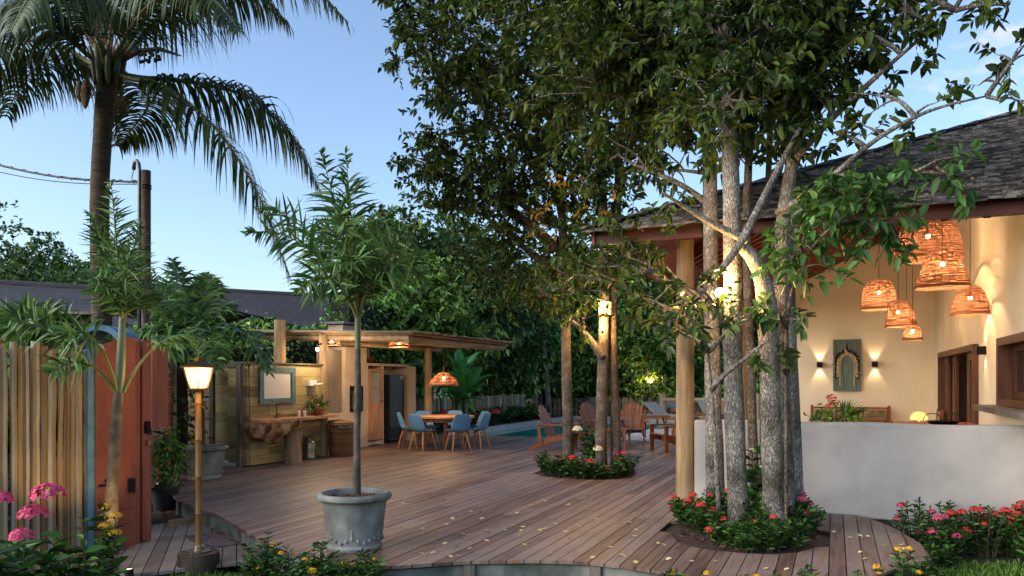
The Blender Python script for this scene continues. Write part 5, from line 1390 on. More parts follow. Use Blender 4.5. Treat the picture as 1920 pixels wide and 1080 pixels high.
r = root('plastic_pot', 'dark blue plastic pot with a leafy yellow flowered plant beside the gate', 'potted plant', p)
m = MB(); m.lathe([(.0, .0), (.15, 0), (.205, .30), (.215, .30), (.215, .33), (.195, .33), (.19, .29), (0, .285)], 24); m.build('pot', M['plasticpot'], r, smooth='auto')
m = MB(); m.tube([(0, 0, .28), (.01, 0, .7), (.03, 0, 1.05)], [.045, .04, .04], 10); m.build('stem', M['youngtrunk'], r)
m = MB(); P, d = crown_twigs((.02, .05, .72), (.17, .17, .34), 110, .1); leaves_on_twigs(m, m, P, d, .12, 7, .075); m.build('foliage', M['hedge'], r)
for (x, y, z) in ((.15, -.1, .85), (-.12, -.18, .62), (.07, -.2, .7), (-.15, -.16, .5), (.03, -.22, .52)):
    m = MB(); flower_head(m, (x, y, z), .045, 14); m.build('flower_head', M['yellowflower'], r)
p = G(300, 966, -.22); m = MB(); pts = []
for k in range(70):
    t = k * .33; rr_ = .16 + .05 * math.sin(k * .21); pts.append((rr_ * math.cos(t) * 1.4, rr_ * math.sin(t), .012 + .0016 * k))
pts += [(.4, .05, .02), (.55, .12, .02), (.62, .02, .02), (.55, -.1, .02)]
m.tube(resample(pts, 160).tolist(), .009, 6); solo(m, 'garden_hose', M['hose'], 'thin green garden hose coiled on the litter by the plastic pot', 'hose', p)
def spot_fix(label, p, aim, power, ang=60, col=(1, .56, .20)):
    r = root('spike_light', label, 'garden light', p, group='small black garden spotlights')
    m = MB(); m.tube([(0, 0, -.02), (0, 0, .07)], .008, 6); v = (Vector(aim) - Vector(p) - Vector((0, 0, .09))).normalized(); o = Vector((0, 0, .09))
    m.tube([o - v * .05, o - v * .04, o + v * .05], [.02, .035, .04], 12); m.build('housing', M['blackmetal'], r)
    m = MB(); m.tube([o + v * .046, o + v * .052], .03, 10); m.build('lens', M['bulb'], r)
    l = lamp('spot_light', o + v * .07, power, col, .02, spot=ang, rot=v.to_track_quat('-Z', 'Y').to_euler(), blend=.7); l.parent = r
spot_fix('small black spike light by the foot of the young palm at the left', W((258 - 960) / FPX * 7.0, 6.85, LZ), W((215 - 960) / FPX * 7.05, 7.05, .75), 24, 40)
spot_fix('small black spike light in the shrubs below the pole fence', W((118 - 960) / FPX * 6.4, 6.45, LZ), W((150 - 960) / FPX * 7.3, 7.35, .9), 26, 65)

# utility pole and cables
up = at(274, 520, 14.0); 
r = root('utility_pole', 'slim dark utility pole with a curved pipe at the top behind the coconut palm', 'utility pole', (up.x, up.y, LZ))
pt_ = at(274, 320, 14.0)
m = MB(); m.tube([(0, 0, 0), (0, 0, pt_.z - LZ)], .082, 14); m.build('pole', M['barkdark'], r, smooth='auto')
m = MB(); m.tube([(-.10, -.06, 1.0), (-.10, -.06, pt_.z - LZ + .0), (-.12, -.06, pt_.z - LZ + .13), (-.17, -.06, pt_.z - LZ + .19), (-.24, -.06, pt_.z - LZ + .17), (-.25, -.06, pt_.z - LZ + .03)], .035, 8); m.build('service_pipe', M['galv'], r, smooth=True)
m = MB()
for dz in (.28, .33): m.tube([((.09 * math.cos(t)), (.09 * math.sin(t)), pt_.z - LZ - dz) for t in np.linspace(0, 6.28, 15)], .012, 5)
m.tube([(-.25, -.06, pt_.z - LZ + .03), (-.26, -.1, pt_.z - LZ - .15), (-.16, -.12, pt_.z - LZ - .28)], .008, 5); m.build('clamps', M['blackmetal'], r)
for y0, y1, rad, lab in ((301, 341, .022, 'thick black overhead cable running left from the utility pole'), (316, 345, .010, 'thin overhead cable below the thick one')):
    a = at(262, y1, 14.0); b = at(-60, y0 - 8, 15.5); m = MB(); n = 14
    m.tube([tuple(a + (b - a) * (k / n) - Vector((0, 0, .14 * math.sin(math.pi * k / n)))) for k in range(n + 1)], rad, 5)
    if rad > .02: m.tube([tuple(a + (b - a) * (k / 40) - Vector((0, 0, .14 * math.sin(math.pi * k / 40))) + Vector((0, .03 * math.cos(k * 2), .03 * math.sin(k * 2)))) for k in range(41)], .010, 4)
    solo(m, 'overhead_cable', M['wire'], lab, 'cable', a)

# neighbours' thatched roofs
def neighbour(label, a0, a1, b0, b1, Dr, De):
    p = at((b0[0] + b1[0]) / 2, b0[1], De); r = root('neighbour_house', label, 'house', (p.x, p.y, -.28))
    e0, e1 = at(b0[0], b0[1], De), at(b1[0], b1[1], De); r0, r1 = at(a0[0], a0[1], Dr), at(a1[0], a1[1], Dr)
    m = MB(); n = 28; k_ = 10; rows = []
    for i in range(n + 1):
        for j in range(k_ + 1):
            s_, t = i / n, j / k_; q = (e0 + (e1 - e0) * s_) * (1 - t) + (r0 + (r1 - r0) * s_) * t
            rows.append(q + Vector((0, 0, -.35 * math.sin(math.pi * t) * .6 + .02 * math.sin(i * 5.1 + j * 3))))
    fs = [(i * (k_ + 1) + j, (i + 1) * (k_ + 1) + j, (i + 1) * (k_ + 1) + j + 1, i * (k_ + 1) + j + 1) for i in range(n) for j in range(k_)]
    m.add(rows, fs); back = Vector((0, 1, 0)) * (Dr - De); m.prism([r0, r1, e1 + back * 2, e0 + back * 2], (0, 0, -.1))
    m.build('roof', M['slate'], r, smooth=True, world=True)
    m = MB(); m.tube([r0 + Vector((0, 0, .02)), (r0 + r1) / 2 + Vector((0, 0, .0)), r1 + Vector((0, 0, .02))], .12, 8); m.build('ridge', M['slate'], r, world=True)
    m = MB(); m.bar(e0 + Vector((0, 0, -.04)), e1 + Vector((0, 0, -.04)), .08, .07); m.build('eave_trim', M['weathered'], r, world=True)
    m = MB(); bk = (r0 - e0); bk.z = 0; bk = bk.normalized()
    for z, h in ((-.28, .22), (-.62, .30), (-1.0, .3), (-1.4, .3), (-1.8, .3)): m.bar(e0 + bk * .9 + Vector((0, 0, z)), e1 + bk * .9 + Vector((0, 0, z)), .1, h)
    m.prism([e0 + bk * 1.0 - Vector((0, 0, .2)), e1 + bk * 1.0 - Vector((0, 0, .2)), Vector((e1.x + bk.x, e1.y + bk.y, -.4)), Vector((e0.x + bk.x, e0.y + bk.y, -.4))], bk * .1)
    m.build('timber_wall', M['redwood'], r, world=True)
    return r
neighbour('neighbouring house with a dark slate grey roof and orange timber eave behind the pole fence', (-120, 524), (300, 549), (-160, 577), (172, 584), 24, 19)
neighbour('neighbouring house with a long sagging dark grey roof behind the garden kitchen', (250, 535), (660, 559), (190, 615), (820, 640), 36, 31)

# lanterns and lamps tied to the trees
def tree_lamp(label, p, power, rad=.05, hood=True):
    r = root('tree_lamp', label, 'lamp', p, group='bare bulb lamps fixed to the trees')
    m = MB(); m.sphere((0, 0, 0), rad, 10, 7); m.build('bulb', M['bulb'], r)
    m = MB(); m.tube([(0, 0, -rad * .8), (0, 0, -rad * 2.4)], rad * .7, 8); m.tube([(0, 0, -rad * 2), (-.1, .03, -.02), (-.08, .05, .03)], .006, 4); m.build('holder', M['blackmetal'], r)
    l = lamp('bulb_light', (-.02, -.0, .09), power, (1, .56, .20), .05); l.parent = r
tree_lamp('bright bare bulb tied in the leaves among the large trunks', at(1350, 549, 7.6), 36, .05)
tree_lamp('small bare bulb on the front of the twin trunks', at(1130, 617, 12.35), 26, .03)
p = at(1134, 580, 12.55)
r = root('tree_lantern', 'glowing cylinder lantern strapped high on the twin trunks', 'lantern', (p.x, p.y, p.z))
m = MB(); m.lathe([(.0, -.10), (.105, -.10), (.11, .12), (.0, .12)], 18); m.build('glowing_glass', M['lanternglass'], r)
m = MB(); m.lathe([(.115, -.13), (.118, -.10), (.112, -.10), (.112, -.13), (.115, -.13)], 18); m.build('strap', M['blackmetal'], r)
l = lamp('lantern_light', (0, -.2, .05), 14, (1, .58, .22), .1); l.parent = r
tree_lamp('small bulb glowing on a slim trunk beyond the pool', at(1219, 715, 33), 30, .08)

# fences round the pool
def pale_fence(name, label, a, b, h, m_, gap=.02, w=(.09, .16), seed=1, dip=None):
    r = root(name, label, 'fence', ((a.x + b.x) / 2, (a.y + b.y) / 2, -.28)); rr = random.Random(seed); m = MB(); L = (b - a).length; t = 0; d = (b - a).normalized()
    ang = math.atan2(d.y, d.x)
    while t < L:
        ww = rr.uniform(*w); p = a + d * (t + ww / 2); hh = h * rr.uniform(.95, 1.03)
        m.box((p.x + rr.uniform(-.015, .015), p.y, (hh - .28) / 2), (ww, .03, hh + .28), rz=ang + rr.uniform(-.03, .03)); t += ww + gap * rr.uniform(.3, 1.6)
    m.build('pales', m_, r, world=True)
    m = MB(); n = Vector((-d.y, d.x, 0)) * .05
    for z in (.25, h * .8): m.bar(a + n + Vector((0, 0, z)), b + n + Vector((0, 0, z)), .05, .08)
    m.build('rails', M['oldpale'], r, world=True)
pale_fence('paling_fence', 'pale grey wooden paling fence behind the pool side flower bed', Vector((-12.3, 18.5, 0)), Vector((-12.3, 31.9, 0)), .98, M['pale'], seed=3)
pale_fence('paling_fence', 'dark gappy paling fence across the far end of the pool', Vector((-12.2, 32.0, 0)), Vector((1.0, 32.6, 0)), .80, M['oldpale'], .06, seed=5)
a, b = at(1240, 752, 31.0), at(1420, 752, 27.0)
r = root('rail_fence', 'low round rail fence behind the sun loungers', 'fence', (a.x, a.y, 0))
m = MB()
for y_ in (750, 784): m.tube([at(1240, y_, 31), at(1330, y_, 29), at(1420, y_, 27)], .085, 8)
m.build('rails', M['log'], r, world=True)
for px, D in ((1243, 31.02), (1330, 29.02), (1420, 27.02)):
    p = at(px, 738, D); m = MB(); m.tube([(p.x, p.y, -.05), (p.x, p.y, p.z)], .16, 10); m.build('post', M['log'], r, world=True)
# ------------------------------------------------------------------ plant pots with young palms
def big_pot(r, m_=None, ornate=True):
    m = MB()
    prof = [(.0, .004), (.255, .004), (.262, .03), (.245, .05), (.243, .06), (.262, .10), (.298, .42), (.302, .44), (.308, .455), (.335, .463), (.352, .482), (.352, .505), (.335, .524), (.318, .53), (.305, .527), (.298, .51), (.292, .46), (0, .45)]
    m.lathe(prof, 48)
    if ornate:
        for k in range(30):
            th = 2 * math.pi * k / 30; rr = .262
            m.sphere((rr * math.cos(th), rr * math.sin(th), .105 + .02 * math.sin(k * math.pi * .5)), (.017, .017, .02), 7, 5)
            if k % 5 == 0:
                for j in range(3): m.sphere(((rr + .005 * j) * math.cos(th), (rr + .005 * j) * math.sin(th), .14 + .03 * j), (.018 - .004 * j, .018 - .004 * j, .022), 7, 5)
    m.build('pot', m_ or M['pot'], r, smooth='auto')
    n = 420; a = rng.uniform(0, 6.283, n); q = .285 * np.sqrt(rng.random(n)); m = MB()
    for i in range(n): m.sphere((q[i] * math.cos(a[i]), q[i] * math.sin(a[i]), .468 + rng.uniform(-.008, .012)), (rng.uniform(.009, .016), rng.uniform(.009, .016), .011), 5, 3)
    m.build('pebbles', M['pebble'], r)
def palm_fronds(r, base, tips, n=46, llen=.36, lw=.016, plum=False, hang=.5, r0=.016, leafm=None, start=.2, irr=.25, seg=4, arch=.55):
    """base and tips are local to r; each frond is a part of its own."""
    for i, tp in enumerate(tips):
        b = np.array(base); t = np.array(tp[:3]); L = np.linalg.norm(t - b); up = tp[3] if len(tp) > 3 else arch
        hor = t - b; mid1 = b + hor * .25 + np.array([0, 0, L * up * .45]); mid2 = b + hor * .68 + np.array([0, 0, L * up * .42])
        P = bez(b, mid1, mid2, t, 20); ml = MB(); ms = MB()
        frond(ml, ms, P, n=n, llen=llen, lw=lw, hang=hang, plumose=plum, r0=r0, start=start, irr=irr, seg=seg)
        f = ms.build('frond', M['rachis'], r); ml.build('leaflets', leafm or M['foxtail'], f)
def L3(r, px, py, D):
    p = at(px, py, D) - r.location; return (p.x, p.y, p.z)

# pot palm in the foreground
pp = G(665, 1026)
r = root('potted_palm', 'young foxtail palm in a large grey concrete pot at the front of the deck', 'potted palm', pp)
big_pot(r)
D = FPX * EYE / (1026 - HOR)
m = MB(); wobble_tube(m, [L3(r, 669, 925, D), L3(r, 669, 850, D), L3(r, 671, 740, D), L3(r, 671, 650, D)], [.038, .034, .032, .026], n=12, seg=20, lump=.05); m.build('trunk', M['youngtrunk'], r, smooth='auto')
m = MB(); m.tube([L3(r, 671, 655, D), L3(r, 671, 610, D), L3(r, 671, 560, D), L3(r, 670, 500, D)], [.027, .03, .024, .012], 10); m.build('crownshaft', M['greenshaft'], r, smooth='auto')
b = L3(r, 671, 600, D)
tips = [L3(r, 600, 282, D) + (.25,), L3(r, 648, 285, D + .3) + (.15,), L3(r, 462, 440, D - .2) + (.75,), L3(r, 480, 395, D + .5) + (.6,), L3(r, 735, 395, D + .2) + (.5,), L3(r, 790, 430, D - .2) + (.7,), L3(r, 560, 545, D - .7) + (.9,),
        L3(r, 790, 520, D - .5) + (1.0,), L3(r, 640, 400, D - .9) + (.5,), L3(r, 700, 420, D + .9) + (.5,), L3(r, 600, 430, D + .8) + (.6,)]
palm_fronds(r, b, tips, n=56, llen=.36, lw=.0145, plum=True, hang=.45, leafm=M['foxtail'], start=.2)

# potted palm by the shower
pq = G(385, 897)
r = root('potted_palm', 'young foxtail palm in a grey concrete pot beside the shower corner', 'potted palm', pq)
big_pot(r); D = FPX * EYE / (897 - HOR)
m = MB(); wobble_tube(m, [L3(r, 381, 834, D), L3(r, 380, 760, D), L3(r, 377, 690, D), L3(r, 375, 640, D)], [.038, .034, .033, .03], n=12, lump=.05); m.build('trunk', M['youngtrunk'], r, smooth='auto')
b = L3(r, 375, 640, D)
tips = [L3(r, 506, 700, D - .5) + (1.0,), L3(r, 470, 640, D) + (.9,), L3(r, 440, 570, D + .4) + (.6,), L3(r, 325, 488, D + .2) + (.2,), L3(r, 388, 515, D + .6) + (.2,), L3(r, 280, 560, D) + (.5,), L3(r, 255, 640, D - .4) + (.9,), L3(r, 300, 690, D - .9) + (1.0,), L3(r, 410, 690, D - 1.0) + (1.0,)]
palm_fronds(r, b, tips, n=52, llen=.52, lw=.026, plum=False, hang=.9, leafm=M['foxtail'], start=.18, irr=.35)

# young palm on the lawn by the gate
bp = W((207 - 960) / FPX * 7.05, 7.05, LZ)
r = root('foxtail_palm', 'young foxtail palm with a slim pale trunk in front of the red gate', 'palm', bp); D = 7.05
m = MB(); wobble_tube(m, [(0, 0, -.02), L3(r, 208, 1000, D), L3(r, 211, 900, D), L3(r, 217, 800, D), L3(r, 223, 730, D)], [.07, .06, .054, .048, .042], n=14, seg=24, lump=.05)
for z in np.linspace(.3, 1.5, 12):
    pass
m.build('trunk', M['youngtrunk'], r, smooth='auto')
m = MB(); m.tube([L3(r, 223, 735, D), L3(r, 226, 690, D), L3(r, 228, 640, D), L3(r, 230, 560, D)], [.042, .044, .036, .018], 12); m.build('crownshaft', M['greenshaft'], r, smooth='auto')
b = L3(r, 229, 600, D)
tips = [L3(r, 208, 338, D + .1) + (.1,), L3(r, 262, 420, D + .4) + (.25,), L3(r, 168, 400, D + .3) + (.3,), L3(r, 295, 560, D + .5) + (.6,), L3(r, 175, 520, D - .5) + (.5,), L3(r, 205, 450, D + .9) + (.3,), L3(r, 245, 470, D - .8) + (.3,)]
palm_fronds(r, b, tips, n=76, llen=.28, lw=.0095, plum=True, hang=.2, leafm=M['foxtail'], start=.08, seg=3)
b2 = L3(r, 222, 745, D)
palm_fronds(r, b2, [L3(r, 95, 700, D - .6) + (.9,), L3(r, 20, 600, D - .3) + (.45,), L3(r, 120, 640, D - 1.0) + (.8,)], n=30, llen=.30, lw=.012, plum=True, hang=.5, start=.5)
b3 = L3(r, 232, 735, D)
palm_fronds(r, b3, [L3(r, 365, 640, D + .6) + (.75,)], n=34, llen=.42, lw=.018, plum=False, hang=.9, start=.55)

# small palms and leafy plants above the fences at the left
def small_palm(label, px, py, D, tips, h_px, llen=.5, n=40, group=None, plum=False, m_=None, lw=.02, hang=.6, name='palm'):
    p = at(px, py, D); r = root(name, label, 'palm', (p.x, p.y, LZ), group=group); b = (0, 0, p.z - LZ)
    m = MB(); m.tube([(0, 0, -.02), (.02, 0, b[2] * .5), b], [.07, .055, .045], 8); m.build('trunk', M['youngtrunk'], r, smooth='auto')
    palm_fronds(r, b, [L3(r, *t[:2], D + t[2]) + ((t[3],) if len(t) > 3 else ()) for t in tips], n=n, llen=llen, lw=lw, plum=plum, hang=hang, start=.15, leafm=m_)
small_palm('bushy palm with upright feathery fronds behind the slat fence', 322, 640, 15.5, [(325, 485, 0, .1), (285, 520, .4, .3), (375, 540, .3, .3), (270, 580, 0, .5), (400, 590, 0, .5), (300, 560, -.8, .5), (345, 555, -.8, .5)], 0, .62, 50, plum=True, lw=.022, hang=.3)
small_palm('small spiky palm against the sky above the dark roof', 388, 560, 20, [(388, 512, 0, .1), (370, 524, .2, .2), (410, 526, 0, .2), (362, 545, 0, .4), (415, 545, 0, .4)], 0, .5, 26, plum=True, lw=.03, hang=.2)
small_palm('low palm with long grassy fronds crowding the top of the pole fence', 70, 650, 8.6, [(20, 585, 0, .4), (-30, 620, .2, .6), (60, 575, .4, .3), (110, 595, .2, .4), (150, 620, 0, .6), (90, 600, -.6, .5), (30, 610, -.6, .5)], 0, .42, 34, lw=.026, hang=.5, plum=True)
small_palm('bright green fan of a palm in the pale rear pot beyond the pool', 1248, 690, 32.6, [(1205, 650, 0, .5), (1212, 690, -.5, .8), (1240, 628, .3, .2), (1262, 622, .3, .2), (1285, 650, 0, .5), (1290, 690, 0, .8), (1250, 640, -1, .6)], 0, 1.1, 40, lw=.05, hang=.7, m_=M['bright'])
p = at(1247, 781, 32.6)
m = MB(); m.lathe([(0, .0), (.38, 0), (.5, .62), (.56, .64), (.57, .76), (.52, .78), (.48, .7), (0, .68)], 28, closed=False); solo(m, 'plant_pot', M['whitepot'], 'large pale grey plant pot beyond the pool holding the bright green palm', 'plant pot', (p.x, p.y - .35, 0), smooth='auto')

# ------------------------------------------------------------------ coconut palm
D = 11.0; cb_ = at(190, 690, D); cb_.z = LZ
r = root('coconut_palm', 'tall coconut palm with drooping dark fronds at the upper left', 'palm', cb_)
m = MB(); wobble_tube(m, [(0.0, 0, -.1), L3(r, 192, 620, D), L3(r, 189, 500, D), L3(r, 186, 400, D), L3(r, 190, 280, D), L3(r, 199, 170, D), L3(r, 202, 130, D)], [.18, .14, .138, .135, .13, .125, .135], n=18, seg=40, lump=.05)
V = m.v[-1]
m.build('trunk', M['palmtrunk'], r, smooth='auto')
m = MB()
for k in range(46):
    t = k / 45; z = 1.5 + t * 4.2; c = np.array([np.interp(z, [0, 6], [0, .0]), 0, z])
b = np.array(L3(r, 203, 128, D))
FR = [[(215, 150, 0), (300, 150, -.3), (410, 240, -.5), (490, 370, -.5), (541, 515, -.4)],
      [(220, 145, 0), (350, 150, .2), (480, 180, .5), (560, 270, .7), (600, 360, .7)],
      [(222, 120, 0), (290, 40, .3), (380, -25, .6), (480, -20, .8), (540, 45, .9)],
      [(230, 100, 0), (330, -60, -.2), (450, -100, -.4), (560, -60, -.5), (650, 40, -.6)],
      [(190, 135, 0), (120, 85, .2), (50, 70, .4), (-30, 110, .5), (-80, 200, .6)],
      [(185, 125, 0), (110, 50, -.6), (30, 0, -1.1), (-40, 50, -1.4), (-80, 150, -1.5)],
      [(212, 150, 0), (262, 160, .9), (285, 190, 1.5), (262, 225, 1.9), (220, 275, 2.1)],
      [(203, 110, 0), (190, 0, .2), (170, -120, .4), (120, -200, .5), (60, -230, .6)],
      [(205, 105, 0), (215, -20, -.3), (230, -150, -.5), (280, -230, -.6), (350, -260, -.7)],
      [(195, 115, 0), (130, 10, .4), (60, -70, .7), (-20, -80, .9), (-90, -10, 1.0)],
      [(212, 110, 0), (265, 20, -.8), (330, -30, -1.4), (400, -10, -1.8), (450, 60, -2.0)],
      [(188, 135, 0), (140, 110, .8), (90, 110, 1.6), (40, 150, 2.1), (10, 220, 2.4)],
      [(200, 115, 0), (165, 20, -.9), (110, -40, -1.7), (60, -20, -2.2), (20, 60, -2.5)]]
for pl_ in FR:
    ml = MB(); ms = MB(); P = [tuple(b)] + [L3(r, x, y, D + d) for x, y, d in pl_]
    frond(ml, ms, resample(P, 30), n=112, llen=1.12, lw=.02, hang=1.9, r0=.04, start=.16, seg=7, fwd=.42, irr=.12)
    f = ms.build('frond', M['rachis'], r, smooth=True); ml.build('leaflets', M['coconut'], f)
m = MB()
for k in range(26):
    a = rng.uniform(0, 6.28); t = b + np.array([math.cos(a) * .35, math.sin(a) * .35, rng.uniform(.0, .75)])
    P = bez(b + [0, 0, -.1], b + (t - b) * .3 + [0, 0, .15], t + [0, 0, .1], t, 7); m.tube(P, [.02, .018, .016, .012, .01, .008, .005], 5)
m.build('flower_stalks', M['drybit'], r)
m = MB(); c = np.array(L3(r, 160, 172, D - .2)); m.lathe([(0, -.26), (.04, -.2), (.075, -.05), (.06, .08), (.03, .16), (0, .18)], 9, c=tuple(c), sx=1.2, sy=.7); c = np.array(L3(r, 150, 168, D - .15)); m.lathe([(0, -.2), (.05, -.12), (.06, .02), (.03, .12), (0, .14)], 8, c=tuple(c)); m.build('hanging_spathe', M['barkwarm'], r, smooth=True)
m = MB()
for k in range(9):
    a = 2 * math.pi * k / 9; o = b + np.array([math.cos(a) * .17, math.sin(a) * .17, -.12 + rng.normal(0, .03)]); m.tube([tuple(o + [0, 0, -.16]), tuple(o), tuple(b + np.array([math.cos(a) * .24, math.sin(a) * .24, .26]))], [.02, .045, .03], 7)
m.build('frond_bases', M['greenshaft'], r, smooth=True)
m = MB()
for k in range(24): q = np.array(L3(r, 275 + rng.uniform(-16, 28), 105 + rng.uniform(-10, 12), D)); m.sphere(tuple(q), .028, 6, 4)
m.tube([tuple(b), L3(r, 262, 95, D), L3(r, 300, 92, D), L3(r, 340, 105, D)], [.035, .04, .035, .01], 6); m.build('fruit_stalk', M['barkdark'], r)

# ------------------------------------------------------------------ the trees on the deck
def T(*pts): return [at(*p) for p in pts]
def B(px, py, D, rad, k=1.0): return (at(px, py, D), rad, k)
GB = at(1400, 1000, 7.9)
tree_kw = dict(leaf=.12, tw=.24, nl=12, dens=72, wd=.46, fine=True, gap=.22)
c1 = G(1350, 940)
make_tree('shade_tree', 'slim grey trunk at the left of the large trunk cluster by the log post', (at(1340, 930, 8.9).x, at(1340, 930, 8.9).y, 0),
          [(T((1342, 962, 8.9), (1337, 780, 8.9), (1334, 620, 8.9), (1332, 420, 8.9), (1330, 250, 8.9), (1322, 60, 8.9), (1310, -120, 8.9)), [.11, .092, .086, .083, .078, .06, .035])],
          [B(1300, 90, 8.9, .85), B(1200, 60, 9.2, 1.0), B(1120, 150, 9.4, .9), B(1230, 200, 9.2, .7, .7), B(1300, -150, 9, 1.3), B(1080, -60, 9.6, 1.2), B(1160, 290, 9.3, .6, .45), B(1260, 320, 9, .45, .25), B(1200, 500, 8.8, .46, .62), B(1140, 470, 9, .42, .6), B(1235, 570, 8.6, .3, .8), B(1100, 520, 9.2, .3, .6), B(1250, 500, 8.6, .25, .5)],
          M['bark'], M['canopy'], **tree_kw)
make_tree('shade_tree', 'rough grey trunk with a knot, frontmost of the large trunk cluster', (at(1385, 1000, 7.75).x, at(1385, 1000, 7.75).y, 0),
          [(T((1388, 1030, 7.75), (1383, 900, 7.75), (1375, 760, 7.75), (1374, 620, 7.75), (1374, 420, 7.8), (1368, 240, 7.85), (1362, 80, 7.9), (1350, -80, 8)), [.118, .100, .098, .096, .088, .08, .07, .05]),
           (T((1328, 660, 7.6), (1338, 780, 7.65), (1348, 960, 7.7)), [.012, .018, .026])],
          [B(1370, 100, 7.9, .8), B(1420, -60, 7.9, 1.1), B(1330, 190, 7.7, .45, .5), B(1390, 190, 7.4, .38, .5), B(1290, 585, 7.5, .18, .9), B(1400, 600, 7.3, .15, .9), B(1310, 540, 7.4, .18, .8), B(1430, 645, 7.2, .13, .9), B(1270, 620, 7.6, .12, 1.0)],
          M['bark'], M['canopy2'], **tree_kw)
make_tree('shade_tree', 'thickest grey multi stemmed trunk at the right of the large trunk cluster', (at(1455, 990, 7.7).x, at(1455, 990, 7.7).y, 0),
          [(T((1452, 1010, 7.6), (1446, 850, 7.6), (1443, 680, 7.6), (1437, 540, 7.6), (1418, 470, 7.6), (1385, 455, 7.6)), [.135, .108, .102, .108, .10, .06]),
           (T((1478, 1000, 7.95), (1470, 800, 7.95), (1464, 640, 7.95), (1462, 480, 7.95), (1472, 360, 7.95), (1500, 240, 7.95), (1535, 140, 8), (1570, 30, 8), (1590, -60, 8)), [.095, .085, .08, .08, .08, .07, .06, .045, .03]),
           (T((1496, 985, 8.2), (1490, 800, 8.2), (1484, 640, 8.2), (1478, 460, 8.2), (1482, 330, 8.2), (1480, 180, 8.2), (1470, 40, 8.2)), [.08, .068, .062, .06, .055, .05, .035]),
           (T((1330, 530, 7.5), (1355, 505, 7.5), (1390, 455, 7.5), (1420, 395, 7.5), (1452, 330, 7.5), (1500, 240, 7.4)), [.03, .036, .042, .04, .03, .02]),
           (T((1400, 450, 7.55), (1345, 425, 7.5), (1290, 392, 7.45), (1240, 360, 7.4)), [.05, .035, .024, .012]),
           (T((1455, 400, 7.5), (1540, 350, 7.2), (1640, 260, 7.0), (1740, 205, 6.9), (1850, 180, 6.8)), [.035, .03, .024, .017, .008]),
           (T((1490, 300, 7.9), (1560, 220, 7.6), (1680, 110, 7.3), (1790, 20, 7.1)), [.04, .03, .02, .01])],
          [B(1470, 50, 8, .85, 1.00), B(1540, -90, 8, 1.1, 0.42), B(1560, 80, 7.8, .55, 0.42), B(1450, 200, 8, .6, 1.00), B(1520, 170, 7.6, .42, 0.80), B(1620, 60, 7.5, .48, 0.34), B(1690, 15, 7.3, .42, 0.34), B(1640, -60, 7.3, .7, 0.42), B(1580, 250, 7.3, .25, 0.39), B(1620, 330, 7.0, .22, 0.39),
           B(1660, 180, 7.1, .22, 0.33), B(1720, 210, 6.9, .16, 0.44), B(1850, 150, 6.8, .24, 0.50), B(1900, 110, 6.7, .22, 0.50), B(1880, 190, 6.7, .18, 0.50), B(1890, 10, 6.8, .18, 0.61), B(1830, -20, 6.9, .2, 0.55), B(1760, 60, 7.1, .2, 0.33), B(1640, 245, 7.0, .16, 0.44)],
          M['bark'], M['canopy'], **tree_kw)
make_tree('shade_tree', 'thin brown stem lit orange at the back of the large trunk cluster', (at(1412, 930, 8.9).x, at(1412, 930, 8.9).y, 0),
          [(T((1415, 965, 8.9), (1410, 760, 8.9), (1404, 600, 8.9), (1398, 420, 8.9), (1406, 260, 8.9), (1412, 100, 8.9), (1418, -60, 8.9)), [.06, .055, .052, .05, .046, .04, .03]),
           (T((1432, 950, 9.1), (1430, 700, 9.1), (1436, 420, 9.1), (1446, 240, 9.1), (1440, 60, 9.1)), [.042, .04, .04, .036, .026])],
          [B(1420, 40, 9, .8), B(1380, 290, 9, .3, .3), B(1440, 270, 8.8, .3, .3), B(1350, -200, 9, 1.1)],
          M['barkwarm'], M['canopy'], **tree_kw)
make_tree('leafy_bough', 'low bright green leafy bough hanging before the house roof', (at(1470, 560, 7.35).x, at(1470, 560, 7.35).y, 0),
          [(T((1474, 1000, 7.5), (1474, 800, 7.45), (1472, 640, 7.35), (1484, 520, 7.2), (1540, 430, 6.9), (1620, 380, 6.75), (1700, 330, 6.65)), [.018, .017, .016, .017, .016, .013, .008])],
          [B(1500, 455, 7.0, .24, 2), B(1560, 420, 6.9, .26, 2), B(1620, 390, 6.8, .26, 2), B(1670, 420, 6.7, .20, 2), B(1700, 350, 6.7, .2, 1.7), B(1760, 310, 6.6, .16, 1.6), B(1640, 335, 6.8, .2, 1.7), B(1515, 500, 7.0, .12, 1.4), B(1460, 590, 7.15, .16, 1.8), B(1470, 690, 7.2, .09, 2), B(1600, 375, 6.8, .22, 2), B(1560, 380, 6.9, .2, 2), B(1800, 330, 6.6, .10, 1.5)],
          M['barkwarm'], M['bright'], **{**tree_kw, 'dens': 46})
# bird's nest of dry leaves
p = at(1330, 645, 8.7); m = MB(); P, d = crown_twigs((0, 0, 0), (.14, .14, .22), 60, .0); leaves_on_twigs(m, m, P, d, .08, 6, .09, droop=.6)
solo(m, 'dry_leaf_clump', M['drybit'], 'hanging clump of dry orange leaves caught on the slim left trunk', 'leaf clump', p)

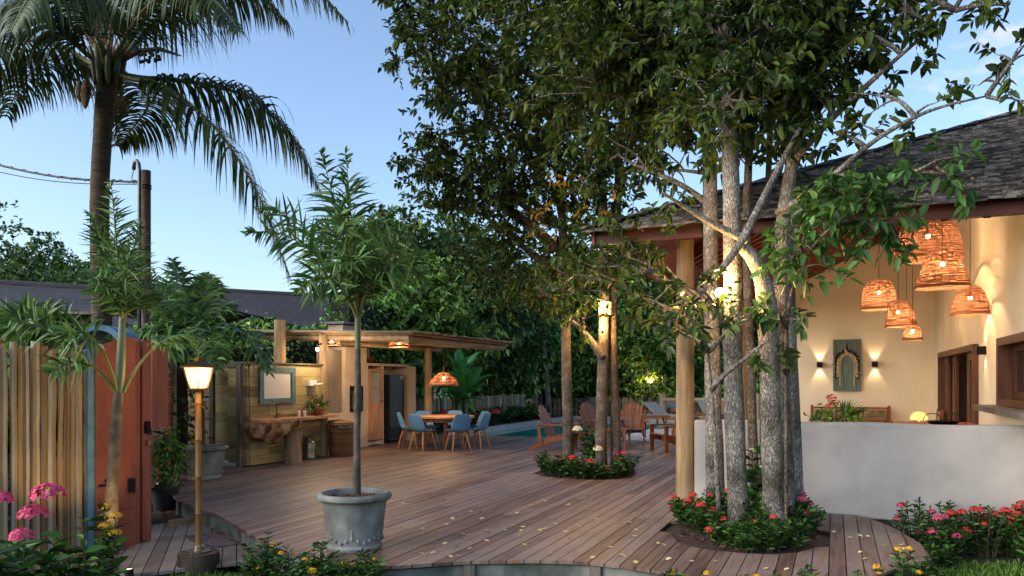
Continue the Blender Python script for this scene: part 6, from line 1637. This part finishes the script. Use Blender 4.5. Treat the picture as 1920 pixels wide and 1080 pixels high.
k2 = dict(leaf=.125, tw=.28, nl=12, dens=47, wd=.48, gap=.27, fine=True, limbr=.045)
c = G(1065, 878); D = 13.2
make_tree('shade_tree', 'single straight trunk at the left of the planting hole by the garden armchairs', (c.x, c.y, 0),
          [(T((1066, 885, D), (1064, 780, D), (1062, 690, D), (1061, 600, D), (1058, 480, D), (1050, 330, D), (1040, 180, D), (1030, 20, D)), [.10, .092, .085, .078, .075, .07, .055, .04])],
          [B(1000, 80, D, 1.3), B(890, 60, D, 1.2), B(790, 30, D, .5, .9), B(770, 60, D, .35, .9), B(950, 200, D, 1.2), B(870, 190, D, .8), B(860, 290, D, .7), B(800, 270, D, .45, 1.3), B(780, 300, D, .25, 1.3), B(830, 330, D, .5, 1.2), B(760, 90, D, .35, 1.2), B(930, 320, D, .9), B(840, 100, D, .6), B(960, -120, D, 1.7), B(820, -60, D, 1.0), B(1010, 300, D, 1.0), B(1000, 420, D, .75), B(920, 420, D, .7), B(1020, 520, D - .5, .5), B(960, 520, D, .45), B(1080, 540, D - .6, .35, 1.2), B(900, 500, D + .4, .5), B(860, 380, D, .5)],
          M['barkwarm'], M['canopy'], **k2)
c = G(1140, 890); D = 12.6
make_tree('shade_tree', 'twin trunks carrying the lantern in the planting hole by the garden armchairs', (c.x, c.y, 0),
          [(T((1128, 900, D), (1127, 800, D), (1130, 700, D), (1133, 620, D), (1133, 540, D), (1135, 440, D), (1125, 300, D), (1115, 150, D)), [.115, .10, .098, .09, .088, .08, .07, .05]),
           (T((1155, 895, D + .1), (1155, 800, D + .1), (1150, 700, D + .1), (1147, 600, D + .1), (1152, 480, D + .1), (1160, 330, D + .1), (1170, 150, D + .1)), [.10, .088, .082, .078, .07, .06, .04]),
           (T((1130, 672, D - .05), (1110, 640, D - .05), (1085, 612, D - .05), (1060, 595, D)), [.075, .055, .045, .04])],
          [B(1100, 60, D, 1.2), B(1180, 180, D, 1.0), B(1090, 220, D, 1.0), B(1170, 330, D, .7), B(1080, 360, D, .7), B(1140, 420, D, .5), B(1100, 470, D - .5, .45, 1.2), B(1160, -120, D, 1.5), B(1040, -150, D, 1.5), B(1170, 500, D - .6, .35, 1.1), B(1090, 590, D - .6, .22, 1.2)],
          M['barkwarm'], M['canopy'], **k2)
m = MB(); P = np.array([tuple(at(1085 + rng.uniform(-90, 60), 400 + rng.uniform(-80, 60), 11.9 + rng.uniform(-.3, .3))) for _ in range(26)]); d = nrm(rng.normal(0, 1, (26, 3)))
leaves_on_twigs(m, m, P, d, .2, 6, .10); o = tag(m.build('yellow_sprays', M['yellowleaf']), None)
o.parent = bpy.data.objects[[x.name for x in bpy.data.objects if x.get('label', '').startswith('twin trunks')][0]]
o.matrix_parent_inverse = Matrix.Translation(-o.parent.location)

# ------------------------------------------------------------------ garden beyond: hedges, banana, wood
def hedge(label, boxes, m_, leaf=.11, dens=260, name='vine_hedge', cat='hedge', rnd=.3):
    c = np.mean([np.array(b[:3]) for b in boxes], 0); r = root(name, label, cat, (c[0], c[1], LZ)); ml = MB(); mc = MB()
    for (x, y, z, sx, sy, sz) in boxes:
        n = int(dens * (sx * sz + sy * sz + .5 * sx * sy))
        f = rng.random((n, 3)) - .5; ax = rng.choice(3, n, p=np.array([sy * sz, sx * sz, .5 * sx * sy]) / (sy * sz + sx * sz + .5 * sx * sy)); sg = np.sign(rng.random(n) - .5); sg[ax == 2] = 1
        f[np.arange(n), ax] = sg * .5
        nrmv = np.zeros((n, 3)); nrmv[np.arange(n), ax] = sg
        P = np.array([x, y, z]) + f * np.array([sx, sy, sz]); P += nrmv * (rnd * (.35 * wob(P, .9, 1)[:, None] + .25 * wob(P, 2.2, 2)[:, None] + rng.normal(0, .25, (n, 1))))
        D_ = nrm(nrmv * .7 + rng.normal(0, .6, (n, 3)) + np.array([0, 0, -.35])); V, F = leaf_arrays(P, D_, leaf * rng.uniform(.6, 1.4, n), .6, .15); ml.addq(V, F)
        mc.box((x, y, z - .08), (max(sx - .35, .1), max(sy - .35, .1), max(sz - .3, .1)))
    ml.build('foliage', m_, r, world=True); mc.build('dark_core', M['dark'], r, world=True)  # one solid near-black box fills the inside of each hedge block
hedge('tall ivy hedge behind the grill and the fridge niche', [(-12.9, 16.8, 1.35, .9, 5.6, 3.2), (-13.0, 19.8, 1.9, 1.0, 4.6, 4.3)], M['hedge'], .11, 190)
hedge('ragged light green climber on the wall behind the wash stand', [(-12.6, 12.4, 1.1, .9, 3.6, 2.9), (-13.2, 13.6, 1.35, .9, 2.8, 2.5)], M['lighthedge'], .14, 150, rnd=.5)
hedge('dark green hedge along the boundary left of the shower corner', [(-11.6, 9.6, 1.15, 2.6, .8, 2.6)], M['forest'], .10, 230)
hedge('dense grassy planting leaning over the pole fence at the far left', [(-8.6, 4.6, .9, .7, 4.6, 2.2)], M['hedge'], .16, 170, rnd=.5)
bl = at(862, 775, 22.5)
r = root('banana_plant', 'banana plant with broad upright leaves behind the dining table', 'banana plant', (bl.x, bl.y, LZ))
m = MB()
for k in range(5):
    a = k * 1.3; m.tube([(.3 * math.cos(a), .3 * math.sin(a), 0), (.2 * math.cos(a), .2 * math.sin(a), .9), (.15 * math.cos(a), .15 * math.sin(a), 1.5)], [.09, .07, .04], 8)
m.build('stems', M['greenshaft'], r, smooth='auto')
for (tx_, ty_, dd, wd_) in [(845, 690, 0, .30), (880, 668, .2, .32), (905, 690, -.4, .30), (898, 735, -.5, .30), (835, 735, -.6, .26), (912, 725, .2, .28), (870, 700, -.8, .3), (915, 760, -.3, .26), (822, 715, .2, .26), (860, 655, .5, .28), (890, 775, -.9, .28), (840, 668, .3, .25), (872, 690, -.9, .24), (925, 705, .3, .24), (855, 712, -1.0, .24), (880, 745, -1.0, .22), (830, 755, -.2, .22), (900, 660, .6, .24)]:
    t = np.array(L3(r, tx_, ty_, 22.5 + dd)); b0 = np.array([rng.normal(0, .15), rng.normal(0, .15), 1.0]); hor = t - b0
    P = bez(b0, b0 + hor * .3 + [0, 0, .35], b0 + hor * .75 + [0, 0, .35], t, 14); Tn = nrm(np.gradient(P, axis=0)); sd_ = nrm(np.cross(Tn, np.array([.15, .1, 1.0])))
    w_ = wd_ * .72 * np.array([.02, .02, .05, .35, .7, .92, 1, 1, .98, .92, .8, .6, .35, .03])[:, None]; up_ = np.cross(sd_, Tn)
    rows = np.stack([P + sd_ * w_ + up_ * w_ * .35, P + sd_ * w_ * .5 + up_ * w_ * .12, P, P - sd_ * w_ * .5 + up_ * w_ * .12, P - sd_ * w_ + up_ * w_ * .35], 1)
    m = MB(); k = np.arange(13)[:, None] * 5; F = np.concatenate([k + np.array([[j, j + 1, j + 6, j + 5]]) for j in range(4)]); m.addq(rows.reshape(-1, 3), F); m.build('leaf', M['banana'], r, smooth=True)

def wood_tree(label, px, D, ytop, rad, m_, bark='barkdark', lean=0, trunk_r=.16, leaf=.26, dens=1.0, low=.3, name='forest_tree', squash=1.0, wpx=None, gap=.22, group='trees of the wood beyond the garden'):
    base = at(px, HOR, D); base.z = LZ; top = at(px + lean, ytop, D); h = top.z - LZ
    tr = [(base.x, base.y, LZ - .1), (base.x * .6 + top.x * .4 + rng.normal(0, .1), base.y, LZ + h * .35), (top.x, top.y, LZ + h * .85)]
    bl = []
    n = 8
    for i in range(n):
        t = i / (n - 1); z = LZ + h * (low + (1 - low) * t) - rad * .35 * (1 if t > .8 else 0); q = rad * (.95 - .45 * abs(t - .45) * 1.4) * squash
        a = rng.uniform(0, 6.28); o = rng.uniform(.25, .75) * q; cx = tr[1][0] * (1 - t) + top.x * t
        bl.append((Vector((cx + math.cos(a) * o, base.y + math.sin(a) * o, z)), (q * .72, q * .72, q * .5)))
    return make_tree(name, label, (base.x, base.y, LZ), [([Vector(p) for p in tr], [trunk_r, trunk_r * .75, trunk_r * .35])], bl, M[bark], M[m_], leaf=leaf, tw=leaf * 2.2, nl=8, dens=22 * dens * (.26 / leaf) ** 1.6, group=group, wd=.5, gap=gap, fine=False, limbr=.04, s=.8)
WT = [('dark rounded tree just right of the potted palm fronds', 760, 27, 372, 2.6, 'forest', 1), ('tall dark tree behind the pole roof', 860, 31, 400, 3.2, 'forest', 1), ('dense tree filling the gap left of the single straight trunk', 960, 38, 500, 3.0, 'forest3', 1),
      ('dark tree behind the single straight trunk', 1060, 40, 470, 3.0, 'forest', 1), ('broad green tree behind the twin trunks', 1170, 41, 460, 3.2, 'forest3', 1), ('dark tree left of the log post beyond the pool', 1255, 43, 440, 3.4, 'forest', 1), ('dark tree seen past the right of the log post', 1340, 40, 380, 3.6, 'forest', 1),
      ('low light green tree above the ivy hedge', 720, 24, 500, 1.7, 'hedge', 1), ('lighter green bushy tree behind the banana plant', 905, 34.5, 575, 2.0, 'forest2', 1), ('pale green airy tree above the paling fence', 985, 36, 625, 1.9, 'forest2', 1), ('grey green low tree overhanging the paling fence', 950, 33.5, 665, 1.4, 'forest2', 1),
      ('low green tree beyond the dark gappy fence', 1100, 36, 640, 2.2, 'hedge', 1), ('yellow green low tree lit beside the slim trunk', 1185, 37, 650, 2.0, 'hedge', 1), ('round low tree behind the rail fence', 1290, 37, 640, 2.2, 'forest3', 1), ('small mid green tree behind the pool corner', 1050, 35, 670, 1.6, 'hedge', 1),
      ('tall tree rising at the left edge of the wood', 720, 36, 400, 2.4, 'forest3', 1), ('bushy green tree between the ivy hedge and the banana plant', 800, 26, 480, 2.2, 'forest3', 1), ('shadowed tree low behind the pole roof corner', 935, 33, 545, 2.2, 'forest', 1), ('mid green tree glimpsed between the twin trunks and the log post', 1215, 34, 560, 2.2, 'forest3', 1), ('shadowy tree behind the large trunk cluster', 1420, 38, 420, 3.4, 'forest', 1)]
for lab, px, D, yt, rad, m_, k in WT:
    lowv = .12 if yt > 480 else .22
    if 'paling fence' in lab or 'banana' in lab: lowv = .38
    wood_tree(lab, px, D, yt, rad, m_, low=lowv, leaf=.30 if D > 34 else .24, dens=1.25)
wood_tree('slim pale leaning trunk with a thin crown beyond the paling fence', 1030, 33.5, 470, 1.5, 'forest2', bark='bark', lean=-30, trunk_r=.15, low=.6, dens=.6)
wood_tree('slim dark trunk carrying the small bulb beyond the pool', 1224, 33.3, 520, 1.3, 'forest', bark='barkwarm', trunk_r=.13, low=.6, dens=.6)
GT = 'trees on the skyline above the dark roof'
for lab, px, D, yt, rad, m_, dn, gp in [('thin airy bare branched tree at the left edge of the skyline', -10, 46, 385, 4.2, 'forest', .28, .42), ('dark rounded tree on the skyline left of the coconut trunk', 85, 50, 462, 4.6, 'forest', 1, .2), ('dark low tree on the skyline behind the coconut trunk', 185, 46, 478, 3.4, 'forest', 1, .2), ('mid green low tree just above the dark roof at the far left', 15, 42, 500, 3.2, 'forest', 1, .2)]:
    wood_tree(lab, px, D, yt, rad, m_, low=.35, leaf=.30, dens=dn, group=GT, gap=gp)
# the wood closes off behind as one mass
m = MB(); n = 15000
P = np.stack([rng.uniform(-30, 26, n), np.zeros(n), np.zeros(n)], 1); hh = 3.9 + 1.4 * np.sin(P[:, 0] * .45) + 1.0 * np.sin(P[:, 0] * 1.3 + 1)
P[:, 2] = LZ + hh * rng.random(n) ** .8; P[:, 1] = 50 + rng.normal(0, .8, n) + 2 * np.sin(P[:, 0] * .7) + .8 * np.sin(P[:, 2] * 1.5)
ok = P[:, 0] > -22; P = P[ok]; n = len(P)
V, F = leaf_arrays(P, nrm(rng.normal(0, 1, (n, 3)) + np.array([0, -.4, -.3])), rng.uniform(.4, .8, n), .6, .15); m.addq(V, F)
tag(m.build('distant_wood', M['forest']), 'dark mass of the far wood behind the garden trees', 'wood', kind='stuff')
m = MB(); n = 5200
P = np.stack([rng.uniform(-12.1, 4, n), rng.uniform(33, 36, n), np.zeros(n)], 1); P[:, 2] = LZ + rng.random(n) ** .7 * (1.5 + .5 * np.sin(P[:, 0] * 1.2))
V, F = leaf_arrays(P, nrm(rng.normal(0, 1, (n, 3)) + np.array([0, -.4, -.2])), rng.uniform(.15, .35, n), .5, .2); m.addq(V, F)
tag(m.build('undergrowth', M['hedge']), 'mixed green undergrowth behind the dark gappy fence', 'undergrowth', kind='stuff')

# ------------------------------------------------------------------ flower beds
GR1 = 'flowering shrubs round the large trunks'; gz = .0
S1 = [(1292, 985, .36, .20, 'coral flowered shrub at the left tip of the bed round the large trunks', 6), (1325, 1000, .38, .22, 'tall coral flowered shrub left of the slim grey trunk', 5), (1365, 1022, .26, .18, 'low shrub in front of the frontmost grey trunk with one coral head', 1), (1400, 1030, .30, .18, 'leafy shrub with hardly a flower at the front of the bed round the large trunks', 1),
      (1440, 1030, .34, .20, 'bushy green shrub in front of the thickest trunk', 0), (1478, 1025, .32, .19, 'green shrub with a single coral head right of the thickest trunk', 1), (1508, 1000, .38, .16, 'dark pink flowered shrub at the right tip of the bed round the large trunks', 4), (1490, 985, .42, .15, 'tall pinkish flowered shrub close to the right dark stem', 3), (1345, 980, .42, .18, 'coral flowered shrub against the slim grey trunk', 3), (1420, 1005, .42, .16, 'upright glossy shrub between the front trunk and the thickest trunk', 0)]
for px, py, h, rad, lab, nf in S1:
    p = G(px, py); make_shrub('flowering_shrub', lab, (p.x, p.y, 0), h, rad, M['pinkflower'] if 'pink' in lab else M['redflower'], nf, 20, .075, group=GR1, head_r=.042)
p = G(1408, 985); make_shrub('leafy_sapling', 'upright leafy sapling with white flowers between the large trunks', (p.x, p.y, 0), .95, .10, M['whiteflower'], 2, 5, .17, .5, head_r=.045, cat='sapling', nlv=9)
GR2 = 'flowering shrubs round the slimmer trunks'
S2 = [(1030, 890, .42, .22, 'leafy shrub with small orange buds at the left tip of the bed by the armchairs', 1), (1058, 893, .36, .20, 'coral flowered shrub in front of the single straight trunk', 3), (1090, 896, .40, .20, 'coral flowered shrub in the middle of the bed by the armchairs', 5), (1118, 897, .28, .18, 'low dark shrub with few flowers in front of the twin trunks', 1), (1148, 896, .30, .18, 'low green shrub at the foot of the right twin trunk', 0), (1172, 892, .44, .18, 'taller pink flowered shrub at the right tip of the bed by the armchairs', 3)]
for px, py, h, rad, lab, nf in S2:
    p = G(px, py); make_shrub('flowering_shrub', lab, (p.x, p.y, 0), h, rad, M['pinkflower'] if 'pink' in lab else M['redflower'], nf, 20, .085, group=GR2, head_r=.055)
p = G(1104, 885); make_shrub('leafy_sapling', 'slim sapling with two cream flower heads left of the twin trunks', (p.x, p.y, 0), 1.0, .16, M['whiteflower'], 0, 6, .17, .42, cat='sapling', hpts=[at(1083, 806, 12.7), at(1121, 843, 12.2)], head_r=.085, nlv=7, gapstem=.35)
GR3 = 'flowering shrubs at the foot of the low wall'
S3 = [(1722, 1040, .62, .22, 'pink flowered shrub at the deck end of the bed below the low wall', 5), (1765, 1050, .50, .22, 'dark leafy shrub with pink tips, second along the low wall', 3), (1800, 1035, .66, .20, 'tallest coral flowered shrub in the bed below the low wall', 5), (1845, 1042, .58, .22, 'bushy coral flowered shrub near the right of the low wall bed', 6), (1893, 1040, .66, .22, 'coral flowered shrub at the right edge of the low wall bed', 6), (1925, 1055, .62, .2, 'shrub with a few coral heads cut by the right edge of the picture', 3), (1745, 1062, .28, .22, 'low dark green shrub between the deck lobe and the lawn', 0)]
for px, py, h, rad, lab, nf in S3:
    p = G(px, py, LZ); make_shrub('flowering_shrub', lab, (p.x, p.y, LZ), h, rad, M['pinkflower'] if 'pink' in lab else M['redflower'], nf, 20, .08, group=GR3, head_r=.048)
GR4 = 'yellow flowered shrubs along the deck edge'
S4 = [(1262, 5.9, .38, .16, 'yellow flowered shrub at the deck edge left of centre of its row', 3), (1312, 5.75, .40, .16, 'yellow flowered shrub with the widest flower head below the large trunks', 4), (1405, 5.7, .36, .15, 'yellow flowered shrub with white specks below the front trunk', 3), (1455, 5.7, .38, .15, 'shrub with two yellow heads below the thickest trunk', 2), (1520, 5.75, .42, .14, 'leafy shrub with hardly any yellow below the right dark stem', 1), (1590, 5.8, .42, .15, 'leafy shrub with a coral head below the right deck boards', 1), (1690, 6.25, .40, .2, 'yellow and white flowered shrub under the round end of the deck', 5), (1725, 6.5, .42, .2, 'yellow flowered shrub beside the round end of the deck', 4)]
for px, D, h, rad, lab, nf in S4:
    p = W((px - 960) / FPX * D, D, LZ); make_shrub('flowering_shrub', lab, p, h + .04, rad, M['redflower'] if 'coral' in lab else M['yellowflower'], max(1, nf - 1), 16, .07, group=GR4, head_r=.032)
GR5 = 'yellow flowered shrubs at the left of the deck edge'
S5 = [(492, 6.35, .52, .14, 'tall leafy shrub with few yellow tips at the corner of the lower deck', 2), (530, 6.25, .42, .16, 'yellow flowered shrub left of the large pot', 4), (572, 6.1, .36, .16, 'yellow flowered shrub in front of the left side of the pot', 4), (605, 6.15, .50, .13, 'dark upright shrub touching the left side of the pot', 1), (640, 6.0, .38, .14, 'leafy shrub in front of the middle of the pot', 2), (690, 6.1, .46, .15, 'yellow flowered shrub in front of the right side of the pot', 4), (665, 5.9, .30, .14, 'low yellow flowered shrub under the pot', 2)]
for px, D, h, rad, lab, nf in S5:
    p = W((px - 960) / FPX * D, D, LZ); make_shrub('flowering_shrub', lab, p, h + .08, rad * 1.1, M['yellowflower'], max(1, nf - 1), 22, .07, group=GR5, head_r=.03)
for lab, px, D, h, rad, ht, hr in [('large leafed shrub with one big pink flower head at the left edge', 45, 4.9, .98, .26, [(90, 930, 4.8), (62, 966, 4.75)], .085), ('leafy shrub with pink and red heads cut by the left edge', -8, 4.8, .92, .24, [(-2, 940, 4.7), (40, 1007, 4.6)], .065), ('glossy dark shrub between the pink heads and the young palm', 130, 5.2, .82, .24, [], .05)]:
    p = W((px - 960) / FPX * D, D, LZ)
    make_shrub('flowering_shrub', lab, p, h, rad, M['pinkflower'], 0, 24, .135, .42, group='large leafed shrubs below the pole fence', head_r=hr, hpts=[at(*q) for q in ht] or None, nlv=9) if ht else make_shrub('leafy_shrub', lab, p, h, rad, None, 0, 24, .135, .42, group='large leafed shrubs below the pole fence', nlv=9)
p = W((178 - 960) / FPX * 5.8, 5.8, LZ); make_shrub('flowering_shrub', 'slender yellow flowered shrub against the blue gate post', p, .98, .16, M['yellowflower'], 5, 14, .10, .42, head_r=.045, nlv=10)
GR6 = 'leafy shrubs between the pool and the paling fence'
for i, (v, h, nf, lab) in enumerate([(19.6, .62, 0, 'leafy shrub nearest the dining table in the pool side bed'), (20.9, .70, 1, 'pool side shrub with one coral head below the pale fence'), (22.2, .74, 2, 'fullest pool side shrub with two coral heads'), (23.6, .66, 2, 'pool side shrub with coral heads midway along the coping'), (25.2, .72, 0, 'plain green shrub midway along the pool side bed'), (26.8, .70, 0, 'plain green shrub behind the left garden armchair'), (28.4, .62, 0, 'plain green shrub at the far end of the pool side bed')]):
    make_shrub('pool_shrub', lab, (-11.3 + .15 * (i % 2), v, LZ + .27), h, .62, M['redflower'], nf, 34, .15, .36, group=GR6, head_r=.14, nlv=12)
# grass tufts on the lawn strips in view
m = MB(); tot = []
for (px0, px1, D0, D1, n) in [(225, 480, 6.2, 7.15, 2600), (900, 1250, 5.95, 6.55, 1500), (1740, 1990, 6.3, 7.6, 3200), (1250, 1740, 5.4, 6.0, 1500), (480, 900, 5.7, 6.45, 1500)]:
    D_ = rng.uniform(D0, D1, n); x = (rng.uniform(px0, px1, n) - 960) / FPX * D_
    P = np.stack([x * CA - D_ * SA, x * SA + D_ * CA, np.full(n, LZ - .02)], 1)
    ok = np.array([not (p[1] > front(p[0]) - .03 and p[0] < .8) for p in P]); tot.append(P[ok])
P = np.concatenate(tot); n = len(P); D_ = nrm(rng.normal(0, .45, (n, 3)) + np.array([0, 0, 1.0]))
V, F = leaf_arrays(P, D_, rng.uniform(.04, .11, n), .10, .1, .2); m.addq(V, F)
tag(m.build('grass', M['grass']), 'short green grass along the front of the deck', 'grass', kind='stuff')

# ------------------------------------------------------------------ flowers fallen on the boards
fp = [(735, 942), (779, 953), (760, 990), (795, 981), (792, 992), (848, 973), (838, 984), (883, 960), (904, 973), (868, 1002), (879, 1004), (912, 995), (817, 1017), (834, 1020), (793, 1039), (812, 1037), (834, 1042), (845, 1044), (859, 1043), (912, 1015), (881, 1029), (947, 995), (970, 963), (996, 947), (1004, 943), (1021, 940), (1066, 947), (962, 986), (981, 989), (977, 995), (1050, 968), (1044, 973), (1041, 983), (1012, 995), (1024, 991), (1018, 993), (1061, 998), (1084, 987), (983, 1022), (1031, 1039), (1119, 974), (1141, 986), (1160, 981), (1169, 973), (1180, 980), (1213, 978), (1192, 994), (1166, 1002), (1190, 1006), (1145, 1027), (1160, 1041), (1168, 1042), (1111, 1046), (1234, 1019), (1244, 1022), (1254, 1049), (1192, 1055), (1297, 1053), (1341, 1053), (1563, 998), (1594, 1009), (1612, 1005), (1627, 1006), (1657, 1024), (1691, 1022), (1693, 1030), (1613, 1036), (1622, 1048), (1681, 1046), (1436, 1067), (1475, 1068), (963, 865), (963, 886), (756, 944)]
proto = None
m = MB()
for k in range(5):
    th = 2 * math.pi * k / 5; d = np.array([[math.cos(th), math.sin(th), .35]]); V, F = leaf_arrays(np.array([[0, 0, .004]]), d, np.array([.032]), .62, .25, .25, up=np.array([[0, 0, 1.0]])); m.addq(V, F)
m.tube([(0, 0, .006), (.012, .006, .012)], [.006, .003], 5)
me = None
for i, (px, py) in enumerate(fp):
    p = G(px, py, .004)
    if me is None: o = m.build('fallen_flower', M['fallen']); me = o.data
    else: o = bpy.data.objects.new('fallen_flower', me); COL.objects.link(o)
    o.location = p; s_ = random.uniform(.8, 1.15); o.scale = (s_, s_, s_); o.rotation_euler = (random.uniform(-.35, .35), random.uniform(-.35, .35), random.uniform(0, 6.28)); 
    tag(o, 'small cream yellow flower fallen on the brown deck boards', 'flower', 'cream flowers fallen on the deck')
lp_ = [(715, 920), (707, 905), (830, 937), (898, 960), (902, 985), (868, 1012), (861, 1027), (884, 1013), (1070, 1012), (1105, 930), (920, 1000), (1265, 1028)]
m = MB(); V, F = leaf_arrays(np.array([[0, 0, .004]]), np.array([[1.0, 0, .12]]), np.array([.05]), .45, .0, .35, up=np.array([[0, 0, 1.0]])); m.addq(V, F); me = None
for i, (px, py) in enumerate(lp_):
    p = G(px, py, .003)
    if me is None: o = m.build('dead_leaf', M['chip']); me = o.data
    else: o = bpy.data.objects.new('dead_leaf', me); COL.objects.link(o)
    o.location = p; o.rotation_euler = (0, 0, random.uniform(0, 6.28)); tag(o, 'small curled dark dead leaf on the deck boards', 'leaf', 'dead leaves on the deck')
